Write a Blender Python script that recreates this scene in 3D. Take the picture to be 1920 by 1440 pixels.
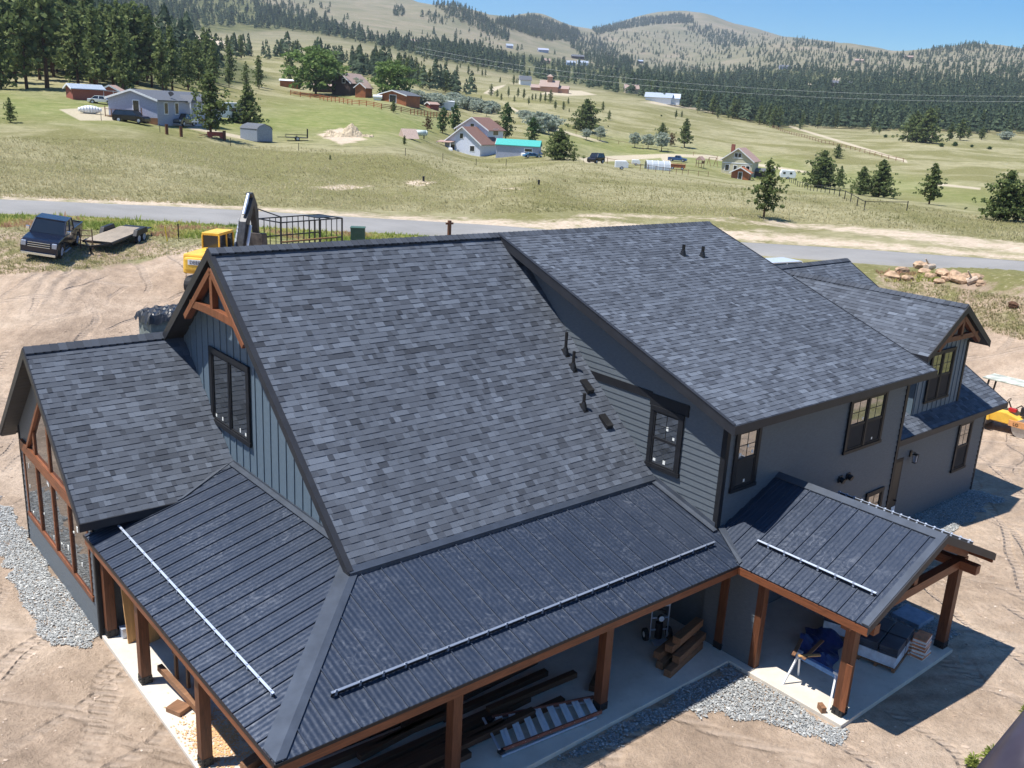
import bpy, bmesh, math, random
import numpy as np
from mathutils import Vector, Matrix
R_ = math.radians
random.seed(7)
rng = np.random.default_rng(7)
scene = bpy.context.scene
for o in list(bpy.data.objects): bpy.data.objects.remove(o)
col = scene.collection

# ---------------------------------------------------------------- camera
CAMP = np.array([-9.104, -22.363, 12.991])
YAW, PITCH, ROLL, FPX = R_(-40.684), R_(-16.462), R_(3.123), 1747.55
FW = np.array([math.cos(PITCH)*-math.sin(YAW), math.cos(PITCH)*math.cos(YAW), math.sin(PITCH)])
_r0 = np.array([math.cos(YAW), math.sin(YAW), 0.0]); _u0 = np.cross(_r0, FW)
RT = _r0*math.cos(ROLL)+_u0*math.sin(ROLL); UP = -_r0*math.sin(ROLL)+_u0*math.cos(ROLL)
cd = bpy.data.cameras.new('camera'); cam = bpy.data.objects.new('camera', cd); col.objects.link(cam)
cd.sensor_width = 36.0; cd.sensor_fit = 'HORIZONTAL'; cd.lens = FPX/1920*36.0
cd.clip_start = 0.05; cd.clip_end = 40000
cam.matrix_world = Matrix(((RT[0], UP[0], -FW[0], CAMP[0]), (RT[1], UP[1], -FW[1], CAMP[1]),
                           (RT[2], UP[2], -FW[2], CAMP[2]), (0, 0, 0, 1)))
scene.camera = cam
# ---------------------------------------------------------------- light
SUN = Vector((-0.385, 0.205, 1.0)).normalized()      # towards the sun
SEL = math.asin(SUN.z); SAZ = math.atan2(SUN.x, SUN.y)
world = bpy.data.worlds.new('World'); scene.world = world; world.use_nodes = True
wn = world.node_tree.nodes; wl = world.node_tree.links
sky = wn.new('ShaderNodeTexSky'); sky.sky_type = 'NISHITA'; sky.sun_disc = False
sky.sun_elevation = SEL; sky.sun_rotation = SAZ; sky.altitude = 1200; sky.dust_density = 0.2; sky.ozone_density = 4.0
bgn = wn['Background']; bgn.inputs['Strength'].default_value = 0.088
hs = wn.new('ShaderNodeHueSaturation'); hs.inputs['Saturation'].default_value = 1.65; hs.inputs['Value'].default_value = 1.15
wl.new(sky.outputs[0], hs.inputs['Color']); wl.new(hs.outputs[0], bgn.inputs[0])
sd = bpy.data.lights.new('sun', 'SUN'); so = bpy.data.objects.new('sun', sd); col.objects.link(so)
sd.energy = 5.0; sd.angle = R_(0.53); sd.color = (1.0, 0.955, 0.89)
so.rotation_euler = SUN.to_track_quat('Z', 'Y').to_euler(); so.location = (0, 0, 60)
scene.view_settings.view_transform = 'Standard'; scene.view_settings.look = 'None'
scene.view_settings.exposure = 0.68; scene.view_settings.gamma = 1.0
try: scene.view_settings.use_curve_mapping = False
except Exception: pass
scene.render.engine = 'CYCLES'
scene.cycles.max_bounces = 6; scene.cycles.diffuse_bounces = 3; scene.cycles.glossy_bounces = 3
scene.cycles.transparent_max_bounces = 4; scene.cycles.volume_bounces = 0

# ---------------------------------------------------------------- tags and builders
def tag(o, label=None, cat=None, group=None, kind=None):
    if label: o['label'] = label
    if cat: o['category'] = cat
    if group: o['group'] = group
    if kind: o['kind'] = kind
    return o
def empty(name, loc=(0, 0, 0), rz=0.0, label=None, cat=None, group=None, sc=1.0):
    o = bpy.data.objects.new(name, None); col.objects.link(o)
    o.location = loc; o.rotation_euler = (0, 0, rz); o.scale = (sc, sc, sc); o.empty_display_size = .2
    return tag(o, label, cat, group)
def copy_tree(o, parent=None):
    c = o.copy(); col.objects.link(c); c.parent = parent
    for ch in [x for x in o.children]: copy_tree(ch, c)
    return c
class MB:
    def __init__(s): s.v = []; s.f = []; s.m = []; s.t = []
    def add(s, vs, fs, m=0, tone=0.5):
        n = len(s.v); s.v += [tuple(map(float, p)) for p in vs]
        for f in fs: s.f.append([n+i for i in f]); s.m.append(m); s.t.append(tone)
        return s
    def quad(s, a, b, c, d, m=0, tone=.5): return s.add([a, b, c, d], [(0, 1, 2, 3)], m, tone)
    def box(s, x0, y0, z0, x1, y1, z1, m=0, tone=.5):
        vs = [(x0, y0, z0), (x1, y0, z0), (x1, y1, z0), (x0, y1, z0), (x0, y0, z1), (x1, y0, z1), (x1, y1, z1), (x0, y1, z1)]
        return s.add(vs, [(3, 2, 1, 0), (4, 5, 6, 7), (0, 1, 5, 4), (1, 2, 6, 5), (2, 3, 7, 6), (3, 0, 4, 7)], m, tone)
    def cbox(s, cx, cy, cz, sx, sy, sz, m=0, tone=.5, rz=0.0, M=None):
        M = M if M is not None else Matrix.Rotation(rz, 3, 'Z')
        vs = [Vector((cx, cy, cz)) + M @ Vector((dx*sx/2, dy*sy/2, dz*sz/2)) for dx, dy, dz in
              ((-1, -1, -1), (1, -1, -1), (1, 1, -1), (-1, 1, -1), (-1, -1, 1), (1, -1, 1), (1, 1, 1), (-1, 1, 1))]
        return s.add(vs, [(3, 2, 1, 0), (4, 5, 6, 7), (0, 1, 5, 4), (1, 2, 6, 5), (2, 3, 7, 6), (3, 0, 4, 7)], m, tone)
    def bar(s, a, b, w, h, m=0, tone=.5, up=(0, 0, 1)):          # rectangular bar from a to b
        a = Vector(a); b = Vector(b); d = (b-a).normalized(); u = Vector(up)
        x = d.cross(u)
        if x.length < 1e-4: x = d.cross(Vector((1, 0, 0)))
        x.normalize(); z = x.cross(d)
        vs = [p + x*(i*w/2) + z*(j*h/2) for p in (a, b) for i, j in ((-1, -1), (1, -1), (1, 1), (-1, 1))]
        return s.add(vs, [(0, 1, 2, 3), (7, 6, 5, 4), (0, 4, 5, 1), (1, 5, 6, 2), (2, 6, 7, 3), (3, 7, 4, 0)], m, tone)
    def tube(s, a, b, r, r2=None, n=10, m=0, tone=.5, cap=True):
        a = Vector(a); b = Vector(b); d = (b-a).normalized(); r2 = r if r2 is None else r2
        x = d.cross(Vector((0, 0, 1)))
        if x.length < 1e-3: x = Vector((1, 0, 0))
        x.normalize(); y = d.cross(x)
        vs = [p + (x*math.cos(2*math.pi*i/n)+y*math.sin(2*math.pi*i/n))*q for p, q in ((a, r), (b, r2)) for i in range(n)]
        fs = [(i, (i+1) % n, n+(i+1) % n, n+i) for i in range(n)]
        if cap: fs += [tuple(range(n))[::-1], tuple(range(n, 2*n))]
        return s.add(vs, fs, m, tone)
    def path(s, pts, r, n=6, m=0, tone=.5):
        for a, b in zip(pts, pts[1:]): s.tube(a, b, r, r, n, m, tone)
        return s
    def prism(s, poly, off, m=0, tone=.5):                       # 3-D polygon extruded by vector off
        off = Vector(off); P = [Vector(p) for p in poly]; n = len(P)
        vs = P + [p+off for p in P]
        return s.add(vs, [tuple(range(n)), tuple(range(n, 2*n))[::-1]] + [(i, n+i, n+(i+1) % n, (i+1) % n) for i in range(n)], m, tone)
    def build(s, name, mats, parent=None, bevel=0, smooth=False, fixn=True):
        me = bpy.data.meshes.new(name); me.from_pydata(s.v, [], s.f)
        if not isinstance(mats, (list, tuple)): mats = [mats]
        for mt in mats: me.materials.append(mt)
        me.polygons.foreach_set('material_index', s.m)
        a = me.attributes.new('tone', 'FLOAT', 'FACE'); a.data.foreach_set('value', s.t)
        if fixn:
            bm = bmesh.new(); bm.from_mesh(me); bmesh.ops.recalc_face_normals(bm, faces=bm.faces); bm.to_mesh(me); bm.free()
        if smooth: me.polygons.foreach_set('use_smooth', [True]*len(me.polygons))
        me.update()
        o = bpy.data.objects.new(name, me); col.objects.link(o); o.parent = parent
        if bevel:
            b = o.modifiers.new('bevel', 'BEVEL'); b.width = bevel; b.segments = 2; b.limit_method = 'ANGLE'
        return o
def npmesh(name, V, F, mats, parent=None, tone=None, smooth=False, attrs=None):
    me = bpy.data.meshes.new(name); F = np.asarray(F, dtype=np.int32); V = np.asarray(V, dtype=np.float32)
    me.vertices.add(len(V)); me.vertices.foreach_set('co', V.ravel())
    k = F.shape[1]; me.loops.add(F.size); me.loops.foreach_set('vertex_index', F.ravel())
    me.polygons.add(len(F)); me.polygons.foreach_set('loop_start', np.arange(0, F.size, k, dtype=np.int32))
    me.polygons.foreach_set('loop_total', np.full(len(F), k, dtype=np.int32))
    if not isinstance(mats, (list, tuple)): mats = [mats]
    for mt in mats: me.materials.append(mt)
    if tone is not None:
        a = me.attributes.new('tone', 'FLOAT', 'FACE'); a.data.foreach_set('value', np.asarray(tone, dtype=np.float32))
    for n, val in (attrs or {}).items():
        a = me.attributes.new(n, 'FLOAT', 'POINT'); a.data.foreach_set('value', np.asarray(val, dtype=np.float32))
    me.update(); me.validate()
    if smooth: me.polygons.foreach_set('use_smooth', np.ones(len(F), dtype=bool))
    o = bpy.data.objects.new(name, me); col.objects.link(o); o.parent = parent
    return o

# ---------------------------------------------------------------- materials
class NT:
    def __init__(s, name):
        s.mat = bpy.data.materials.new(name); s.mat.use_nodes = True
        s.n = s.mat.node_tree.nodes; s.l = s.mat.node_tree.links
        s.b = s.n['Principled BSDF']
    def new(s, t, **k):
        n = s.n.new('ShaderNode'+t)
        for a, v in k.items(): setattr(n, a, v)
        return n
    def noise(s, scale, detail=4, rough=.55, vec=None, dist=0.0):
        n = s.new('TexNoise'); n.inputs['Scale'].default_value = scale; n.inputs['Detail'].default_value = detail
        n.inputs['Roughness'].default_value = rough; n.inputs['Distortion'].default_value = dist
        if vec is not None: s.l.new(vec, n.inputs['Vector'])
        return n.outputs['Fac']
    def pos(s, sc=(1, 1, 1), obj=True):
        m = s.new('Mapping'); m.inputs['Scale'].default_value = sc
        if obj: s.l.new(s.new('TexCoord').outputs['Object'], m.inputs[0])
        else: s.l.new(s.new('NewGeometry').outputs['Position'], m.inputs[0])
        return m.outputs[0]
    def ramp(s, fac, stops):
        r = s.new('ValToRGB'); e = r.color_ramp.elements
        while len(e) < len(stops): e.new(.5)
        for i, (p, c) in enumerate(stops):
            e[i].position = p; e[i].color = (c[0], c[1], c[2], 1) if hasattr(c, '__len__') else (c, c, c, 1)
        s.l.new(fac, r.inputs[0]); return r.outputs[0]
    def mix(s, fac, a, b, mode='MIX'):
        m = s.new('MixRGB', blend_type=mode)
        for i, x in ((0, fac), (1, a), (2, b)):
            if isinstance(x, (int, float)): m.inputs[i].default_value = x if i == 0 else (x, x, x, 1)
            elif isinstance(x, tuple): m.inputs[i].default_value = (*x[:3], 1)
            else: s.l.new(x, m.inputs[i])
        return m.outputs[0]
    def math(s, op, a, b=None, c=None, clamp=False):
        m = s.new('Math', operation=op); m.use_clamp = clamp
        for i, x in enumerate((a, b, c)):
            if x is None: continue
            if isinstance(x, (int, float)): m.inputs[i].default_value = x
            else: s.l.new(x, m.inputs[i])
        return m.outputs[0]
    def attr(s, name):
        a = s.new('Attribute', attribute_name=name); return a.outputs['Fac']
    def base(s, c):
        if isinstance(c, tuple): s.b.inputs['Base Color'].default_value = (*c[:3], 1)
        else: s.l.new(c, s.b.inputs['Base Color'])
    def set(s, rough=None, metal=None, spec=None):
        if rough is not None:
            if isinstance(rough, (int, float)): s.b.inputs['Roughness'].default_value = rough
            else: s.l.new(rough, s.b.inputs['Roughness'])
        if metal is not None: s.b.inputs['Metallic'].default_value = metal
        if spec is not None: s.b.inputs['Specular IOR Level'].default_value = spec
    def bump(s, h, dist=.01, strength=1.0):
        b = s.new('Bump'); b.inputs['Strength'].default_value = strength; b.inputs['Distance'].default_value = dist
        s.l.new(h, b.inputs['Height']); s.l.new(b.outputs[0], s.b.inputs['Normal'])
MATS = {}
def plain(name, c, rough=.6, metal=0.0, var=.12, scale=6, spec=.5, bump=0.0, stretch=(1, 1, 1)):
    if name in MATS: return MATS[name]
    n = NT(name); v = n.pos(stretch)
    f = n.noise(scale, 5, .6, v)
    lo = tuple(x*(1-var*1.6) for x in c); hi = tuple(min(1, x*(1+var*1.6)) for x in c)
    n.base(n.ramp(f, [(.3, lo), (.7, hi)])); n.set(rough, metal, spec)
    if bump: n.bump(n.noise(scale*6, 3, .6, v), bump)
    MATS[name] = n.mat; return n.mat
def wood(name, c, rough=.55, dark=.45, scale=1.0, axis='z'):
    if name in MATS: return MATS[name]
    n = NT(name); sx = {'z': (14, 14, 1.2), 'x': (1.2, 14, 14), 'y': (14, 1.2, 14)}[axis]
    v = n.pos(tuple(k*scale for k in sx))
    f = n.noise(1.3, 6, .65, v, 1.2); g = n.noise(.6, 2, .5, n.pos((1, 1, 1)))
    c1 = n.ramp(f, [(.28, tuple(x*dark for x in c)), (.55, c), (.8, tuple(min(1, x*1.35) for x in c))])
    n.base(n.mix(.35, c1, n.ramp(g, [(.35, .35), (.65, 1.0)]), 'MULTIPLY')); n.set(rough, 0, .35); n.bump(f, .003)
    MATS[name] = n.mat; return n.mat

def m_shingle():
    n = NT('asphalt_shingle'); t = n.attr('tone'); v = n.pos((1, 1, 1), False)
    c = n.ramp(t, [(0, (.038, .044, .056)), (.3, (.063, .073, .092)), (.55, (.088, .102, .127)), (.8, (.115, .134, .166)), (1, (.140, .163, .200))])
    g = n.noise(260, 2, .7, v); c = n.mix(.75, c, n.ramp(g, [(.3, .62), (.72, 1.35)]), 'MULTIPLY')
    w = n.noise(.35, 4, .6, v); c = n.mix(.5, c, n.ramp(w, [(.35, .82), (.65, 1.15)]), 'MULTIPLY')
    
    n.base(c); n.set(.85, 0, .25); n.bump(g, .004, .6); return n.mat
def m_metal(dust=.34):
    n = NT('standing_seam_metal'); v = n.pos((1, 1, 1), False)
    base = n.mix(n.noise(1.4, 4, .6, v), (.024, .035, .058), (.040, .054, .084))
    d1 = n.noise(4.2, 8, .74, v, 2.2); d2 = n.noise(.8, 3, .6, v)
    dm = n.math('MULTIPLY', n.ramp(d1, [(.50, 0.0), (.74, 1.0)]), n.ramp(d2, [(.40, 0.05), (.60, 1.0)]))
    n.base(n.mix(n.math('MULTIPLY', dm, dust), base, (.30, .325, .37)))
    n.set(n.ramp(d1, [(.35, .36), (.7, .55)]), .35, .55); n.bump(n.noise(9, 2, .5, v), .002, .5); return n.mat
def m_glass(name='window_glass', c=(.012, .016, .02), rough=.03):
    n = NT(name); v = n.pos((1, 1, 1), False)
    n.base(c); n.set(rough, 0, 1.0); n.b.inputs['IOR'].default_value = 2.6
    n.bump(n.noise(1.3, 2, .5, v), .012, .35); return n.mat
M = {}
M['shingle'] = m_shingle(); M['metal'] = m_metal(); M['glass'] = m_glass()
M['glass_far'] = m_glass('dark_window_glass', (.010, .014, .020), .12); M['glass_far'].node_tree.nodes['Principled BSDF'].inputs['IOR'].default_value = 1.45
M['trim'] = plain('dark_bronze_trim', (.016, .017, .020), .5, .0, .12, 3, .25)
M['fascia'] = plain('dark_fascia_metal', (.030, .032, .038), .5, .1, .10, 2, .3)
M['flash'] = plain('flashing_metal', (.085, .10, .125), .38, .45, .12, 2)
M['siding'] = plain('blue_grey_lap_siding', (.104, .122, .138), .55, 0, .08, 8, .4, .002, (1, 1, 4))
M['batten'] = plain('blue_grey_board_siding', (.115, .160, .200), .55, 0, .08, 8, .4, .002, (4, 4, 1))
M['beam'] = wood('stained_timber', (.235, .085, .038), .5, .5)
M['post'] = wood('stained_timber_post', (.15, .058, .028), .5, .5)
M['beamdark'] = wood('dark_stained_timber', (.17, .062, .03), .5, .5)
M['beamx'] = wood('stained_timber_beam', (.21, .075, .033), .5, .5, 1, 'x')
M['beamy'] = wood('stained_timber_beam_y', (.23, .082, .036), .5, .5, 1, 'y')
M['fresh'] = wood('fresh_pine_wood', (.62, .36, .15), .6, .7)
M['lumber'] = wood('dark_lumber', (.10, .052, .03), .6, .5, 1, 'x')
M['lumberlite'] = wood('brown_lumber', (.27, .14, .075), .6, .55, 1, 'x')
M['alu'] = plain('aluminium', (.50, .56, .66), .35, .35, .06, 5)
M['rail'] = plain('blue_grey_rail_metal', (.26, .30, .37), .35, .4, .06, 5)
M['screen'] = plain('insect_screen', (.045, .043, .042), .8, 0, .05, 3, .1)
M['black'] = plain('black_plastic', (.012, .012, .013), .45, 0, .1, 5)
M['sticker'] = plain('white_sticker', (.8, .82, .78), .6)
M['soffit'] = plain('dark_soffit', (.035, .034, .034), .6, 0, .1, 3)
M['white'] = plain('white_paint', (.78, .80, .82), .45, 0, .05, 3)
M['rubber'] = plain('tyre_rubber', (.018, .018, .02), .8, 0, .15, 8)
M['chrome'] = plain('chrome', (.75, .78, .82), .15, .95, .03, 3)
M['steel'] = plain('dark_painted_steel', (.022, .023, .026), .5, .3, .15, 6)
def m_concrete():
    n = NT('concrete'); v = n.pos((1, 1, 1), False)
    c = n.ramp(n.noise(.9, 6, .65, v), [(.3, (.50, .455, .385)), (.7, (.66, .61, .53))])
    c = n.mix(n.ramp(n.noise(3.5, 5, .7, v), [(.58, 0.0), (.75, .45)]), c, (.34, .27, .2))
    n.base(c); n.set(.85, 0, .25); n.bump(n.noise(60, 3, .6, v), .002); return n.mat
M['concrete'] = m_concrete()
def m_asphalt():
    n = NT('road_asphalt'); v = n.pos((1, 1, 1), False)
    c = n.ramp(n.noise(.22, 4, .6, v), [(.3, (.215, .21, .20)), (.7, (.28, .272, .26))])
    c = n.mix(.5, c, n.ramp(n.noise(90, 2, .6, v), [(.3, .8), (.7, 1.15)]), 'MULTIPLY')
    n.base(c); n.set(.85, 0, .3); return n.mat
M['asphalt'] = m_asphalt()
def m_tone(name, stops, rough=.85, spec=.2, transl=0.0):
    n = NT(name); n.base(n.ramp(n.attr('tone'), stops)); n.set(rough, 0, spec)
    if transl:
        tb = n.new('BsdfTranslucent'); mx = n.new('MixShader'); mx.inputs[0].default_value = transl
        n.l.new(n.b.inputs['Base Color'].links[0].from_socket, tb.inputs[0]); n.l.new(n.b.outputs[0], mx.inputs[1]); n.l.new(tb.outputs[0], mx.inputs[2]); n.l.new(mx.outputs[0], n.n['Material Output'].inputs[0])
    return n.mat
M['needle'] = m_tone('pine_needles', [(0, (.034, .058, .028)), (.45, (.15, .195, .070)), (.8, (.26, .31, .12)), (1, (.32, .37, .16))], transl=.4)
M['needlefar'] = m_tone('distant_pine_needles', [(0, (.034, .060, .038)), (.5, (.090, .130, .075)), (1, (.17, .22, .11))], transl=.35)
M['leafgreen'] = m_tone('cottonwood_leaves', [(0, (.07, .12, .03)), (.5, (.17, .26, .075)), (1, (.34, .43, .17))], transl=.45)
M['leafdark'] = m_tone('dark_green_leaves', [(0, (.03, .065, .02)), (.5, (.075, .14, .045)), (1, (.17, .26, .10))], transl=.4)
M['leafred'] = m_tone('reddish_leaves', [(0, (.05, .025, .012)), (.5, (.11, .06, .028)), (1, (.16, .12, .05))])
M['leafsilver'] = m_tone('silver_olive_leaves', [(0, (.20, .24, .18)), (.5, (.42, .47, .38)), (1, (.66, .70, .60))], transl=.35)
M['bark'] = plain('pine_bark', (.10, .055, .035), .9, 0, .3, 8, .1, .01, (1, 1, .3))
M['gravel'] = m_tone('crushed_gravel', [(0, (.13, .14, .145)), (.5, (.29, .30, .295)), (1, (.58, .58, .55))], .85, .3)
M['pebble'] = m_tone('dirt_pebbles', [(0, (.26, .19, .14)), (.5, (.42, .32, .24)), (1, (.68, .58, .48))], .9, .2)
M['grass'] = m_tone('dry_grass', [(0, (.22, .23, .085)), (.5, (.42, .38, .20)), (1, (.62, .55, .34))], .9, .1, .4)
M['weed'] = m_tone('green_roadside_weeds', [(0, (.14, .20, .045)), (.5, (.28, .34, .085)), (.8, (.46, .44, .14)), (1, (.46, .27, .18))], .9, .1, .4)

# ---------------------------------------------------------------- terrain heights
def rays(u, v):
    u = np.asarray(u, float)[..., None]; v = np.asarray(v, float)[..., None]
    return FW + RT*(u-960)/FPX + UP*(720-v)/FPX
H0 = -0.5
ctrl = []   # (azimuth from heading, ln r, tan elevation)
HD = math.atan2(FW[0], FW[1])
def cpix(u, v, r):
    d = rays(u, v); h = math.hypot(d[0], d[1]); ctrl.append(((math.atan2(d[0], d[1])-HD), math.log(r), d[2]/h))
def cxyz(x, y, z):
    dx, dy = x-CAMP[0], y-CAMP[1]; r = math.hypot(dx, dy); a = math.atan2(dx, dy)-HD
    a = (a+math.pi) % (2*math.pi)-math.pi
    if abs(a) < 1.0: ctrl.append((a, math.log(r), (z-CAMP[2])/r))
for x, y, z in ((-12, -10, H0), (-12, 8, H0), (0, 12, H0), (10, 12, H0), (20, 10, H0), (30, 6, H0), (36, -5, H0), (30, -16, H0), (15, -20, H0),
                (0, -18, H0), (20, -30, H0), (40, -15, H0), (-3, 24, .1), (9, 21, .3), (20, 20, .3), (38, 2, .2), (5, -8, H0), (-8, -2, H0), (48, -12, .6), (32, 12, .2)): cxyz(x, y, z)
CP = {
 -220: ((400, 72), (372, 84), (300, 105), (245, 135), (190, 175), (130, 240), (70, 340), (0, 600), (-120, 1200), (-300, 2500)),
 0: ((397, 75), (374, 84), (300, 104), (240, 135), (182, 172), (130, 230), (70, 330), (0, 600), (-100, 1200), (-260, 2500)),
 60: ((487, 57),),
 180: ((475, 60),),
 240: ((410, 75), (388, 84), (300, 110), (225, 150), (178, 190), (130, 265), (88, 400), (35, 900), (-60, 1800), (-160, 3000)),
 350: ((530, 54),),
 400: ((416, 74), (393, 83), (300, 120), (258, 145)),
 480: ((468, 59), (425, 73), (400, 83), (330, 110), (266, 150), (213, 205), (160, 300), (128, 420), (100, 620), (68, 1000), (20, 1500), (-70, 2600)),
 600: ((400, 83), (330, 112), (268, 150), (200, 250), (160, 350), (118, 520), (88, 800), (45, 1300), (-20, 2200), (-60, 3000)),
 700: ((432, 73), (410, 82), (350, 110)),
 740: ((300, 130), (246, 180), (192, 280), (165, 360), (132, 540), (100, 850), (70, 1200), (15, 1900), (-12, 2500)),
 890: ((450, 72), (424, 81), (360, 110), (290, 197), (250, 250), (213, 340), (172, 500), (125, 850), (95, 1100), (60, 1600), (22, 2100)),
 1000: ((455, 72), (430, 81), (350, 110), (300, 172), (270, 215), (228, 330), (182, 480), (150, 760), (130, 1050), (100, 1400), (75, 1900), (60, 2300), (30, 2900)),
 1100: ((440, 79), (360, 112), (306, 150), (292, 240), (247, 325), (200, 450), (176, 600), (150, 900), (125, 1300), (100, 1800), (70, 2600), (52, 3300)),
 1200: ((440, 82), (370, 110), (325, 150), (303, 265), (252, 350), (206, 470), (188, 560), (165, 800), (140, 1100), (120, 1600), (90, 2500), (34, 3700)),
 1300: ((448, 81), (380, 110), (337, 150), (310, 265), (262, 350), (225, 480), (200, 640), (172, 900), (145, 1300), (125, 1800), (90, 2700), (29, 3800)),
 1400: ((475, 72), (455, 80), (400, 100), (349, 150), (333, 265), (282, 340), (245, 460), (217, 600), (180, 900), (152, 1200), (130, 1500), (110, 1900), (54, 3700)),
 1500: ((420, 98), (357, 148), (342, 230), (270, 385), (246, 520), (216, 700), (180, 900), (150, 1200), (124, 1600), (104, 2000), (74, 3600)),
 1640: ((493, 70), (470, 78), (420, 98), (374, 142), (362, 220), (300, 340), (252, 520), (222, 700), (188, 900), (150, 1200), (122, 1600), (103, 2000), (98, 3400)),
 1740: ((430, 98), (388, 135), (375, 200), (310, 330), (268, 430), (240, 600), (200, 850), (150, 1200), (120, 1600), (104, 2000), (96, 2600)),
 1830: ((440, 98), (402, 128), (385, 180), (340, 265), (290, 390), (252, 560), (205, 850), (150, 1200), (118, 1600), (80, 2500)),
 1920: ((514, 68), (490, 76), (445, 98), (415, 122), (400, 170), (355, 255), (300, 380), (258, 560), (210, 850), (150, 1200), (112, 1700), (95, 2500)),
 2160: ((525, 66), (500, 74), (455, 95), (425, 118), (370, 250), (310, 380), (265, 560), (215, 850), (150, 1300), (115, 2000), (100, 2600))}
for u, L in CP.items():
    for v, r in L: cpix(u, v, r)
    if L[-1][1] > 1000:
        v, r = L[-1]; cpix(u, v+28, r*1.35); cpix(u, v+60, r*2.3)
CT = np.array(ctrl); AS = 4.0
KX = np.stack([CT[:, 0]*AS, CT[:, 1]], 1)
def kern(d): return np.sqrt(d*d+.02)
_D = np.sqrt(((KX[:, None]-KX[None])**2).sum(-1))
_n = len(KX); _A = np.zeros((_n+3, _n+3)); _A[:_n, :_n] = kern(_D) - 1e-3*np.eye(_n)
_A[:_n, _n] = 1; _A[:_n, _n+1:] = KX; _A[_n:, :_n] = _A[:_n, _n:].T
_W = np.linalg.solve(_A, np.concatenate([CT[:, 2], np.zeros(3)]))
def vnoise(x, y, seed=0):
    xi = np.floor(x).astype(int); yi = np.floor(y).astype(int); fx = x-xi; fy = y-yi
    def h(a, b):
        n = (a*374761393+b*668265263+seed*1442695041) & 0x7fffffff; n = (n ^ (n >> 13))*1274126177 & 0x7fffffff
        return (n & 0xffff)/65535.0
    fx = fx*fx*(3-2*fx); fy = fy*fy*(3-2*fy)
    return (h(xi, yi)*(1-fx)+h(xi+1, yi)*fx)*(1-fy)+(h(xi, yi+1)*(1-fx)+h(xi+1, yi+1)*fx)*fy
AMAX = .68
def hexact(x, y):
    dx, dy = x-CAMP[0], y-CAMP[1]; r = np.maximum(np.hypot(dx, dy), 1.0)
    a = np.arctan2(dx, dy)-HD; a = (a+np.pi) % (2*np.pi)-np.pi
    ac = np.clip(a, -AMAX, AMAX); q = np.stack([ac*AS, np.log(r)], -1)
    out = np.empty(len(q))
    for i in range(0, len(q), 40000):
        s = q[i:i+40000]; D = np.sqrt(((s[:, None]-KX[None])**2).sum(-1))
        out[i:i+40000] = kern(D)@_W[:_n]+_W[_n]+s@_W[_n+1:]
    z = CAMP[2]+out*r
    nz = (vnoise(x/38, y/38, 1)-.5)*1.0+(vnoise(x/11, y/11, 2)-.5)*.28
    rough = (vnoise(x/260, y/260, 3)-.5)*26+(vnoise(x/90, y/90, 4)-.5)*9
    z = z+nz*np.clip((r-95)/80, 0, 1)+rough*np.clip((r-900)/1200, 0, 1)
    # level building pad
    ddx = np.maximum(np.maximum(-7-x, x-32), 0); ddy = np.maximum(np.maximum(-17-y, y-11), 0)
    w = np.clip(np.hypot(ddx, ddy)/13, 0, 1); w = w*w*(3-2*w)
    w = np.where((r < 24), 0, w) if np.ndim(w) else w
    w = np.where(np.abs(a) > 1.1, np.clip((r-60)/300, 0, 1)*w, w)
    pad = H0+(vnoise(x/2.6, y/2.6, 5)-.5)*.10*np.clip(np.hypot(ddx+3, ddy)/6, .25, 1)
    return pad*(1-w)+z*w
# polar grid
azs = np.concatenate([np.linspace(-math.pi, -.62, 60)[:-1], np.linspace(-.62, .62, 720), np.linspace(.62, math.pi, 60)[1:]])
rs = np.concatenate([[.5, 4, 8], np.exp(np.linspace(math.log(11), math.log(4650), 400))])
NA, NR = len(azs), len(rs)
GA, GR = np.meshgrid(azs, rs, indexing='ij')
GX = CAMP[0]+GR*np.sin(GA+HD); GY = CAMP[1]+GR*np.cos(GA+HD)
GZ = hexact(GX.ravel(), GY.ravel()).reshape(NA, NR)
GZ[:, -1] -= 60
LR = np.log(rs)
def hz(x, y):
    x = np.atleast_1d(np.asarray(x, float)); y = np.atleast_1d(np.asarray(y, float))
    dx, dy = x-CAMP[0], y-CAMP[1]; r = np.hypot(dx, dy); a = np.arctan2(dx, dy)-HD; a = (a+np.pi) % (2*np.pi)-np.pi
    ia = np.clip(np.searchsorted(azs, a)-1, 0, NA-2); ir = np.clip(np.searchsorted(rs, r)-1, 0, NR-2)
    fa = np.clip((a-azs[ia])/(azs[ia+1]-azs[ia]), 0, 1); fr = np.clip((r-rs[ir])/(rs[ir+1]-rs[ir]), 0, 1)
    return (GZ[ia, ir]*(1-fr)+GZ[ia, ir+1]*fr)*(1-fa)+(GZ[ia+1, ir]*(1-fr)+GZ[ia+1, ir+1]*fr)*fa
def ground(u, v):
    """first point of the terrain met by the sight line through a spot of the photograph"""
    u = np.atleast_1d(np.asarray(u, float)); v = np.atleast_1d(np.asarray(v, float))
    d = rays(u, v); h = np.hypot(d[:, 0], d[:, 1]); a = np.arctan2(d[:, 0], d[:, 1])-HD; te = d[:, 2]/h
    ia = np.clip(np.searchsorted(azs, a)-1, 0, NA-2)
    prof = (GZ[ia]-CAMP[2])/rs[None]; hit = prof >= te[:, None]; hit[:, :20] = False
    k = np.argmax(hit, 1); ok = hit.any(1)
    k = np.where(ok, k, NR-2); k = np.maximum(k, 1)
    ii = np.arange(len(u)); p0, p1 = prof[ii, k-1], prof[ii, k]
    t = np.clip((te-p0)/np.where(np.abs(p1-p0) < 1e-9, 1, p1-p0), 0, 1); r = rs[k-1]*(1-t)+rs[k]*t
    x = CAMP[0]+d[:, 0]/h*r; y = CAMP[1]+d[:, 1]/h*r
    return np.stack([x, y, hz(x, y)], 1), r, ok
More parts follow.
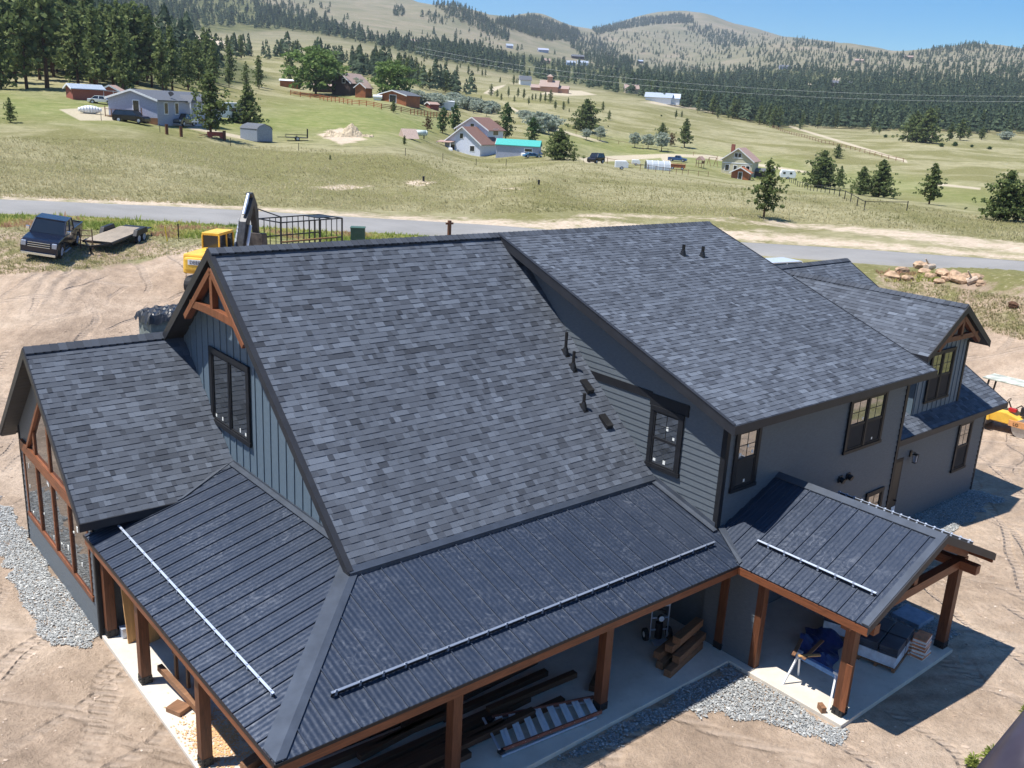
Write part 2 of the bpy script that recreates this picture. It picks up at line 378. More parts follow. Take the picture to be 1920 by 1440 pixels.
def G(u, v):
    p, r, ok = ground(u, v); return Vector(p[0]), float(r[0])
def proj(x, y, z):
    d = np.stack([x-CAMP[0], y-CAMP[1], z-CAMP[2]], -1); zz = d@FW; zz = np.where(zz < .1, .1, zz)
    return 960+FPX*(d@RT)/zz, 720-FPX*(d@UP)/zz
def polymask(U, V, poly, soft=6.0):
    P = np.array(poly, float); n = len(P); ins = np.zeros(U.shape, bool); dist = np.full(U.shape, 1e9)
    for i in range(n):
        x0, y0 = P[i]; x1, y1 = P[(i+1) % n]
        c = ((y0 > V) != (y1 > V)) & (U < (x1-x0)*(V-y0)/(y1-y0+1e-12)+x0); ins ^= c
        dx, dy = x1-x0, y1-y0; t = np.clip(((U-x0)*dx+(V-y0)*dy)/(dx*dx+dy*dy+1e-9), 0, 1)
        dist = np.minimum(dist, np.hypot(U-x0-t*dx, V-y0-t*dy))
    s = np.where(ins, dist, -dist); return np.clip(.5+s/(2*soft), 0, 1)
# road
near = [(-260, 392), (0, 396), (200, 404), (400, 415), (640, 430), (850, 441), (1100, 456), (1395, 475), (1640, 493), (1920, 515), (2150, 532)]
far = [(-260, 370), (0, 374), (200, 383), (400, 392), (640, 407), (850, 418), (1100, 436), (1395, 455), (1640, 469), (1920, 490), (2150, 506)]
def resamp(L, n):
    L = np.array(L, float); u = np.linspace(L[0, 0], L[-1, 0], n); return u, np.interp(u, L[:, 0], L[:, 1])
NRD = 160; un, vn = resamp(near, NRD); uf, vf = resamp(far, NRD)
# the road keeps its own gentle grade: a smooth line across the slope
pn = ground(un, vn)[0]; pf = ground(uf, vf)[0]
def smooth(a, k=15):
    w = np.ones(k)/k; return np.stack([np.convolve(np.pad(a[:, i], k//2, mode='edge'), w, 'valid') for i in range(a.shape[1])], 1)
pn, pf = smooth(pn), smooth(pf); rv = []; rf = []
for i in range(NRD):
    for k in range(9):
        t = k/8; p = pn[i]*(1-t)+pf[i]*t; rv.append((p[0], p[1], p[2]*.3+(pn[i][2]+pf[i][2])/2*.7+.03+.06*math.sin(math.pi*t)))
    e0, e1 = (pn[i]-pf[i])*.06+pn[i], (pf[i]-pn[i])*.06+pf[i]; rv.append((e0[0], e0[1], -99)); rv.append((e1[0], e1[1], -99))
    if i:
        for k in range(8):
            a = (i-1)*11+k; rf.append((a, a+11, a+12, a+1))
        a = (i-1)*11; rf.append((a+9, a+20, a+11, a)); rf.append((a+8, a+19, a+21, a+10))
pc = (pn+pf)/2; _w = np.hypot(pn[:, 0]-pf[:, 0], pn[:, 1]-pf[:, 1]).mean()/2
_s = np.argwhere((GR > 55) & (GR < 110) & (np.abs(GA) < .8))
for i in range(0, len(_s), 20000):
    q = _s[i:i+20000]; X_, Y_ = GX[q[:, 0], q[:, 1]], GY[q[:, 0], q[:, 1]]
    D = np.hypot(X_[:, None]-pc[None, :, 0], Y_[:, None]-pc[None, :, 1]); k = D.argmin(1); dm_ = D[np.arange(len(k)), k]
    w = np.clip((dm_-_w-.6)/7, 0, 1); w = w*w*(3-2*w)
    GZ[q[:, 0], q[:, 1]] = (pc[k, 2]-.12)*(1-w)+GZ[q[:, 0], q[:, 1]]*w
GU, GV = proj(GX, GY, GZ)
def zone(polys, soft, r0=0, r1=1e9):
    m = np.zeros(GX.shape)
    for p in polys: m = np.maximum(m, polymask(GU, GV, p, soft))
    return m*((GR >= r0) & (GR <= r1))
dirt = zone([[(-400, 540), (0, 515), (150, 505), (260, 490), (330, 470), (420, 455), (520, 470), (640, 470), (900, 460), (1500, 500), (1700, 600), (1820, 615), (2000, 650), (2400, 700), (2400, 2200), (-400, 2200)]], 16, 0, 75)
dirt = np.maximum(dirt, np.where(GR < 22, 1.0, 0)); dirt = np.where(np.abs(GA) > .75, np.where(GR < 45, 1, 0), dirt)
dirt = np.maximum(dirt, .52*zone([[(-300, 425), (0, 425), (200, 436), (330, 452), (480, 460), (480, 520), (-300, 560)], [(1560, 515), (1700, 512), (2200, 545), (2200, 700), (1900, 660), (1700, 620)]], 12, 40, 85))
shoulder = zone([[(0, 362), (300, 372), (700, 398), (1000, 412), (1100, 408), (1220, 418), (1420, 430), (1700, 455), (1990, 482), (1990, 496), (1640, 472), (1400, 456), (1000, 436), (700, 414), (400, 396), (0, 378)],
                 [(1050, 410), (1300, 412), (1560, 436), (1740, 458), (1990, 490), (1990, 462), (1700, 428), (1500, 416), (1300, 402), (1100, 398)]], 9, 60, 110)*.8
shoulder = np.maximum(shoulder, zone([[(560, 352), (640, 346), (720, 348), (640, 358)], [(745, 342), (790, 336), (830, 344), (780, 349)], [(930, 352), (985, 350), (975, 356)],
     [(320, 66), (360, 64), (420, 76), (425, 86), (380, 88), (330, 80)], [(590, 252), (640, 238), (690, 262), (640, 272)]], 5, 80, 2000))
drive = zone([[(1085, 296), (1150, 292), (1250, 288), (1330, 290), (1400, 303), (1520, 322), (1520, 326), (1400, 309), (1320, 297), (1270, 294), (1150, 302), (1100, 306)],
     [(1238, 290), (1252, 292), (1262, 312), (1245, 312)], [(905, 175), (925, 163), (950, 158), (945, 162), (925, 172), (925, 178)], [(360, 236), (460, 256), (460, 262), (345, 240)],
     [(1030, 238), (1120, 262), (1160, 268), (1120, 266), (1030, 243)], [(940, 190), (1030, 238), (1020, 236), (960, 205)], [(1480, 235), (1700, 300), (1702, 306), (1478, 238)],
     [(1040, 168), (1090, 170), (1120, 178), (1060, 180), (1010, 176)], [(1200, 190), (1290, 190), (1340, 212), (1300, 205), (1240, 198)], [(110, 205), (205, 200), (215, 226), (150, 226)],
     [(1500, 160), (1580, 143), (1608, 152), (1560, 165)], [(1740, 341), (1840, 352), (1838, 356), (1740, 346)]], 3, 120, 2500)
lush = zone([[(0, 172), (200, 180), (420, 215), (640, 190), (760, 212), (840, 236), (700, 262), (480, 252), (300, 232), (0, 222)],
             [(500, 195), (700, 185), (860, 235), (760, 262), (560, 240)], [(1000, 245), (1300, 285), (1500, 310), (1450, 335), (1150, 290), (1000, 262)],
             [(1480, 345), (1700, 360), (1900, 395), (1900, 375), (1650, 330), (1450, 315)]], 22, 110, 420)*.9
lush = np.maximum(lush, zone([[(520, 228), (560, 220), (610, 232), (600, 244), (540, 238)], [(560, 215), (630, 230), (600, 240), (520, 230)]], 6, 100, 400))
verge = zone([[(0, 398), (300, 405), (520, 422), (860, 438), (860, 466), (420, 450), (200, 430), (0, 420)], [(0, 396), (1, 396), (1, 397)]], 10, 58, 82)
ff = zone([[(0, 130), (300, 165), (450, 160), (520, 150), (420, 100), (280, 60), (0, 20)], [(150, -40), (480, 0), (633, 55), (633, 70), (540, 58), (370, 62), (150, 20)],
      [(480, 12), (690, 72), (860, 82), (1094, 122), (1300, 135), (1500, 130), (1920, 160), (1920, 245), (1560, 236), (1330, 210), (1130, 168), (948, 138), (793, 108), (700, 86), (480, 38)],
      ], 5, 150, 1e9)
farm = np.clip((GR-450)/700, 0, 1)
idx = np.arange(NA*NR).reshape(NA, NR)
Fq = np.stack([idx[:-1, :-1], idx[:-1, 1:], idx[1:, 1:], idx[1:, :-1]], -1).reshape(-1, 4)[:, ::-1]
def m_ground():
    n = NT('ground_cover'); v = n.pos((1, 1, 1), False)
    n1 = n.noise(.035, 7, .66, v, .5); n2 = n.noise(.35, 6, .68, v, .6); n3 = n.noise(2.6, 5, .7, v); n4 = n.noise(22, 4, .7, v)
    dry = n.ramp(n2, [(.28, (.20, .19, .095)), (.5, (.30, .275, .155)), (.72, (.41, .365, .235))])
    olive = n.ramp(n3, [(.3, (.12, .125, .038)), (.7, (.225, .205, .085))])
    g = n.mix(n.ramp(n1, [(.44, 0.0), (.56, .85)]), dry, olive)
    g = n.mix(n.ramp(n3, [(.58, 0.0), (.72, .6)]), g, (.56, .50, .37))
    g = n.mix(n.ramp(n4, [(.56, 0.0), (.72, .5)]), g, (.10, .115, .04))
    lushc = n.ramp(n2, [(.3, (.135, .17, .045)), (.5, (.20, .225, .075)), (.72, (.32, .30, .14))])
    g = n.mix(n.attr('lush'), g, lushc)
    farc = n.ramp(n.noise(.012, 8, .7, v, .4), [(.3, (.135, .14, .085)), (.5, (.205, .19, .125)), (.7, (.29, .24, .18))])
    g = n.mix(n.attr('farm'), g, farc)
    g = n.mix(n.attr('forest'), g, n.ramp(n.noise(.05, 4, .7, v), [(.35, (.06, .075, .03)), (.62, (.15, .15, .07)), (.75, (.30, .27, .18))]))
    vm = n.math('ADD', n.attr('verge'), n.math('MULTIPLY', n.math('SUBTRACT', n2, .5), 1.2), clamp=True)
    g = n.mix(vm, g, n.ramp(n3, [(.3, (.15, .17, .055)), (.6, (.28, .28, .10)), (.8, (.42, .34, .19))]))
    # bare soil
    d1 = n.noise(.16, 5, .65, v, .8); d2 = n.noise(1.6, 6, .7, v)
    dc = n.ramp(d1, [(.28, (.285, .213, .155)), (.5, (.44, .335, .248)), (.72, (.60, .48, .37))])
    dc = n.mix(.55, dc, n.ramp(d2, [(.3, .62), (.7, 1.25)]), 'MULTIPLY')
    dc = n.mix(.6, dc, n.ramp(n.noise(7, 6, .75, v, .5), [(.3, .62), (.5, 1.0), (.7, 1.22)]), 'MULTIPLY')
    dc = n.mix(n.ramp(n4, [(.30, .5), (.40, 0.0)]), dc, (.24, .17, .115)); dc = n.mix(n.ramp(n4, [(.64, 0.0), (.74, .6)]), dc, (.70, .60, .49))
    e = n.math('MULTIPLY', n.math('SUBTRACT', n.noise(.5, 6, .75, v), .5), 1.6)
    dm = n.math('MULTIPLY', n.math('SUBTRACT', n.math('ADD', n.attr('dirt'), e), .35), 4.0, clamp=True)
    g = n.mix(dm, g, dc)
    sm = n.math('MULTIPLY', n.math('SUBTRACT', n.math('ADD', n.attr('shoulder'), e), .45), 3.0, clamp=True)
    g = n.mix(sm, g, n.ramp(n3, [(.3, (.44, .345, .25)), (.7, (.66, .56, .44))]))
    drv = n.math('MULTIPLY', n.math('SUBTRACT', n.attr('drive'), .35), 3.0, clamp=True)
    g = n.mix(n.math('MULTIPLY', drv, n.ramp(n3, [(.3, .6), (.6, 1.0)])), g, (.50, .43, .32))
    n.base(g); n.set(.95, 0, .1)
    # wheel tracks in the soil (real relief through bump)
    wv = n.new('TexWave', wave_type='RINGS', rings_direction='Z'); mp = n.new('Mapping'); mp.inputs['Location'].default_value = (-30, -12, 0)
    n.l.new(n.new('NewGeometry').outputs['Position'], mp.inputs[0]); n.l.new(mp.outputs[0], wv.inputs[0])
    wv.inputs['Scale'].default_value = .42; wv.inputs['Distortion'].default_value = 5; wv.inputs['Detail'].default_value = 3; wv.inputs['Detail Scale'].default_value = .35
    hh = n.math('ADD', n.math('MULTIPLY', n.math('MULTIPLY', wv.outputs['Fac'], n.ramp(n.noise(.09, 3, .5, v), [(.45, 0.0), (.6, 1.0)])), .75), n.math('ADD', n.math('MULTIPLY', d2, .8), n.math('ADD', n.math('MULTIPLY', n4, .25), n.math('MULTIPLY', n.noise(6, 6, .75, v), .55))))
    gp_ = n.new('NewGeometry').outputs['Position']; ruts = None
    for cx_, cy_, w_, s_ in ((-16, 34, 2.7, 1.0), (44, -30, 2.3, 1.3), (-30, -22, 3.1, .8)):
        dn = n.new('VectorMath', operation='DISTANCE'); mm_ = n.new('Mapping'); mm_.inputs['Scale'].default_value = (1, 1, 0); n.l.new(gp_, mm_.inputs[0]); n.l.new(mm_.outputs[0], dn.inputs[0]); dn.inputs[1].default_value = (cx_, cy_, 0)
        dd = n.math('ADD', dn.outputs['Value'], n.math('MULTIPLY', n.noise(.13*s_, 2, .5, v), 5.0)); fr = n.math('FRACT', n.math('DIVIDE', dd, w_))
        pu = n.ramp(fr, [(0, 0.0), (.04, 1.0), (.13, 1.0), (.17, 0.0)]); lug = n.new('TexWave', wave_type='BANDS', bands_direction='DIAGONAL'); lug.inputs['Scale'].default_value = 1.6*s_; n.l.new(gp_, lug.inputs[0])
        ms_ = n.ramp(n.noise(.11*s_, 3, .6, n.pos((1, 1, 1), False), .5), [(.46, 0.0), (.54, 1.0)])
        q_ = n.math('MULTIPLY', n.math('MULTIPLY', pu, ms_), n.math('ADD', n.math('MULTIPLY', lug.outputs['Fac'], .8), .35)); ruts = q_ if ruts is None else n.math('MAXIMUM', ruts, q_)
    hh = n.math('SUBTRACT', hh, n.math('MULTIPLY', n.math('MULTIPLY', ruts, dm), .75))
    n.base(n.mix(n.math('MULTIPLY', n.math('MULTIPLY', ruts, dm), .30), g, (.62, .50, .40)))
    n.bump(hh, .17, 1.0); return n.mat
M['ground'] = m_ground()
grd = npmesh('ground', np.stack([GX, GY, GZ], -1).reshape(-1, 3), Fq, M['ground'], smooth=True,
             attrs=dict(dirt=dirt.ravel(), shoulder=shoulder.ravel(), lush=lush.ravel(), verge=verge.ravel(), forest=ff.ravel(), farm=farm.ravel(), drive=drive.ravel()))
tag(grd, kind='structure')
rv = np.array(rv); sk_ = rv[:, 2] < -50; rv[:, 2] = np.maximum(rv[:, 2], hz(rv[:, 0], rv[:, 1])+.02)
rv[sk_, 2] = hz(rv[sk_, 0], rv[sk_, 1])-.25
tag(npmesh('road', rv, rf, M['asphalt'], smooth=True), kind='structure')

# ================================================================ THE HOUSE
GRADE, SLAB = -0.5, -0.4
house = empty('house', (5, -2, GRADE), 0, 'dark blue-grey timber-trimmed house with charcoal shingle and ribbed metal roofs', 'house')
HB = Vector((5, -2, GRADE))
def hobj(mb, name, mats, parent=None, **k):
    """build a mesh in world coordinates and hang it under the house (or one of its parts)"""
    mb.v = [(x-HB.x, y-HB.y, z-HB.z) for x, y, z in mb.v]
    return mb.build(name, mats, parent or house, **k)
class BX:
    def __init__(s): s.l = []
    def box(s, *a): s.l.append(a)
    def out(s, name, mat, parent=None):
        for a in s.l: hobj(MB().box(*a), name, mat, parent)
def prange(poly, t):
    xs = []
    n = len(poly)
    for i in range(n):
        (s0, t0), (s1, t1) = poly[i], poly[(i+1) % n]
        if abs(t1-t0) < 1e-9:
            if abs(t-t0) < 1e-6: xs += [s0, s1]
            continue
        k = (t-t0)/(t1-t0)
        if -1e-7 <= k <= 1+1e-7: xs.append(s0+k*(s1-s0))
    return (min(xs), max(xs)) if len(xs) > 1 else None
def to2d(O, U, W, pts): return [((Vector(p)-O).dot(U), (Vector(p)-O).dot(W)) for p in pts]
def shingle_slope(pts, udir, expo=.157, flip=1, rnd=None, m=0):
    """laminated shingle courses: every tab is a little plate of its own height; pts are the convex outline in 3-D, first edge = eave"""
    rnd = rnd or random.Random(3); O = Vector(pts[0]); U = Vector(udir).normalized()
    Nn = (Vector(pts[1])-O).cross(Vector(pts[-1])-O).normalized()
    if Nn.z < 0: Nn = -Nn
    W = Nn.cross(U).normalized()
    if W.z < 0: W = -W
    P = to2d(O, U, W, pts); tmin = min(p[1] for p in P); tmax = max(p[1] for p in P)
    mb = MB(); base = [O+U*s+W*t-Nn*.005 for s, t in P]
    mb.add(base, [tuple(range(len(base)))], m, .3)
    mb.prism(base, -Nn*.10, 1)
    k = 0; t = tmin
    while t < tmax-.02:
        t1 = min(t+expo, tmax); a = prange(P, min(t+1e-4, tmax)); b = prange(P, t1-1e-4)
        if a and b:
            s = min(a[0], b[0])-rnd.uniform(0, .3); hi = rnd.random() < .5; last = rnd.uniform(.2, .7)
            while s < max(a[1], b[1]):
                w = rnd.choice((.12, .15, .18, .22, .27, .33)); e = s+w
                h = .019 if hi else .0105; hi = not hi if rnd.random() < .85 else hi
                if rnd.random() < .88: last = min(1, max(0, rnd.gauss(.45 if not hi else .57, .165)))
                q = [max(a[0], min(a[1], x)) for x in (s, e)]; r = [max(b[0], min(b[1], x)) for x in (s, e)]
                if q[1]-q[0] > .004 or r[1]-r[0] > .004:
                    A0 = O+U*q[0]+W*t; A1 = O+U*q[1]+W*t; B0 = O+U*r[0]+W*(t1+.01); B1 = O+U*r[1]+W*(t1+.01)
                    mb.add([A0, A1, A1+Nn*h, A0+Nn*h, B1+Nn*.003, B0+Nn*.003], [(0, 1, 2, 3), (3, 2, 4, 5), (0, 3, 5), (1, 4, 2)], m, last)
                s = e
        t += expo; k += 1
    return mb
def lap_wall(mb, pts, udir, nrm, expo=.175, h=.019, m=0):
    O = Vector(pts[0]); U = Vector(udir).normalized(); W = Vector((0, 0, 1)); Nn = Vector(nrm)
    P = to2d(O, U, W, pts); tmin = min(p[1] for p in P); tmax = max(p[1] for p in P)
    mb.add([Vector(p)-Nn*.002 for p in pts], [tuple(range(len(pts)))], m)
    t = tmin
    while t < tmax-.01:
        t1 = min(t+expo, tmax); a = prange(P, t+1e-4); b = prange(P, t1-1e-4)
        if a and b:
            A0 = O+U*a[0]+W*t; A1 = O+U*a[1]+W*t; B0 = O+U*b[0]+W*t1; B1 = O+U*b[1]+W*t1
            mb.add([A0, A1, A1+Nn*h, A0+Nn*h, B1+Nn*.002, B0+Nn*.002], [(0, 1, 2, 3), (3, 2, 4, 5)], m)
        t += expo
    return mb
def batten_wall(mb, pts, udir, nrm, pitch=.41, start=.2, m=0):
    O = Vector(pts[0]); U = Vector(udir).normalized(); W = Vector((0, 0, 1)); Nn = Vector(nrm); P = to2d(O, U, W, pts)
    mb.add([Vector(p) for p in pts], [tuple(range(len(pts)))], m)
    Q = [(t, s) for s, t in P]; smax = max(p[0] for p in P); s = min(p[0] for p in P)+start
    while s < smax:
        r = prange(Q, s)
        if r and r[1]-r[0] > .05:
            a = O+U*s+W*r[0]+Nn*.012; b = O+U*s+W*r[1]+Nn*.012; mb.bar(a, b, .05, .026, m, .5, Nn)
        s += pitch
    return mb
def metal_slope(pts, udir, pitch=.5, off=0.0, ripple=.0034):
    """standing-seam pans with striations: udir runs along the eave; pts[0] at the eave"""
    O = Vector(pts[0]); U = Vector(udir).normalized(); Nn = (Vector(pts[1])-O).cross(Vector(pts[-1])-O).normalized()
    if Nn.z < 0: Nn = -Nn
    W = Nn.cross(U).normalized()
    if W.z < 0: W = -W
    P = to2d(O, U, W, pts); Q = [(t, s) for s, t in P]
    pan, ribs = MB(), MB(); pan.prism([Vector(p)-Nn*.01 for p in pts], -Nn*.06)
    s0 = min(p[0] for p in P); s1 = max(p[0] for p in P); n = int((s1-s0)/(pitch/28))+1; prev = None
    for i in range(n+1):
        s = s0+(s1-s0)*i/n; r = prange(Q, min(max(s, s0+1e-5), s1-1e-5)); ph = ((s-off) % pitch)/pitch
        h = ripple*(1+math.cos(2*math.pi*ph*4)) if .04 < ph < .96 else ripple*2
        cur = (O+U*s+W*r[0]+Nn*h, O+U*s+W*r[1]+Nn*h) if r else None
        if cur and prev: pan.add([prev[0], cur[0], cur[1], prev[1]], [(0, 1, 2, 3)])
        prev = cur
    k = math.ceil((s0-off)/pitch)
    while off+k*pitch < s1:
        s = off+k*pitch; r = prange(Q, s)
        if r and r[1]-r[0] > .08: ribs.bar(O+U*s+W*(r[0]-.01)+Nn*.018, O+U*s+W*r[1]+Nn*.018, .022, .042, 0, .5, Nn)
        k += 1
    n0 = len(pan.v); pan.v += ribs.v; pan.f += [[n0+i for i in f] for f in ribs.f]; pan.m += ribs.m; pan.t += ribs.t
    return pan, None
def window(parent, c, u, n, w, h, kind='hung', stickers=3, mull=1, casing=.13, seed=0):
    """window centred at c on a wall with outward normal n, horizontal direction u"""
    u = Vector(u); n = Vector(n); z = Vector((0, 0, 1)); c = Vector(c); rnd = random.Random(seed)
    fr, pn_, sts, scr = MB(), MB(), [], []
    def rect(mb, s0, t0, s1, t1, d0, d1, m=0):
        P = [c+u*s+z*t+n*d0 for s, t in ((s0, t0), (s1, t0), (s1, t1), (s0, t1))]; mb.prism(P, n*(d1-d0), m)
    C = casing
    rect(fr, -w/2, h/2-C, w/2, h/2, .0, .052); rect(fr, -w/2-.03, -h/2, w/2+.03, -h/2+C*.8, .0, .06)
    rect(fr, -w/2, -h/2+C*.8, -w/2+C, h/2-C, .0, .045); rect(fr, w/2-C, -h/2+C*.8, w/2, h/2-C, .0, .045)
    x0, x1, y0, y1 = -w/2+C, w/2-C, -h/2+C*.8, h/2-C; units = mull; uw = (x1-x0-(units-1)*.08)/units
    for k in range(units):
        a = x0+k*(uw+.08); b = a+uw
        if k: rect(fr, a-.08, y0, a, y1, 0, .045)
        rect(pn_, a+.05, y0+.05, b-.05, y1-.05, -.02, .006)
        for (p, q, r, s) in ((a, y0, b, y0+.05), (a, y1-.05, b, y1), (a, y0+.05, a+.05, y1-.05), (b-.05, y0+.05, b, y1-.05)): rect(fr, p, q, r, s, 0, .03)
        ym = (y0+y1)/2
        if n.y < -.5: scr.append((a+.05, y0+.05, b-.05, ym-.035))
        if kind == 'hung':
            rect(fr, a+.05, ym-.035, b-.05, ym+.035, 0, .034); xm = (a+b)/2
            rect(fr, xm-.009, ym+.035, xm+.009, y1-.05, .006, .012); rect(fr, a+.05, (ym+y1)/2-.009, b-.05, (ym+y1)/2+.009, .006, .0125)
        for _ in range(stickers):
            sx = rnd.choice((a+.1, b-.2, (a+b)/2)); sy = rnd.choice((y0+.1, ym+.1, ym+.3, y0+.22)) if kind == 'hung' else y0+.09; st = MB(); rect(st, sx, sy, sx+rnd.uniform(.05, .09), sy+rnd.uniform(.07, .12), .007, .010); sts.append(st)
    f = hobj(fr, 'window', M['trim'], parent)
    p = hobj(pn_, 'pane', M['glass'], f)
    for q_ in scr: sm_ = MB(); rect(sm_, *q_, .0075, .0095); hobj(sm_, 'insect_screen', M['screen'], f)
    for st in sts: hobj(st, 'sticker', M['sticker'], f)
    return f
Z = Vector((0, 0, 1))
# ---- main roof (A)
rn = random.Random(11)
AY, AZ, EY, EZ = 0.0, 9.24, -6.86, 3.40
ra = hobj(shingle_slope([(0, EY, EZ), (9.68, EY, EZ), (9.68, AY, AZ), (0, AY, AZ)], (1, 0, 0), rnd=rn), 'shingle_roof', [M['shingle'], M['trim']], fixn=False)
rb = MB(); rb.prism([(0, 0, AZ), (9.68, 0, AZ), (9.68, 6.86, EZ), (0, 6.86, EZ)], (0, -.07, -.09))
hobj(rb, 'shingle_roof', M['shingle'])
def ridge_cap(a, b, sl, parent, w=.17, name='ridge_cap'):
    mb = MB(); a = Vector(a); b = Vector(b); d = (b-a).normalized(); x = d.cross(Z).normalized(); n = int((b-a).length/.2)
    for i in range(n):
        p = a+(b-a)*(i/n); q = a+(b-a)*((i+1)/n)+d*.05; l = rn.uniform(.1, .45)
        for sg in (-1, 1):
            mb.add([p+Z*.045, q+Z*.028, q+x*sg*w-Z*(w*sl-.028), p+x*sg*w-Z*(w*sl-.045), p+x*sg*w-Z*(w*sl-.0), p+Z*.02, q+x*sg*w-Z*(w*sl)],
                   [(0, 1, 2, 3), (3, 4, 5, 0), (3, 2, 6, 4)], 0, l)
    return hobj(mb, name, M['shingle'], parent, fixn=False)
ridge_cap((0, 0, AZ+.02), (19.46, 0, AZ+.02), .6, ra, .19)
fa = MB()
fa.prism([(-.02, EY-.03, EZ-.18), (9.62, EY-.03, EZ-.18), (9.62, EY-.03, EZ+.005), (-.02, EY-.03, EZ+.005)], (0, .03, 0))
fa.prism([(-.02, EY-.03, EZ+.012), (9.62, EY-.03, EZ+.012), (9.62, EY+.10, EZ+.10), (-.02, EY+.10, EZ+.10)], (0, 0, -.01))
hobj(fa, 'eave_flashing', M['flash'], ra)
def rake(x, y0, z0, y1, z1, dep=.24, th=.035, s=1):
    mb = MB(); mb.prism([(x, y0, z0+.03), (x, y1, z1+.03), (x, y1, z1-dep), (x, y0, z0-dep)], (-th*s, 0, 0)); return mb
rk = MB()
for m_ in (rake(0, EY-.02, EZ, 0, AZ), rake(0, 6.9, EZ, 0, AZ)): rk.add(m_.v, m_.f)
rk.prism([(-.05, EY, EZ+.05), (.09, EY, EZ+.05), (.09, 0, AZ+.05), (-.05, 0, AZ+.05)], (0, 0, -.02))
hobj(rk, 'rake_fascia', M['fascia'])
sf = MB()
for sg in (-1, 1): sf.prism([(0, sg*.0, AZ-.16), (.53, 0, AZ-.16), (.53, sg*6.86, EZ-.16), (0, sg*6.86, EZ-.16)], (0, 0, -.03))
hobj(sf, 'soffit', M['soffit'])
wl_ = MB(); xw = .53
batten_wall(wl_, [(xw, -6.4, 3.2), (xw, 6.4, 3.2), (xw, 6.4, EZ+.25), (xw, 0, AZ-.18), (xw, -6.4, EZ+.25)], (0, 1, 0), (-1, 0, 0), .41, .17)
wl_.prism([(xw, -6.4, 3.2), (xw, 6.4, 3.2), (xw, 6.4, GRADE), (xw, -6.4, GRADE)], (.1, 0, 0))
hobj(wl_, 'board_siding_wall', M['batten'])
window(house, (xw-.028, .15, 5.37), (0, -1, 0), (-1, 0, 0), 2.45, 2.15, 'casement', 2, 2, .15, 3)
tr = MB(); zt = 7.64                                             # gable truss
for sg in (-1, 1):
    tr.bar((.10, 0, AZ-.50), (.10, sg*1.82, AZ-.50-1.82*.851), .16, .19, 0, .5, (1, 0, 0))
tr.bar((.10, 0, zt), (.10, 0, AZ-.5), .16, .16, 0)
npt = 9
for i in range(npt-1):
    ya, yb = -1.42+2.84*i/(npt-1), -1.42+2.84*(i+1)/(npt-1); z_ = lambda y: zt+.03*(1-(y/1.42)**2)
    tr.bar((.10, ya, z_(ya)), (.10, yb+.004, z_(yb)), .17, .2, 0, .5)
hobj(tr, 'gable_truss', M['beam'], bevel=.006)
hobj(MB().box(xw, 6.3, GRADE, 18.8, 6.4, 3.4), 'wall', M['siding'])
mw = MB(); mw.box(xw, -6.4, GRADE, 9.65, -6.3, 3.3)
for x in (2.2, 5.4): mw.box(x, -6.44, SLAB+.05, x+1.9, -6.4, 1.9, 1)
hobj(mw, 'wall', [M['siding'], M['glass_far']])
wf = MB(); wf.prism([(xw-.03, -6.3, 3.40), (xw-.03, .1, 3.40), (xw-.03, .1, 3.56), (xw-.03, -6.3, 3.56)], (.02, 0, 0))
wf.prism([(xw-.16, -6.3, 3.462), (xw-.03, -6.3, 3.50), (xw-.03, .1, 3.50), (xw-.16, .1, 3.462)], (0, 0, .012)); hobj(wf, 'wall_flashing', M['flash'])
# ---- right roof (B)
BX0, BX1, BY, BZ = 9.22, 19.44, -9.49, 5.81; bs = (AZ-BZ)/9.49
rbb = hobj(shingle_slope([(BX0, BY, BZ), (BX1, BY, BZ), (BX1, 0, AZ), (BX0, 0, AZ)], (1, 0, 0), rnd=rn), 'shingle_roof', [M['shingle'], M['trim']], fixn=False)
bb = MB(); bb.prism([(BX0, 0, AZ), (BX1, 0, AZ), (BX1, 8, 5.0), (BX0, 8, 5.0)], (0, -.07, -.09)); hobj(bb, 'shingle_roof', M['shingle'])
fb = MB()
fb.prism([(BX0, BY-.02, BZ+.03), (BX0, 0, AZ+.03), (BX0, 0, AZ-.25), (BX0, BY-.02, BZ-.25)], (-.035, 0, 0))
fb.prism([(BX1, BY, BZ+.03), (BX1, 0, AZ+.03), (BX1, 0, AZ-.2), (BX1, BY, BZ-.2)], (.035, 0, 0))
fb.prism([(BX0-.035, BY-.02, BZ+.01), (BX1+.035, BY-.02, BZ+.01), (BX1+.035, BY-.02, BZ-.22), (BX0-.035, BY-.02, BZ-.22)], (0, -.035, 0))
fb.prism([(BX0-.05, BY, BZ+.045), (BX0+.05, BY, BZ+.045), (BX0+.05, 0, AZ+.045), (BX0-.05, 0, AZ+.045)], (0, 0, -.02))
hobj(fb, 'rake_fascia', M['fascia'], rbb)
sb = MB(); sb.prism([(BX0, BY, BZ-.2), (BX1, BY, BZ-.2), (BX1, BY+.5, BZ-.2+.5*bs), (BX0, BY+.5, BZ-.2+.5*bs)], (0, 0, -.02))
sb.prism([(BX0, BY, BZ-.2), (9.65, BY, BZ-.2), (9.65, 0, AZ-.2), (BX0, 0, AZ-.2)], (0, 0, -.02)); hobj(sb, 'soffit', M['soffit'])
bw = MB(); lap_wall(bw, [(9.65, -9.02, 2.6), (9.65, -6.4, 2.6), (9.65, -6.4, 3.55), (9.65, 0, AZ-.2), (9.65, -9.02, BZ-.05)], (0, 1, 0), (-1, 0, 0))
lap_wall(bw, [(9.65, -9.02, GRADE), (9.65, -6.4, GRADE), (9.65, -6.4, 2.6), (9.65, -9.02, 2.6)], (0, 1, 0), (-1, 0, 0))
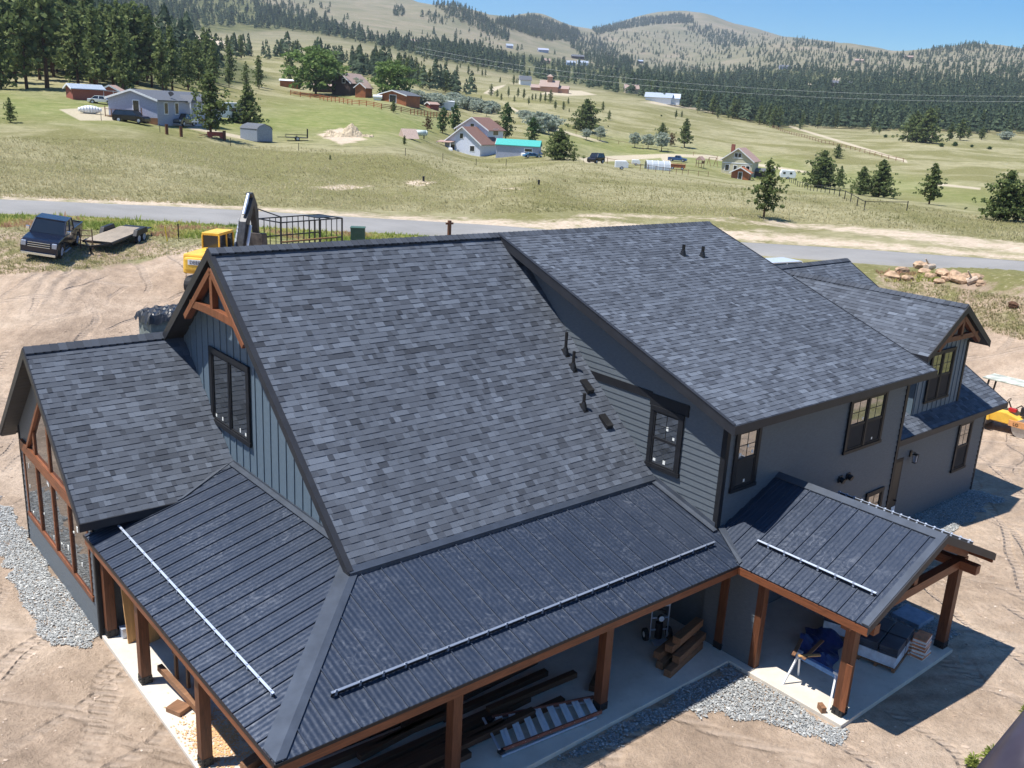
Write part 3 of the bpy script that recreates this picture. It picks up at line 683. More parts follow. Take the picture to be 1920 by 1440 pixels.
lap_wall(bw, [(9.65, -9.02, GRADE), (18.8, -9.02, GRADE), (18.8, -9.02, 5.75), (9.65, -9.02, 5.75)], (1, 0, 0), (0, -1, 0), .19, .03)
lap_wall(bw, [(18.8, -9.02, GRADE), (18.8, 0, GRADE), (18.8, 0, AZ-.2), (18.8, -9.02, 5.75)], (0, 1, 0), (1, 0, 0))
hobj(bw, 'lap_siding_wall', M['siding'], fixn=False)
bt = BX(); bt.box(9.62, -9.05, 2.6, 9.66, -8.9, 5.7); bt.box(9.625, -9.052, 2.6, 9.76, -9.02, 5.7); bt.box(18.68, -9.07, GRADE, 18.83, -9.02, 5.62); bt.box(18.80, -9.05, GRADE, 18.84, -8.9, 5.7)
bt.box(9.615, -6.45, 5.60, 9.65, -3.55, 5.82); bt.box(9.61, -7.75, 5.45, 9.65, -6.4, 5.78)
bt.out('trim_board', M['trim'])
window(house, (9.625, -7.05, 4.59), (0, -1, 0), (-1, 0, 0), 1.16, 1.76, 'hung', 4, 1, .13, 5)
window(house, (10.5, -9.055, 4.58), (1, 0, 0), (0, -1, 0), 1.06, 1.76, 'hung', 4, 1, .12, 6)
window(house, (16.42, -9.055, 4.54), (1, 0, 0), (0, -1, 0), 2.1, 1.75, 'hung', 1, 2, .12, 7)
window(house, (17.75, -9.055, 1.1), (1, 0, 0), (0, -1, 0), 1.05, 1.8, 'hung', 1, 1, .12, 8)
for x in (15.48, 15.92):
    v_ = MB(); v_.cbox(x, -9.06, 2.87, .2, .05, .2); v_.tube((x, -9.06, 2.87), (x, -9.2, 2.83), .085, .09, 12)
    hobj(v_, 'wall_vent', M['black'])
# ---- garage (right end)
gy, gz, gs = -8.6, 3.12, .576
gr = hobj(shingle_slope([(18.84, gy, gz), (27.9, gy, gz), (27.9, -1, gz+gs*7.6), (18.84, -1, gz+gs*7.6)], (1, 0, 0), rnd=rn), 'shingle_roof', [M['shingle'], M['trim']], fixn=False)
gb = MB(); gb.prism([(18.84, -1, 7.5), (27.9, -1, 7.5), (27.9, 6.4, 3.3), (18.84, 6.4, 3.3)], (0, -.05, -.09)); hobj(gb, 'shingle_roof', M['shingle'])
ridge_cap((19.6, -1, 7.52), (27.9, -1, 7.52), .57, gr, .18)
gf = MB(); gf.prism([(18.84, gy-.02, gz+.01), (27.94, gy-.02, gz+.01), (27.94, gy-.02, gz-.2), (18.84, gy-.02, gz-.2)], (0, -.03, 0))
gf.prism([(27.9, gy, gz+.03), (27.9, -1, 7.53), (27.9, -1, 7.28), (27.9, gy, gz-.2)], (.035, 0, 0)); hobj(gf, 'rake_fascia', M['fascia'], gr)
gw = MB(); lap_wall(gw, [(18.8, -8.2, GRADE), (27.2, -8.2, GRADE), (27.2, -8.2, 3.0), (18.8, -8.2, 3.0)], (1, 0, 0), (0, -1, 0), .19, .03)
lap_wall(gw, [(27.2, -8.2, GRADE), (27.2, 5.8, GRADE), (27.2, 5.8, 3.3), (27.2, -1, 7.2), (27.2, -8.2, 3.0)], (0, 1, 0), (1, 0, 0))
hobj(gw, 'lap_siding_wall', M['siding'], fixn=False)
gt = BX(); gt.box(27.1, -8.23, GRADE, 27.23, -8.2, 2.95); gt.box(18.8, gy, gz-.16, 27.9, -8.19, gz-.14); gt.out('trim_board', M['trim'])
window(house, (25.52, -8.235, 1.72), (1, 0, 0), (0, -1, 0), 1.1, 2.0, 'hung', 0, 1, .12, 9)
dr = MB(); dr.box(19.95, -8.24, SLAB, 21.05, -8.205, 2.15, 0); dr.box(20.06, -8.25, SLAB+.03, 20.94, -8.24, 2.04, 1)
door = hobj(dr, 'door', [M['trim'], M['black']])
kb = MB(); kb.tube((20.86, -8.25, .6), (20.86, -8.33, .6), .03, .035, 8); hobj(kb, 'handle', M['steel'], door)
lt = MB(); lt.cbox(21.5, -8.24, 2.2, .12, .04, .22); lt.bar((21.5, -8.24, 2.26), (21.5, -8.42, 2.30), .02, .02); lt.cbox(21.5, -8.42, 2.22, .17, .17, .03)
for dx in (-.07, .07):
    for dy in (-.07, .07): lt.bar((21.5+dx, -8.42+dy, 2.22), (21.5+dx*.8, -8.42+dy*.8, 1.93), .014, .014)
lt.cbox(21.5, -8.42, 1.92, .13, .13, .02)
la = hobj(lt, 'wall_lantern', M['black']); lg = MB(); lg.cbox(21.5, -8.42, 2.07, .1, .1, .26); hobj(lg, 'lantern_glass', M['alu'], la)
mt = MB(); mt.box(20.75, -8.26, .0, 21.0, -8.2, .35); hobj(mt, 'outlet_cover', M['white'])
# small gable (E)
ex, ez, ey0, es = 23.3, 7.31, -8.45, .66
for sg in (-1, 1):
    xe = ex+sg*2.3; pts = [(xe, ey0, ez-2.3*es), (xe, -1.2, ez-2.3*es), (ex, -1.2, ez), (ex, ey0, ez)]
    if sg > 0: pts = [pts[1], pts[0], pts[3], pts[2]]
    er = hobj(shingle_slope(pts, (0, 1, 0), rnd=rn), 'shingle_roof', [M['shingle'], M['trim']], fixn=False)
ridge_cap((ex, ey0, ez+.02), (ex, -1.2, ez+.02), .64, er, .18)
ef = MB()
for sg in (-1, 1):
    ef.prism([(ex, ey0, ez+.03), (ex+sg*2.32, ey0, ez-2.32*es+.03), (ex+sg*2.32, ey0, ez-2.32*es-.2), (ex, ey0, ez-.24)], (0, -.035, 0))
    ef.prism([(ex+sg*2.3, ey0, ez-2.3*es+.01), (ex+sg*2.3, -3.6, ez-2.3*es+.01), (ex+sg*2.3, -3.6, ez-2.3*es-.18), (ex+sg*2.3, ey0, ez-2.3*es-.18)], (sg*.03, 0, 0))
hobj(ef, 'rake_fascia', M['fascia'], er)
eso = MB()
for sg in (-1, 1): eso.prism([(ex, ey0, ez-.15), (ex+sg*2.3, ey0, ez-2.3*es-.15), (ex+sg*2.3, -7.96, ez-2.3*es-.15), (ex, -7.96, ez-.15)], (0, 0, -.02))
hobj(eso, 'soffit', M['soffit'])
ew = MB(); batten_wall(ew, [(21.55, -7.96, 3.3), (25.0, -7.96, 3.3), (25.0, -7.96, 5.95), (ex, -7.96, ez-.2), (21.55, -7.96, 5.95)], (1, 0, 0), (0, -1, 0), .33, .16)
ew.prism([(25.0, -7.96, 3.2), (25.0, -4, 5.0), (25.0, -4, 5.9), (25.0, -7.96, 5.9)], (-.05, 0, 0)); ew.prism([(21.55, -7.96, 3.2), (21.55, -4, 5.0), (21.55, -4, 5.9), (21.55, -7.96, 5.9)], (.05, 0, 0))
hobj(ew, 'board_siding_wall', M['batten'])
ec = MB(); ec.box(24.9, -7.99, 3.4, 25.03, -7.96, 5.8); hobj(ec, 'trim_board', M['trim'])
window(house, (23.12, -7.995, 4.76), (1, 0, 0), (0, -1, 0), 1.72, 1.86, 'hung', 0, 2, .1, 10)
et = MB()
for sg in (-1, 1): et.bar((ex, ey0+.1, ez-.42), (ex+sg*1.5, ey0+.1, ez-.42-1.5*es), .15, .16, 0, .5, (0, 1, 0))
et.bar((ex, ey0+.1, 6.22), (ex, ey0+.1, ez-.4), .14, .14); et.bar((ex-1.25, ey0+.1, 6.2), (ex+1.25, ey0+.1, 6.2), .14, .18)
hobj(et, 'gable_truss', M['beamdark'], bevel=.005)
# ---- left wing (C)
cx0, cy, cz, cs = -3.6, 3.47, 6.37, .861
cr = hobj(shingle_slope([(cx0, -.48, cz-cs*3.95), (.52, -.48, cz-cs*3.95), (.52, cy, cz), (cx0, cy, cz)], (1, 0, 0), rnd=rn), 'shingle_roof', [M['shingle'], M['trim']], fixn=False)
cb = MB(); cb.prism([(cx0, cy, cz), (.52, cy, cz), (.52, 7.45, cz-cs*3.98), (cx0, 7.45, cz-cs*3.98)], (0, -.08, -.09)); hobj(cb, 'shingle_roof', M['shingle'])
ridge_cap((cx0, cy, cz+.02), (.52, cy, cz+.02), .84, cr, .18)
ce = cz-cs*3.95
cf = MB()
for sg in (-1, 1): cf.prism([(cx0, cy, cz+.03), (cx0, cy+sg*3.97, ce+.02), (cx0, cy+sg*3.97, ce-.2), (cx0, cy, cz-.26)], (-.035, 0, 0))
cf.prism([(cx0-.035, -.5, ce+.01), (.5, -.5, ce+.01), (.5, -.5, ce-.2), (cx0-.035, -.5, ce-.2)], (0, -.03, 0))
cf.prism([(cx0-.035, 7.44, ce+.01), (.5, 7.44, ce+.01), (.5, 7.44, ce-.2), (cx0-.035, 7.44, ce-.2)], (0, .03, 0))
hobj(cf, 'rake_fascia', M['fascia'], cr)
cso = MB()
for sg in (-1, 1):
    for k in range(24):
        y0, y1 = cy+sg*3.95*k/24, cy+sg*3.95*(k+.93)/24
        cso.prism([(cx0, y0, cz-.2-cs*abs(y0-cy)), (-3.2, y0, cz-.2-cs*abs(y0-cy)), (-3.2, y1, cz-.2-cs*abs(y1-cy)), (cx0, y1, cz-.2-cs*abs(y1-cy))], (0, 0, -.03))
hobj(cso, 'soffit', M['soffit'])
cxw = -3.2; cw = MB()
# window wall: siding round the openings
lap_wall(cw, [(cxw, 6.94, GRADE), (cxw, 0, GRADE), (cxw, 0, .42), (cxw, 6.94, .42)], (0, -1, 0), (-1, 0, 0))
lap_wall(cw, [(cxw, .36, .42), (cxw, 0, .42), (cxw, 0, 2.62), (cxw, .36, 2.62)], (0, -1, 0), (-1, 0, 0))
lap_wall(cw, [(cxw, 6.94, .42), (cxw, 6.55, .42), (cxw, 6.55, 2.62), (cxw, 6.94, 2.62)], (0, -1, 0), (-1, 0, 0))
def rk_(y, o=0): return 5.2-1.0*abs(y-cy)+o
cw.add([(cxw, 6.94, 2.62), (cxw, 6.94, 3.25), (cxw, cy, cz-.22), (cxw, 0, 3.25), (cxw, 0, 2.62), (cxw, 1.0, 2.62), (cxw, cy, 5.2), (cxw, 5.94, 2.62)], [(0, 1, 2, 6, 7), (2, 3, 4, 5, 6)])
cw.prism([(cxw, 0, GRADE), (.5, 0, GRADE), (.5, 0, 3.2), (cxw, 0, 2.9)], (0, .08, 0)); cw.prism([(cxw, 6.94, GRADE), (.5, 6.94, GRADE), (.5, 6.94, 3.2), (cxw, 6.94, 3.2)], (0, -.08, 0))
hobj(cw, 'lap_siding_wall', M['siding'])
ctm = BX(); ctm.box(cxw-.03, -.02, GRADE, cxw+.02, .1, 2.9); ctm.box(cxw-.03, 6.86, GRADE, cxw+.02, 6.97, 3.2); ctm.box(cxw-.02, -.05, GRADE, -3.0, 0, 2.3); ctm.out('trim_board', M['trim'])
wfr = MB()
wfr.box(cxw-.09, .34, 2.55, cxw+.02, 6.56, 2.88); wfr.box(cxw-.06, .3, .40, cxw+.02, 6.6, .54)
for y in (.40, 1.90, 3.45, 5.0, 6.5): wfr.box(cxw-.07 if .5 < y < 6.4 else cxw-.04, y-.055, .54, cxw+.02, y+.055, 2.55)
for y in (1.9, 3.45, 5.0): wfr.box(cxw-.06, y-.055, 2.88, cxw+.02, y+.08, rk_(y, -.1))
for sg in (-1, 1): wfr.bar((cxw-.05, cy, 5.16), (cxw-.05, cy+sg*2.32, 5.16-2.32), .11, .10, 0, .5, (1, 0, 0))
wfo = hobj(wfr, 'timber_window_frame', M['beamy'], bevel=.006)
tones = random.Random(5)
for y0, y1 in ((.46, 1.84), (1.96, 3.39), (3.51, 4.94), (5.06, 6.44)):
    g_ = MB(); g_.box(cxw-.02, y0, .54, cxw+.01, y1, 2.55); pa = hobj(g_, 'pane', M['glass'], wfo)
    for k in range(4):
        yy = tones.uniform(y0+.1, y1-.15); zz = tones.uniform(.6, 2.4); hobj(MB().box(cxw-.03, yy, zz, cxw-.021, yy+tones.uniform(.03, .1), zz+tones.uniform(.03, .16)), 'sticker', M['sticker'], wfo)
for y0, y1 in ((1.15, 1.82), (1.98, 3.37), (3.53, 4.92), (5.08, 5.75)):
    g_ = MB(); g_.prism([(cxw-.02, y0, 2.88), (cxw-.02, y1, 2.88), (cxw-.02, y1, rk_(y1, -.02)), (cxw-.02, y0, rk_(y0, -.02))], (.03, 0, 0)); hobj(g_, 'pane', M['glass'], wfo)
cva = MB(); cva.prism([(-1.25, -.47, 2.99), (-1.1, -.47, 3.03), (.5, .14, 3.50), (.36, .2, 3.50)], (0, 0, .025)); hobj(cva, 'valley_flashing', M['flash'], cr)
# ---- wrap-around metal porch roof
MS = .27; XL, YD, ZP = -3.38, -10.24, 2.40; zE = ZP+MS*3.38
front = [(XL, YD, ZP), (9.05, YD, ZP), (9.82, -9.02, ZP+MS*1.22), (9.82, -6.86, zE), (0, -6.86, zE)]
pan, ribs = metal_slope(front, (1, 0, 0), .5, .13)
mf = hobj(pan, 'metal_roof', M['metal'], smooth=False, fixn=False)
left = [(XL, YD, ZP), (XL, .1, ZP), (.53, .1, ZP+MS*3.91), (.53, -6.33, ZP+MS*3.91), (0, -6.86, zE)]
pan, ribs = metal_slope(left, (0, 1, 0), .5, .16)
ml = hobj(pan, 'metal_roof', M['metal'], fixn=False)
hp = MB(); A_ = Vector((XL, YD, ZP)); B_ = Vector((.06, -6.80, ZP+MS*3.44)); d1 = Vector((1, -1, -.0)).normalized()
for sg in (-1, 1):
    o = Vector((1, 0, 0)) if sg > 0 else Vector((0, 1, 0)); o2 = o*(.2 if sg > 0 else .46)
    hp.prism([A_+Z*.055, B_+Z*.055, B_+o2+Z*.045, A_+o2+Z*.045], (0, 0, -.03))
hobj(hp, 'hip_cap', M['flash'])
wbf = MB(); wbf.prism([(9.60, -9.0, 2.76), (9.60, -6.86, 3.34), (9.60, -6.86, 3.5), (9.60, -9.0, 2.92)], (.03, 0, 0)); wbf.prism([(9.44, -9.1, 2.76), (9.44, -6.86, 3.36), (9.6, -6.86, 3.37), (9.6, -9.1, 2.77)], (0, 0, .012)); hobj(wbf, 'wall_flashing', M['flash'])
fm = MB()
fm.prism([(XL-.02, YD-.02, ZP+.012), (9.06, YD-.02, ZP+.012), (9.06, YD-.02, ZP-.05), (XL-.02, YD-.02, ZP-.05)], (0, -.012, 0))
fm.prism([(XL-.02, YD-.02, ZP+.012), (XL-.02, .1, ZP+.012), (XL-.02, .1, ZP-.05), (XL-.02, YD-.02, ZP-.05)], (-.012, 0, 0)); hobj(fm, 'drip_edge', M['trim'])
bx = MB(); bx.box(XL, YD, ZP-.25, 9.05, YD+.05, ZP-.055); hobj(bx, 'eave_board', M['beamx'])
by = MB(); by.box(XL, YD+.05, ZP-.25, XL+.05, .1, ZP-.055); hobj(by, 'eave_board', M['beamy'])
cgl = MB(); cgl.prism([(XL+.05, YD+.05, ZP-.10), (9.65, YD+.05, ZP-.10), (9.65, -6.4, zE-.10), (0, -6.86, zE-.12)], (0, 0, -.03)); cgl.prism([(XL+.05, YD+.05, ZP-.10), (XL+.05, .1, ZP-.10), (.53, .1, zE), (.53, -6.4, zE)], (0, 0, -.03)); hobj(cgl, 'porch_ceiling', M['beamdark'])
bm_ = MB(); bm_.box(-3.12, -9.77, 1.95, 9.7, -9.53, 2.27); hobj(bm_, 'porch_beam', M['beamx'])
bm_ = MB(); bm_.box(-3.12, -9.52, 1.95, -2.88, 0, 2.27); hobj(bm_, 'porch_beam', M['beamy'])
def post(x, y, top=1.95, w=.235, base=True, mat='post'):
    p = MB(); p.box(x-w/2, y-w/2, SLAB, x+w/2, y+w/2, top); o = hobj(p, 'porch_post', M[mat], bevel=.008)
    if base:
        b = MB(); b.box(x-w/2-.008, y-w/2-.008, SLAB+.002, x+w/2+.008, y+w/2+.008, SLAB+.2)
        for dx in (-.06, .06):
            for dz in (.06, .14):
                b.tube((x+dx, y-w/2-.008, SLAB+dz), (x+dx, y-w/2-.03, SLAB+dz), .016, .016, 6); b.tube((x-w/2-.008, y+dx, SLAB+dz), (x-w/2-.03, y+dx, SLAB+dz), .016, .016, 6)
        hobj(b, 'post_base', M['steel'], o)
    return o
for x in (9.56, 5.09, .78, -3.0): post(x, -9.65)
for y in (-.16, -2.62, -6.16): post(-3.0, y)
# ---- entry porch (D)
DX0, DXR, DX1, DY0, DY1, DZ = 9.05, 12.2, 15.35, -13.76, -9.02, 2.40; ds = .43
left = [(DX0, DY0, DZ), (DX0, -10.24, DZ), (9.82, DY1, DZ+ds*.77), (DXR, DY1, DZ+ds*3.15), (DXR, DY0, DZ+ds*3.15)]
pan, ribs = metal_slope(left, (0, 1, 0), .47, .32)
md = hobj(pan, 'metal_roof', M['metal'], fixn=False)
right = [(DX1, DY0, DZ), (DX1, DY1, DZ), (DXR, DY1, DZ+ds*3.15), (DXR, DY0, DZ+ds*3.15)]
pan, ribs = metal_slope(right, (0, 1, 0), .47, .32)
md2 = hobj(pan, 'metal_roof', M['metal'], fixn=False)
dz1 = DZ+ds*3.15; dc_ = MB()
for sg in (-1, 1): dc_.prism([(DXR, DY0, dz1+.06), (DXR, DY1, dz1+.06), (DXR+sg*.2, DY1, dz1-.2*ds+.05), (DXR+sg*.2, DY0, dz1-.2*ds+.05)], (0, 0, -.02))
for sg in (-1, 1): dc_.prism([(DXR, DY0, dz1+.05), (DXR+sg*3.15, DY0, DZ+.05), (DXR+sg*3.15, DY0+.17, DZ+.05), (DXR, DY0+.17, dz1+.05)], (0, 0, -.025))
dc_.prism([(9.05, -10.26, 2.43), (9.16, -10.26, 2.47), (9.93, -9.04, 2.80), (9.70, -9.04, 2.77)], (0, 0, .025))
hobj(dc_, 'ridge_cap', M['flash'], md)
df = MB()
for sg in (-1, 1): df.prism([(DXR, DY0-.005, dz1+.04), (DXR+sg*3.17, DY0-.005, DZ+.03), (DXR+sg*3.17, DY0-.005, DZ-.17), (DXR, DY0-.005, dz1-.17)], (0, -.03, 0))
hobj(df, 'rake_fascia', M['fascia'], md)
de = MB(); de.box(DX0, DY0, DZ-.23, DX0+.05, -10.24, DZ-.045); hobj(de, 'eave_board', M['beamy'])
de = MB(); de.box(DX1-.05, DY0, DZ-.23, DX1, DY1, DZ-.045); hobj(de, 'eave_board', M['beamy'])
dcl = MB()
for sg in (-1, 1): dcl.prism([(DXR, DY0+.03, dz1-.1), (DXR+sg*3.1, DY0+.03, DZ-.1), (DXR+sg*3.1, DY1, DZ-.1), (DXR, DY1, dz1-.1)], (0, 0, -.03))
hobj(dcl, 'porch_ceiling', M['beamdark'])
for x in (9.62, 14.65):
    d_ = MB(); d_.box(x-.12, -13.7, 2.0, x+.12, -9.1, 2.24); hobj(d_, 'porch_beam', M['beamy'])
d_ = MB(); d_.bar((9.2, -13.16, 2.12), (15.0, -13.16, 2.12), .22, .24)
for sg in (-1, 1): d_.bar((DXR, -13.16, dz1-.26), (DXR+sg*2.75, -13.16, dz1-.26-2.75*ds), .2, .2, 0, .5, (0, 1, 0))
d_.bar((DXR, -13.16, 2.2), (DXR, -13.16, dz1-.3), .18, .18)
d_.bar((DXR, -13.7, dz1-.25), (DXR, -9.1, dz1-.25), .2, .22)
hobj(d_, 'gable_truss', M['beamx'])
for x, y in ((9.62, -13.16), (14.65, -13.16), (9.58, -10.72), (14.65, -10.72)): post(x, y, 2.0, .25 if y < -12 else .2, y < -12)
wg = MB(); lap_wall(wg, [(9.5, -9.04, SLAB), (9.5, -10.62, SLAB), (9.5, -10.62, 2.2), (9.5, -9.04, 2.2)], (0, -1, 0), (-1, 0, 0)); wg.box(9.5, -10.62, SLAB, 9.62, -9.04, 2.2)
hobj(MB().box(14.6, -10.62, SLAB, 14.72, -9.04, 2.2), 'wing_wall', M['siding'])
hobj(wg, 'wing_wall', M['siding'], fixn=False)
# ---- slabs
sl = MB()
sl.box(-3.2, -10.2, GRADE-.15, 9.25, -6.3, SLAB); sl.box(-3.2, -6.3, GRADE-.15, .6, .0, SLAB)
sl.box(9.25, -13.45, GRADE-.15, 14.78, -6.4, SLAB)
hobj(sl, 'porch_slab', M['concrete'], bevel=.012)
# ---- snow rails
def snow_rail(a, b, n, parent, step=.5, white=False, mat='alu'):
    a = Vector(a); b = Vector(b); n = Vector(n).normalized(); d = (b-a).normalized(); mb = MB(); L = (b-a).length
    mb.bar(a+n*.116, b+n*.116, .05, .016, 0, .5, n)
    side = d.cross(n).normalized(); mb.bar(a+n*.06, b+n*.06, .012, .09, 1, .5, n)  # dark plate: shade of the rail's lower side put into its colour
    k = 0.1
    while k < L:
        p = a+d*k; mb.cbox(p.x+n.x*.055, p.y+n.y*.055, p.z+n.z*.055, .045, .05, .07, 0, rz=math.atan2(d.y, d.x)); mb.cbox(p.x+n.x*.135, p.y+n.y*.135, p.z+n.z*.135, .045, .03, .02, 0, rz=math.atan2(d.y, d.x)); k += step/ (2 if white else 1)
    return hobj(mb, 'snow_rail', [M[mat], M['steel']], parent)
snow_rail((-1.9, -9.43, ZP+MS*.81), (9.05, -9.43, ZP+MS*.81), (0, -MS, 1), mf, mat='rail')
snow_rail((-2.69, -8.84, ZP+MS*.69), (-2.69, -.44, ZP+MS*.69), (-MS, 0, 1), ml)
snow_rail((9.87, -13.43, DZ+ds*.82), (9.87, -10.18, DZ+ds*.82), (-ds, 0, 1), md, .47)
snow_rail((14.45, -13.5, DZ+ds*.9), (14.45, -9.6, DZ+ds*.9), (ds, 0, 1), md2, .47, True)
# ---- roof vents
def pipe_vent(x, y, zf, h, r=.045):
    z = zf(y); mb = MB(); mb.tube((x, y+.0, z-.02), (x, y, z+h), r, r, 14); mb.tube((x, y, z-.05), (x, y, z+.17), .12, r+.012, 14)
    mb.prism([(x-.09, y-.13, zf(y-.13)+.014), (x+.09, y-.13, zf(y-.13)+.014), (x+.09, y+.1, zf(y+.1)+.014), (x-.09, y+.1, zf(y+.1)+.014)], (0, 0, .01))
    return hobj(mb, 'vent_pipe', M['black'])
fA = lambda y: AZ+.851*y; fB = lambda y: AZ+bs*y
for x, y, h in ((9.1, -3.48, .62), (9.05, -3.89, .5), (8.6, -4.88, .42)): pipe_vent(x, y, fA, h)
for x, y, h in ((15.74, -1.98, .36), (16.53, -2.18, .36)): pipe_vent(x, y, fB, h, .055)
for x, y in ((9.12, -4.44), (9.05, -5.35)):
    z = fA(y); v_ = MB(); v_.prism([(x-.12, y-.16, fA(y-.16)), (x-.12, y+.2, fA(y+.2)), (x-.12, y+.16, fA(y+.2)+.06), (x-.12, y-.12, fA(y-.16)+.17), (x-.12, y-.2, fA(y-.16)+.13)], (.24, 0, 0)); hobj(v_, 'vent_hood', M['black'])
# ---- chimney stack under a tarp
ch = MB(); rr = random.Random(4)
for k in range(17):
    z0 = GRADE+.4*k
    if z0 > 5.65: break
    ch.box(.95+.003*(k % 2), 7.2, z0, 2.6, 8.35, z0+.392)
cho = hobj(ch, 'chimney', plain('green_grey_block', (.17, .20, .19), .85, 0, .2, 5))
tp = MB(); nx, ny = 26, 22
def tz(i, j):
    x = .84+1.87*i/nx; y = 7.08+1.39*j/ny; e = max(0, .95-x, x-2.62, 7.18-y, y-8.37)
    return (x, y, 6.02-e*2.4+.03*math.sin(i*1.1+j*.5)+.03*math.sin(j*1.3-i*.5)+rr.uniform(-.012, .012)+.1*(i/nx)+(.06*math.sin(j*.9) if i < 3 else 0))
g_ = [[tz(i, j) for j in range(ny+1)] for i in range(nx+1)]
vs = [p for r in g_ for p in r]; fs = [(i*(ny+1)+j, (i+1)*(ny+1)+j, (i+1)*(ny+1)+j+1, i*(ny+1)+j+1) for i in range(nx) for j in range(ny)]
tp.add(vs, fs); hobj(tp, 'tarp', plain('black_plastic_tarp', (.02, .022, .027), .42, 0, .1, 3, .5), cho, smooth=False)

# ================================================================ THINGS ROUND THE HOUSE
def lobj(mb, name, mats, parent, **k): return mb.build(name, mats, parent, **k)
def heading(a, b): return math.atan2(b.y-a.y, b.x-a.x)
# ---- timbers
def timber(name, a, b, w, h, mat, label, cat='timber', group=None):
    a = Vector(a); b = Vector(b); c = (a+b)/2; mb = MB(); mb.bar(a-c, b-c, w, h)
    o = mb.build(name, mat, bevel=.006); o.location = c; return tag(o, label, cat, group)
tr_ = random.Random(21)
G1 = 'dark timbers lying under the front porch'
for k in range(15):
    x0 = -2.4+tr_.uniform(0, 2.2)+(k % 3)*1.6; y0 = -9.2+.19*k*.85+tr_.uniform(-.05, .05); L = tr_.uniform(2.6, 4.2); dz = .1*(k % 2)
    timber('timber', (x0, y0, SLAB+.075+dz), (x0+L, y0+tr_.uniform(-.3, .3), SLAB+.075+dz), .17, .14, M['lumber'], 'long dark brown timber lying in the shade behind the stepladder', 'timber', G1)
G2 = 'brown beams stacked by the inner porch corner'
st = [((7.35, -9.75), (9.1, -9.35), 0, .2), ((7.45, -9.4), (9.15, -9.02), 0, .2), ((7.75, -9.66), (9.25, -9.3), 1, .2), ((7.5, -9.25), (9.0, -8.95), 1, .2), ((7.72, -9.42), (9.2, -9.1), 2, .21), ((7.9, -9.5), (9.15, -9.22), 3, .22)]
lbs = ['lowest front beam of the brown stack on the porch slab', 'lowest back beam of the brown stack on the porch slab', 'front beam in the second layer of the brown porch stack', 'back beam in the second layer of the brown porch stack', 'beam in the third layer of the brown porch stack', 'short topmost beam of the brown stack on the porch slab']
for (a, b, l, w), lb in zip(st, lbs): timber('beam', (*a, SLAB+.1+.2*l), (*b, SLAB+.1+.2*l), w, .195, M['lumberlite'], lb, 'beam', G2)
timber('timber', (-2.70, -2.75, SLAB+.35), (-2.45, -4.9, SLAB+.12), .12, .15, M['lumberlite'], 'brown timber leaning low between the left porch posts', 'timber')
timber('wood_block', (-2.95, -4.2, SLAB+.06), (-2.62, -4.05, SLAB+.06), .42, .11, M['lumberlite'], 'square brown wood block lying on the pale slab', 'block')
timber('timber', (-2.5, -6.9, SLAB+.12), (-.9, -6.4, SLAB+.12), .22, .2, M['lumberlite'], 'thick brown timber by the front left porch post', 'timber')
timber('timber', (-2.35, -7.35, SLAB+.12), (-.7, -6.9, SLAB+.12), .24, .22, M['lumberlite'], 'thick brown timber nearest the front corner of the porch', 'timber')
timber('timber', (-2.1, -7.15, SLAB+.34), (-.9, -6.8, SLAB+.34), .2, .2, M['lumberlite'], 'thick brown timber on top of two others near the porch corner', 'timber')
timber('timber', (5.35, -9.1, SLAB+.1), (7.0, -8.1, SLAB+.1), .15, .16, M['lumber'], 'dark timber offcut behind the second front porch post', 'timber')
for k, (x, y, h, w) in enumerate(((-2.55, -.75, 1.75, .5), (-2.3, -1.05, 1.6, .45))):
    mb = MB(); mb.box(-w/2, -.02, 0, w/2, .02, h); o = mb.build('plywood_sheet', M['fresh'], bevel=.004); o.location = (x, y, SLAB); o.rotation_euler = (R_(-6), 0, R_(12))
    tag(o, ('bright orange plywood sheet leaning inside the first left porch bay', 'pale plywood sheet behind the bright orange one in the left porch')[k], 'plywood')
mb = MB(); mb.box(-.12, -.1, 0, .12, .1, .26); mb.box(-.13, -.11, .26, .13, .11, .28); o = mb.build('paint_can', M['alu'], bevel=.01); o.location = (-2.72, -.42, SLAB); tag(o, 'small square metal can beside the corner post', 'can')
# worktable on the left porch
wt = empty('work_bench', (-1.9, -3.1, SLAB), .2, 'small wooden work bench in the left porch bay', 'bench')
mb = MB(); mb.box(-.5, -.3, .72, .5, .3, .76); lobj(mb, 'bench_top', M['lumberlite'], wt)
for x in (-.44, .44):
    for y in (-.24, .24): mb = MB(); mb.box(x-.035, y-.035, 0, x+.035, y+.035, .72); lobj(mb, 'leg', M['lumberlite'], wt)
# sawdust
nsd = 2600; sx = rng.normal(-2.35, .42, nsd); sy = rng.normal(-5.6, .55, nsd); keep = (sx > -3.15) & (sx < -1.2); sx, sy = sx[keep], sy[keep]; n_ = len(sx)
an = rng.uniform(0, 6.28, n_); s_ = rng.uniform(.012, .035, n_); P0 = np.stack([sx, sy, np.full(n_, SLAB+.006)], 1)
tri = np.stack([P0+np.stack([np.cos(an+q)*s_, np.sin(an+q)*s_, rng.uniform(0, .02, n_)], 1) for q in (0, 2.1, 4.2)], 1).reshape(-1, 3)
tag(npmesh('sawdust', tri, np.arange(3*n_).reshape(-1, 3), plain('sawdust', (.72, .42, .2), .9)), 'orange sawdust scattered over the pale left porch slab', 'sawdust', kind='stuff')
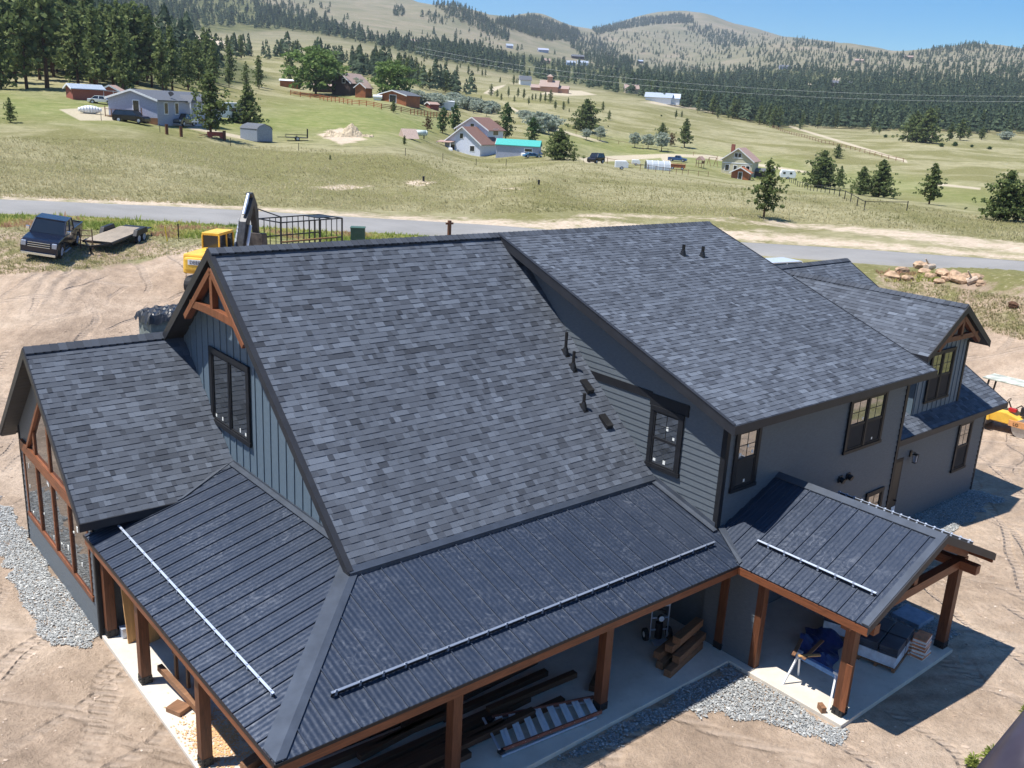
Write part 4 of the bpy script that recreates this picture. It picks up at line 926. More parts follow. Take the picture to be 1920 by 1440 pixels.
# ---- step ladder lying on the slab
c0 = [Vector((*p, SLAB+.16)) for p in ((2.66, -8.62), (5.09, -9.42), (4.85, -9.93), (2.17, -9.62))]
lad = empty('stepladder', c0[3], 0, 'stepladder with red-brown rails and metal treads lying on the porch slab', 'ladder'); off = Vector(c0[3])
red = plain('red_fibreglass', (.20, .075, .05), .45)
for a, b in ((0, 1), (3, 2)): mb = MB(); mb.bar(c0[a]-off, c0[b]-off, .035, .085); lobj(mb, 'rail', red, lad)
for k in range(8):
    t = .06+.124*k; a = c0[0].lerp(c0[1], t); b = c0[3].lerp(c0[2], t); mb = MB(); d_ = (c0[1]-c0[0]).normalized()
    for s_ in (-.045, .045): mb.bar(a+d_*s_-off, b+d_*s_-off, .075, .012, 0)
    mb.bar(a-off-Z*.03, b-off-Z*.03, .02, .05); lobj(mb, 'tread', M['white'], lad)
for a, b in ((0, 1), (3, 2)):
    p = c0[a]-(c0[b]-c0[a]).normalized()*.05; q = c0[a].lerp(c0[b], .95); mb = MB(); mb.bar(p-off-Z*.11+(c0[3]-c0[0])*(-.05 if a == 0 else .05), q-off-Z*.1, .03, .05); lobj(mb, 'rear_rail', M['alu'], lad)
    mb = MB(); mb.cbox(p.x-off.x, p.y-off.y, -.03, .14, .12, .06); lobj(mb, 'foot', M['rubber'], lad)
mb = MB(); mb.bar(c0[0]-off-(c0[1]-c0[0]).normalized()*.22+Z*.04, c0[3]-off-(c0[2]-c0[3]).normalized()*.1+Z*.04, .05, .03); lobj(mb, 'spreader', M['alu'], lad)
# ---- hand truck
dt = empty('hand_truck', (8.42, -8.5, SLAB), R_(-28), 'metal hand truck with a round gauge standing on the shaded slab', 'hand truck')
mb = MB()
for x in (-.24, .24): mb.path([(x, 0, .12), (x, .02, 1.25), (x*.9, -.12, 1.42)], .018, 8)
mb.tube((-.22, -.12, 1.42), (.22, -.12, 1.42), .018, n=8)
for z_ in (.35, .7, 1.05): mb.bar((-.24, .01, z_), (.24, .01, z_), .02, .04)
lobj(mb, 'frame', M['alu'], dt)
for x in (-.33, .33):
    mb = MB(); mb.tube((x-.045, .1, .17), (x+.045, .1, .17), .17, n=20); w_ = lobj(mb, 'wheel', M['rubber'], dt); mb = MB(); mb.tube((x-.05, .1, .17), (x+.05, .1, .17), .08, n=14); lobj(mb, 'rim', M['white'], w_)
mb = MB(); mb.box(-.2, -.28, .04, .2, 0, .07); lobj(mb, 'toe_plate', M['alu'], dt)
mb = MB(); mb.tube((0, -.02, .72), (0, -.09, .72), .095, n=20); g_ = lobj(mb, 'gauge', M['steel'], dt); mb = MB(); mb.tube((0, -.09, .72), (0, -.1, .72), .075, n=20); lobj(mb, 'dial', M['white'], g_)
mb = MB(); mb.tube((0, .02, .1), (0, .02, .55), .1, n=14); mb.bar((-.14, -.03, .98), (.12, -.03, .9), .05, .05); lobj(mb, 'pump', M['steel'], dt)
# ---- sawhorse and boards
sh = empty('sawhorse', (9.86, -12.3, SLAB), 0, 'folding sawhorse with a blue beam and white legs on the sunlit slab', 'sawhorse')
blue = plain('blue_steel', (.10, .24, .50), .4, .2)
mb = MB(); mb.box(-.05, -.58, .70, .05, .58, .82); lobj(mb, 'beam', blue, sh)
mb = MB()
mb.box(-.07, -.62, .80, .07, -.46, .87); mb.box(-.07, .46, .80, .07, .62, .87); lobj(mb, 'clamp', M['alu'], sh)
for y, sy_ in ((-.52, -1), (.52, 1)):
    for sx_ in (-1, 1): mb = MB(); mb.bar((sx_*.03, y, .78), (sx_*.33, y+sy_*.12, .0), .045, .035); lobj(mb, 'leg', M['white'], sh)
for a, b, lb in (((9.55, -11.8), (10.35, -11.5), 'long thin board lying across the sawhorse farther end'), ((9.6, -12.05), (10.75, -11.85), 'second thin board beside the first on the sawhorse'), ((9.62, -11.9), (10.1, -12.2), 'short pale board on top of the sawhorse')):
    timber('board', (*a, SLAB+.89), (*b, SLAB+.90), .09, .035, M['fresh'] if 'short' in lb else M['lumberlite'], lb, 'board')
timber('wood_block', (9.3, -12.95, SLAB+.08), (9.42, -12.75, SLAB+.08), .12, .15, M['lumberlite'], 'small brown offcut against the front entry post', 'block')
timber('board', (9.46, -13.16-.135, SLAB+.2), (9.46, -13.16-.135, SLAB+1.45), .16, .025, M['beam'], 'orange-brown board standing against the front entry post', 'board')
# ---- pallets, boxes
def pallet(loc, rz, lx, ly, layers, top, label, seed):
    r = random.Random(seed); p = empty('pallet_load', loc, rz, label, 'pallet load')
    mb = MB()
    for k in range(5): mb.box(-lx/2+k*(lx-.1)/4, -ly/2, .09, -lx/2+k*(lx-.1)/4+.1, ly/2, .11)
    for k in (-1, 0, 1): mb.box(-lx/2, k*(ly/2-.05)-.04, 0, lx/2, k*(ly/2-.05)+.04, .09)
    lobj(mb, 'pallet', M['lumberlite'], p)
    mb = MB(); mb.box(-lx/2+.02, -ly/2+.02, .115, lx/2-.02, ly/2-.02, .42); lobj(mb, 'wrapped_base', plain('pale_plastic_wrap', (.55, .62, .70), .3, 0, .15, 4), p, bevel=.02)
    z = .425
    for l in range(layers):
        for i in range(2):
            for j in range(2):
                mb = MB(); mb.box(-lx/2+.01+i*lx/2+r.uniform(0, .02), -ly/2+.01+j*ly/2, z, -lx/2+(i+1)*lx/2-.02, -ly/2+(j+1)*ly/2-.015, z+.075); lobj(mb, 'bundle', top, p, bevel=.01)
        z += .08
    mb = MB(); mb.bar((0, -ly/2-.005, .12), (0, -ly/2-.005, z), .03, .008, 0, .5, (0, 1, 0)); mb.bar((-.02, -ly/2, z+.004), (-.02, ly/2, z+.004), .03, .006); lobj(mb, 'strap', M['steel'], p)
    return p
dk = plain('dark_blue_wrapper', (.035, .045, .065), .3, 0, .2, 3)
pallet((12.95, -12.45, SLAB), R_(12), 1.5, 1.0, 3, dk, 'pallet of black-topped bundles over pale wrap beside orange boxes', 1)
pallet((13.15, -11.15, SLAB), R_(20), 1.2, 1.0, 1, dk, 'lower dark pallet behind the black-topped one under the entry roof', 2)
org = plain('orange_white_carton', (.62, .24, .10), .6, 0, .3, 4); whc = plain('white_carton', (.72, .70, .66), .6)
k = 0
for l in range(4):
    for i in range(2 if l < 3 else 1):
        mb = MB(); mb.box(-.27, -.17, 0, .27, .17, .13); mb.box(-.272, -.172, .03, .272, .172, .10, 1)
        o = mb.build('carton', [org if (l+i) % 2 else whc, whc if (l+i) % 2 else org], bevel=.005); o.location = (13.72+.03*l, -13.06+.36*i+.02*l, SLAB+.135*l); o.rotation_euler = (0, 0, R_(10+tr_.uniform(-7, 7)))
        tag(o, ('bottom', 'second', 'third', 'topmost')[l]+(' front' if i == 0 else ' back')+' orange and white carton stacked beside the right entry post', 'carton', 'orange and white cartons by the entry post')
mb = MB(); bl = random.Random(8)
vs = [[(-.9+1.8*i/14, -.5+1.0*j/9+.05*math.sin(i), .03+.22*max(0, math.sin(i*.55+.4)*math.sin(j*.5))+bl.uniform(0, .05)) for j in range(10)] for i in range(15)]
mb.add([p for r in vs for p in r], [(i*10+j, (i+1)*10+j, (i+1)*10+j+1, i*10+j+1) for i in range(14) for j in range(9)])
o = mb.build('plastic_sheet', plain('blue_plastic_sheet', (.02, .045, .16), .3, 0, .2, 3), smooth=False); o.location = (11.7, -11.3, SLAB); o.rotation_euler = (0, 0, .4); tag(o, 'crumpled dark blue plastic sheet on the floor behind the entry post', 'plastic sheet')
mb = MB(); mb.box(-.45, -.42, 0, .45, .42, .14); o = mb.build('equipment_pad', plain('blue_grey_pad', (.20, .27, .36), .6), bevel=.02); o.location = (15.55, -11.9, GRADE+.02); tag(o, 'flat blue-grey pad on the gravel beyond the entry porch', 'pad')
# ---- gravel beds (stone by stone) and pebbles on the soil
ico = [Vector(v) for v in ((0, 0, 1), (.9, 0, .3), (.25, .85, .3), (-.75, .5, .3), (-.75, -.5, .3), (.3, -.85, .3))]
def stones(name, xy, s, mat, z, label, cat, flat=.6, tone=None):
    n = len(xy); A = rng.uniform(0, 6.28, n); T = rng.uniform(.6, 1.35, (n, 3)); S = s*rng.lognormal(0, .33, n)
    P = np.array([list(v) for v in ico])[None]*T[:, None]*S[:, None, None]; P = P*(1+rng.uniform(-.2, .2, P.shape)); P[..., 2] *= flat
    c, sn = np.cos(A)[:, None], np.sin(A)[:, None]; X = P[..., 0]*c-P[..., 1]*sn; Y = P[..., 0]*sn+P[..., 1]*c
    V = np.stack([X+xy[:, 0, None], Y+xy[:, 1, None], P[..., 2]+z[:, None]], -1)
    base = (np.arange(n)*6)[:, None, None]; F = np.array([(0, 1, 2), (0, 2, 3), (0, 3, 4), (0, 4, 5), (0, 5, 1)])[None]+base
    tn = np.repeat(np.clip(rng.normal(.48, .22, n) if tone is None else tone, 0, 1), 5)
    return tag(npmesh(name, V.reshape(-1, 3), F.reshape(-1, 3), mat, tone=tn), label, cat, kind='stuff')
def fill(polys, dens, wob=.18):
    out = []
    for P in polys:
        P = np.array(P, float); lo, hi = P.min(0)-.3, P.max(0)+.3; n = int((hi-lo).prod()*dens); q = rng.uniform(lo, hi, (n, 2))
        qq = q+np.stack([vnoise(q[:, 0]*2.2, q[:, 1]*2.2, 8)-.5, vnoise(q[:, 0]*2.2, q[:, 1]*2.2, 9)-.5], 1)*wob*4
        out.append(q[polymask(qq[:, 0], qq[:, 1], P, .05) > rng.uniform(0, 1, n)])
    return np.concatenate(out)
gp = [[(-3.22, 10.5), (-3.22, .05), (-3.6, -.15), (-4.35, .3), (-4.35, 3), (-4.3, 6), (-4.6, 10.5)],
      [(3.2, -10.25), (9.2, -10.25), (9.2, -13.5), (8.8, -13.75), (8.3, -13.2), (8.0, -12.2), (7.5, -11.5), (6.9, -11.0), (6.0, -10.75), (4.6, -10.6), (3.2, -10.4)],
      [(14.8, -9.0), (14.8, -13.3), (16.0, -13.0), (16.2, -11), (16.0, -9.0)], [(14.8, -9.05), (27.3, -8.4), (27.4, -9.3), (20, -9.9), (14.8, -9.9)], [(18.9, -8.2), (27.2, -8.2), (27.2, -8.6), (18.9, -9.1)]]
gx = fill(gp, 1500, .12); gx = gx[~((gx[:, 1] > -9.0) & (gx[:, 0] > 9.2) & (gx[:, 0] < 18.8))]
gzh = hz(gx[:, 0], gx[:, 1]); 
stones('gravel', gx, .021, M['gravel'], gzh+.012+rng.uniform(0, .03, len(gx)), 'crushed grey gravel laid along the foot of the house walls', 'gravel')
q = rng.uniform((-16, -24), (38, 24), (52000, 2)); q = q[(np.hypot(q[:, 0]-CAMP[0], q[:, 1]-CAMP[1]) > 6) & ~((q[:, 0] > -3.2) & (q[:, 0] < 27.2) & (q[:, 1] > -10.2) & (q[:, 1] < 7)) & ~((q[:, 0] > 9) & (q[:, 0] < 14.8) & (q[:, 1] > -13.5) & (q[:, 1] < -9))]
q = q[(vnoise(q[:, 0]*.5, q[:, 1]*.5, 12) > rng.uniform(.1, .75, len(q))) & (rng.uniform(0, 1, len(q)) < .55)]
stones('clods', q[:2600]+.07, .042, M['pebble'], hz(q[:2600, 0]+.07, q[:2600, 1]+.07), 'fist-sized clods and stones on the bare soil', 'stones', .6)
stones('pebbles', q, .020, M['pebble'], hz(q[:, 0], q[:, 1])+.004, 'small pale pebbles and clods scattered over the bare soil', 'pebbles', .7)
# ---- vehicles
def wheel(parent, x, y, r, w, rimm=None):
    mb = MB(); mb.tube((x, y-w/2, r), (x, y+w/2, r), r, n=22); o = lobj(mb, 'wheel', M['rubber'], parent, bevel=.02)
    mb = MB(); sg = 1 if y > 0 else -1; mb.tube((x, y+sg*(w/2-.02), r), (x, y+sg*(w/2+.012), r), r*.6, n=16)
    for k in range(5):
        a = k*1.2566; mb.bar((x, y+sg*(w/2+.016), r), (x+math.cos(a)*r*.5, y+sg*(w/2+.016), r+math.sin(a)*r*.5), .07, .02)
    lobj(mb, 'rim', rimm or M['alu'], o)
def vehicle(name, loc, rz, L, W, H, paint, kind, label, cat, wr=.38, detail=True):
    v = empty(name, loc, rz, label, cat); h = L/2; belt = H*.64; gl = .24*H/1.8; fw, rw = h-.19*L+.02, -h+.20*L
    def arc(cx): return [(cx+math.cos(a)*(wr+.07), max(gl, wr+math.sin(a)*(wr+.07))) for a in np.linspace(math.pi, 0, 9)]
    hood = belt-.03*H
    if kind == 'pickup': top = [(h, gl+.3*H), (h-.04*L, hood*.93), (h-.22*L, hood), (-.10*L, belt), (-h+.02, belt), (-h, gl+.2)]
    elif kind == 'suv': top = [(h, gl+.28*H), (h-.05*L, hood*.9), (h-.24*L, hood), (-h+.02, belt), (-h, gl+.2)]
    else: top = [(h, gl+.25*H), (h-.06*L, hood*.85), (h-.26*L, hood*.97), (-h+.14*L, belt), (-h+.02, belt*.95), (-h, gl+.2)]
    low = [(-h+.05, gl)]+arc(rw)+arc(fw)+[(h-.04, gl)]
    prof = low+top
    mb = MB(); mb.prism([(x, -W/2, z_) for x, z_ in prof], (0, W, 0))
    lobj(mb, 'body', paint, v, bevel=.08)
    if kind == 'pickup': a, b, c, d_ = -.14*L, h-.28*L, -.105*L, h-.39*L
    elif kind == 'suv': a, b, c, d_ = -h+.06, h-.24*L, -h+.10*L, h-.36*L
    else: a, b, c, d_ = -h+.15*L, h-.26*L, -h+.28*L, h-.40*L
    i0, i1 = .05, .17
    Bq = [(a, -W/2+i0, belt-.02), (b, -W/2+i0, belt-.04), (b, W/2-i0, belt-.04), (a, W/2-i0, belt-.02)]
    Tq = [(c, -W/2+i1, H-.06), (d_, -W/2+i1, H-.07), (d_, W/2-i1, H-.07), (c, W/2-i1, H-.06)]
    mb = MB(); mb.add(Bq+Tq, [(0, 1, 5, 4), (1, 2, 6, 5), (2, 3, 7, 6), (3, 0, 4, 7), (4, 5, 6, 7)]); lobj(mb, 'windows', M['glass_far'], v)
    mb = MB(); mb.prism([(c-.02, -W/2+i1-.02, H-.08), (d_+.03, -W/2+i1-.02, H-.09), (d_+.03, W/2-i1+.02, H-.09), (c-.02, W/2-i1+.02, H-.08)], (0, 0, .08))
    for q0, q1 in zip(Bq, Tq): mb.bar(q0, q1, .08, .06)
    for s_ in (-1, 1):
        mm = (a+b)/2-.06; mt_ = (c+d_)/2-.02; mb.bar((mm, s_*(W/2-i0), belt), (mt_, s_*(W/2-i1), H-.06), .09, .05)
    lobj(mb, 'roof', paint, v, bevel=.02)
    for x in (fw, rw):
        for s_ in (-1, 1): wheel(v, x, s_*(W/2-.13), wr, .24)
    if kind == 'pickup':
        mb = MB(); mb.box(-h+.08, -W/2+.1, belt-.28, -.12*L, W/2-.1, belt+.004); lobj(mb, 'bed', M['black'], v)
        mb = MB(); mb.box(-h-.02, -W/2+.0, belt+.0, -.105*L, -W/2+.09, belt+.07); mb.box(-h-.02, W/2-.09, belt, -.105*L, W/2, belt+.07); mb.box(-h-.02, -W/2, belt, -h+.07, W/2, belt+.07); lobj(mb, 'bed_rail', paint, v, bevel=.015)
    if detail:
        mb = MB(); mb.box(h-.015, -W*.30, gl+.22*H, h+.03, W*.30, hood*.86)
        lobj(mb, 'grille', M['steel'], v)
        mb = MB()
        for k in range(3): z_ = gl+.24*H+k*.12; mb.box(h+.03, -W*.30, z_, h+.045, W*.30, z_+.04)
        mb.box(h-.02, -W*.46, gl+.02, h+.09, W*.46, gl+.16); lobj(mb, 'chrome_bumper', M['chrome'], v, bevel=.01)
        for s_ in (-1, 1):
            mb = MB(); mb.box(h-.10, s_*W*.41-.13, gl+.25*H, h+.035, s_*W*.41+.13, hood*.86); lobj(mb, 'headlight', M['alu'], v, bevel=.02)
            mb = MB(); mb.cbox(b-.25, s_*(W/2+.13), belt+.12, .12, .22, .2); mb.bar((b-.25, s_*W/2, belt+.02), (b-.25, s_*(W/2+.1), belt+.06), .05, .04); lobj(mb, 'mirror', M['chrome'] if kind == 'pickup' else paint, v, bevel=.02)
            mb = MB(); mb.box(-h-.02, s_*W*.43-.07, gl+.3, -h+.02, s_*W*.43+.07, belt-.05); lobj(mb, 'tail_light', plain('red_lens', (.3, .01, .01), .3), v)
        if kind == 'pickup':
            for s_ in (-1, 1): mb = MB(); mb.bar((-.02*L, s_*(W/2-.02), gl-.03), (.2*L, s_*(W/2-.02), gl-.03), .12, .05); lobj(mb, 'running_board', M['alu'], v)
    return v
def paint(name, c): return plain(name, c, .18, .3, .03, 2, .8)
navy = paint('dark_blue_paint', (.010, .014, .032)); blackp = paint('black_paint', (.012, .013, .018))
def snap(o, rz, L=3):                                            # tilt a long thing with the slope it stands on
    x, y, _ = o.location; dx, dy = math.cos(rz)*L/2, math.sin(rz)*L/2
    za, zb = hz(x-dx, y-dy)[0], hz(x+dx, y+dy)[0]; wa, wb = hz(x+dy, y-dx)[0], hz(x-dy, y+dx)[0]
    o.location.z = (za+zb)/2; o.rotation_euler = Matrix.Rotation(rz, 3, 'Z').to_euler()
    p = -math.atan2(zb-za, L); r = math.atan2(wb-wa, L)
    o.rotation_euler = (Matrix.Rotation(rz, 3, 'Z') @ Matrix.Rotation(p, 3, 'Y') @ Matrix.Rotation(r, 3, 'X')).to_euler()
pf_, r1_ = G(62, 480); pr_, r2_ = G(132, 459)
rz = heading(pr_, pf_)+.25; pc_ = (pf_+pr_)/2
tk = vehicle('pickup_truck', pc_, rz, 6.3, 2.05, 1.98, navy, 'pickup', 'dark blue four-door pickup with chrome grille parked on the rough grass', 'pickup truck', .42); snap(tk, rz); tk.scale = (.92, .92, .95)
# flatbed trailer
pa_, _ = G(172, 470); pb_, _ = G(262, 444); rz = heading(pb_, pa_)+.12
tl = empty('flatbed_trailer', (pa_+pb_)/2+Vector((0, 0, 0)), rz, 'black tandem-axle flatbed trailer with a pale plank deck behind the pickup', 'trailer')
mb = MB(); mb.box(-3.0, -1.0, .55, 3.0, 1.0, .68); mb.bar((3.0, -.8, .58), (4.2, 0, .55), .08, .12); mb.bar((3.0, .8, .58), (4.2, 0, .55), .08, .12); mb.bar((4.0, 0, .55), (4.0, 0, .02), .09, .09); mb.box(-3.9, -.95, .62, -3.0, .95, .66); lobj(mb, 'frame', M['steel'], tl)
mb = MB()
for k in range(10): mb.box(-2.95, -.93+k*.187, .685, 2.95, -.93+k*.187+.178, .72)
lobj(mb, 'deck', wood('pale_planks', (.36, .30, .23), .7, .8, .6, 'x'), tl)
for s_ in (-1, 1):
    mb = MB(); mb.prism([(-2.3, s_*1.02, .6), (-2.1, s_*1.02, 1.0), (-.5, s_*1.02, 1.0), (-.2, s_*1.02, .6)], (0, s_*.28, 0)); lobj(mb, 'fender', M['steel'], tl, bevel=.02)
    for x in (-1.65, -.75): wheel(tl, x, s_*1.17, .37, .2, M['alu'])
snap(tl, rz, 5); tl.scale = (.86, .9, .9)
# small landscape trailer gate between them
mb = MB()
for z_ in (.2, .5, .8, 1.1): mb.bar((-.8, 0, z_), (.8, 0, z_), .04, .04)
for x in (-.8, 0, .8): mb.bar((x, 0, 0), (x, 0, 1.2), .05, .05)
o = mb.build('ramp_gate', plain('rusty_steel', (.16, .10, .07), .8)); p, _ = G(152, 466); o.location = p; o.rotation_euler = (0, 0, rz+1.4); tag(o, 'rusty mesh gate standing between the pickup and the flatbed trailer', 'gate')
# ---- excavator
yel = plain('yellow_machine_paint', (.76, .46, .06), .4, 0, .1, 2)
pe, re_ = G(430, 542); hdg = math.atan2(FW[1], FW[0])-R_(7)
ex_ = empty('excavator', pe, hdg, 'yellow tracked excavator with dark boom parked behind the house ridge', 'excavator', sc=1.0)
for s_ in (-1, 1):
    mb = MB(); P = []
    for a in np.linspace(math.pi/2, -math.pi/2, 8): P.append((1.85+.42*math.cos(a), .45+.42*math.sin(a)))
    for a in np.linspace(-math.pi/2, -3*math.pi/2, 8): P.append((-1.85+.42*math.cos(a), .45+.42*math.sin(a)))
    mb.prism([(x, s_*1.25-.3, z_) for x, z_ in P], (0, .6, 0)); t_ = lobj(mb, 'track', M['rubber'], ex_)
    mb = MB(); n_ = 44
    for k in range(n_):
        t = k/n_*2; x = -1.85+3.7*(t % 1)
        if t < 1: mb.box(x, s_*1.25-.31, .87, x+.09, s_*1.25+.31, .905)
        else: mb.box(x, s_*1.25-.31, -.005, x+.09, s_*1.25+.31, .03)
    lobj(mb, 'track_shoes', M['steel'], t_)
mb = MB(); mb.box(-1.5, -.9, .4, 1.5, .9, 1.0); mb.tube((0, 0, 1.0), (0, 0, 1.2), .8, n=20); lobj(mb, 'undercarriage', M['steel'], ex_)
mb = MB(); mb.prism([(-2.6, -1.4, 1.2), (1.7, -1.4, 1.2), (1.7, -1.4, 1.75), (.3, -1.4, 2.25), (-2.5, -1.4, 2.25)], (0, 2.8, 0)); lobj(mb, 'body', yel, ex_, bevel=.1)
mb = MB(); mb.box(-2.75, -1.25, 1.35, -2.5, 1.25, 2.1); lobj(mb, 'counterweight', yel, ex_, bevel=.12)
mb = MB()
for k in range(5): mb.box(-2.3, 1.40, 1.45+k*.12, -1.5, 1.415, 1.51+k*.12)
lobj(mb, 'vent_grille', M['steel'], ex_)
mb = MB(); mb.box(-.1, .45, 1.75, 1.7, 1.4, 2.95); lobj(mb, 'cab_glass', M['glass_far'], ex_)
mb = MB(); mb.box(-.15, .42, 2.93, 1.72, 1.43, 3.08)
for x in (-.13, .8, 1.70):
    for y in (.44, 1.41): mb.bar((x, y, 1.75), (x, y, 2.95), .09, .09)
mb.box(-.15, .42, 1.6, 1.72, 1.43, 1.9); lobj(mb, 'cab', yel, ex_, bevel=.03)
bmm = plain('dark_boom_paint', (.045, .047, .052), .45, .2, .3, 4)
mb = MB(); mb.prism([(1.3, -.22, 1.7), (1.9, -.22, 1.6), (2.7, -.22, 3.7), (3.9, -.22, 5.6), (3.6, -.22, 5.95), (2.2, -.22, 4.2)], (0, .44, 0)); mb.v = [(1.3+(x-1.3)*.8, y, 1.6+(z-1.6)*.74) for x, y, z in mb.v]; lobj(mb, 'boom', bmm, ex_, bevel=.03)
mb = MB(); mb.prism([(3.35, -.18, 6.25), (3.75, -.18, 6.3), (4.45, -.18, 5.3), (4.75, -.18, 2.9), (4.45, -.18, 2.9), (3.9, -.18, 5.0)], (0, .36, 0)); mb.v = [(1.3+(x-1.3)*.8, y, 1.6+(z-1.6)*.74) for x, y, z in mb.v]; lobj(mb, 'stick', bmm, ex_, bevel=.03)
mb = MB(); mb.prism([(4.4, -.55, 2.95), (5.0, -.55, 2.9), (5.15, -.55, 2.1), (4.7, -.55, 1.5), (4.1, -.55, 1.55), (4.3, -.55, 2.2)], (0, 1.1, 0))
for k in range(5): mb.bar((4.15, -.48+k*.24, 1.6), (3.9, -.48+k*.24, 1.5), .1, .07)
mb.v = [(x-.8, y, z-.25) for x, y, z in mb.v]; lobj(mb, 'bucket', plain('worn_bucket_steel', (.10, .085, .075), .6, .5, .4, 3), ex_, bevel=.03)
mb = MB(); mb.tube((1.7, -.35, 1.9), (2.6, -.35, 3.9), .09); mb.tube((1.7, .35, 1.9), (2.6, .35, 3.9), .09); mb.tube((2.4, 0, 4.75), (3.4, 0, 6.2), .10); mb.tube((4.3, 0, 5.4), (4.85, 0, 3.4), .07)
mb.v = [(1.3+(x-1.3)*.8, y, 1.6+(z-1.6)*.74) for x, y, z in mb.v]; lobj(mb, 'hydraulic_cylinder', M['alu'], ex_)
mb = MB()
for k in range(4): mb.path([(1.6, -.1+.07*k, 2.2), (2.1+.05*k, -.15+.1*k, 3.6), (2.9, -.1+.07*k, 4.9), (3.7, -.1+.07*k, 6.2), (4.3, -.05+.05*k, 5.6)], .03, 5)
mb.v = [(1.3+(x-1.3)*.8, y, 1.6+(z-1.6)*.74) for x, y, z in mb.v]; lobj(mb, 'hoses', M['black'], ex_)
def lettering(text, size, M4, mat, parent, name='lettering'):
    cu = bpy.data.curves.new('t', 'FONT'); cu.body = text; cu.size = size; cu.extrude = .004; cu.resolution_u = 3
    t = bpy.data.objects.new('t', cu); col.objects.link(t); dg = bpy.context.evaluated_depsgraph_get(); me = bpy.data.meshes.new_from_object(t.evaluated_get(dg)); bpy.data.objects.remove(t)
    me.materials.clear(); me.materials.append(mat); o = bpy.data.objects.new(name, me); col.objects.link(o); o.parent = parent; o.matrix_local = M4; return o
def basis(o, x, y):
    x = Vector(x).normalized(); y = Vector(y).normalized(); z_ = x.cross(y)
    return Matrix(((x.x, y.x, z_.x, o[0]), (x.y, y.y, z_.y, o[1]), (x.z, y.z, z_.z, o[2]), (0, 0, 0, 1)))
mb = MB(); mb.box(-2.765, -.95, 1.72, -2.755, 1.0, 2.0); lobj(mb, 'name_panel', M['white'], ex_)
lettering('DEERE', .27, basis((-2.775, .9, 1.76), (0, -1, 0), (0, 0, 1)), M['black'], ex_)
lettering('DEERE', .42, basis((1.85, .235, 2.5), (.36, 0, .93), (-.93, 0, .36)), M['white'], ex_)
lettering('DEERE', .42, basis((1.95, -.235, 2.2), (.36, 0, .93), (-.93, 0, .36)) @ Matrix.Rotation(0, 4, 'X'), M['black'], ex_)
# ---- steel rack
p, _ = G(565, 478); p2, _ = G(640, 478); rz = heading(p, p2)-.1
rk0 = empty('steel_rack', p, rz, 'open black steel frame rack standing in the weeds beside the road', 'rack')
L_, D_, H_ = 4.9, 2.2, 2.35; mb = MB()
for x in (-L_/2, L_/2):
    for y in (-D_/2, D_/2): mb.bar((x, y, 0), (x, y, H_), .08, .08)
for y in (-D_/2, D_/2):
    for z_ in (.15, 1.2 if y > 0 else 1.15, H_): mb.bar((-L_/2, y, z_), (L_/2, y, z_), .07, .07)
    for k in range(1, 11): mb.bar((-L_/2+L_*k/11, y, .15), (-L_/2+L_*k/11, y, H_), .04, .04)
for x in (-L_/2, L_/2, L_/2-.8):
    for z_ in (.15, H_): mb.bar((x, -D_/2, z_), (x, D_/2, z_), .07, .07)
mb.bar((-L_/2, -D_/2, H_), (-L_/2, -D_/2, H_+.35), .06, .06); mb.bar((-L_/2, D_/2, H_), (-L_/2, D_/2, H_+.6), .06, .06); mb.bar((-L_/2, -D_/2, H_+.35), (-L_/2, D_/2, H_+.6), .06, .06)
lobj(mb, 'frame', M['steel'], rk0)
mb = MB(); mb.box(L_/2-1.6, -.6, H_+.02, L_/2-.2, .7, H_+.06); lobj(mb, 'top_plate', M['black'], rk0)
mb = MB(); mb.bar((-L_/2, -D_/2-.06, 1.2), (L_/2-.5, -D_/2-.06, 1.2), .05, .06); lobj(mb, 'wooden_rail', M['fresh'], rk0)
# ---- utility box, posts, marker
p, _ = G(671, 452); mb = MB(); mb.box(-.5, -.45, 0, .5, .45, .95); mb.box(-.53, -.48, .95, .53, .48, 1.02); mb.bar((-.1, -.46, .5), (-.1, -.49, .5), .1, .05)
o = mb.build('utility_box', plain('green_utility_paint', (.045, .10, .065), .5), bevel=.03); o.location = p; o.rotation_euler = (0, 0, -.6); tag(o, 'green metal utility box beside the road above the roof ridge', 'utility box')
p, _ = G(842, 446); mb = MB(); mb.box(-.11, -.11, 0, .11, .11, 1.35); mb.box(-.35, -.05, 1.05, .35, .05, 1.2); o = mb.build('wooden_post', M['beamdark']); o.location = p; tag(o, 'weathered brown post with a short crosspiece at the road edge', 'post')
p, _ = G(314, 453); mb = MB(); mb.bar((0, 0, 0), (-.12, 0, .95), .05, .05); o = mb.build('marker_stake', plain('yellow_plastic', (.8, .6, .03), .5)); o.location = p; tag(o, 'leaning yellow marker stake in the grass behind the trailer', 'stake')
p, _ = G(335, 448); mb = MB(); mb.tube((0, 0, 0), (0, 0, .9), .04); mb.cbox(0, 0, .9, .1, .02, .12); o = mb.build('fence_post', M['steel']); o.location = p; tag(o, 'thin dark stake right of the yellow marker', 'stake')
# white vehicle behind the right roof
p, _ = G(1464, 543); vehicle('van', p, math.atan2(FW[1], FW[0])-1.0, 5.0, 1.95, 2.0, paint('white_car_paint', (.75, .77, .80)), 'suv', 'white van half hidden behind the right roof edge', 'van', .36)
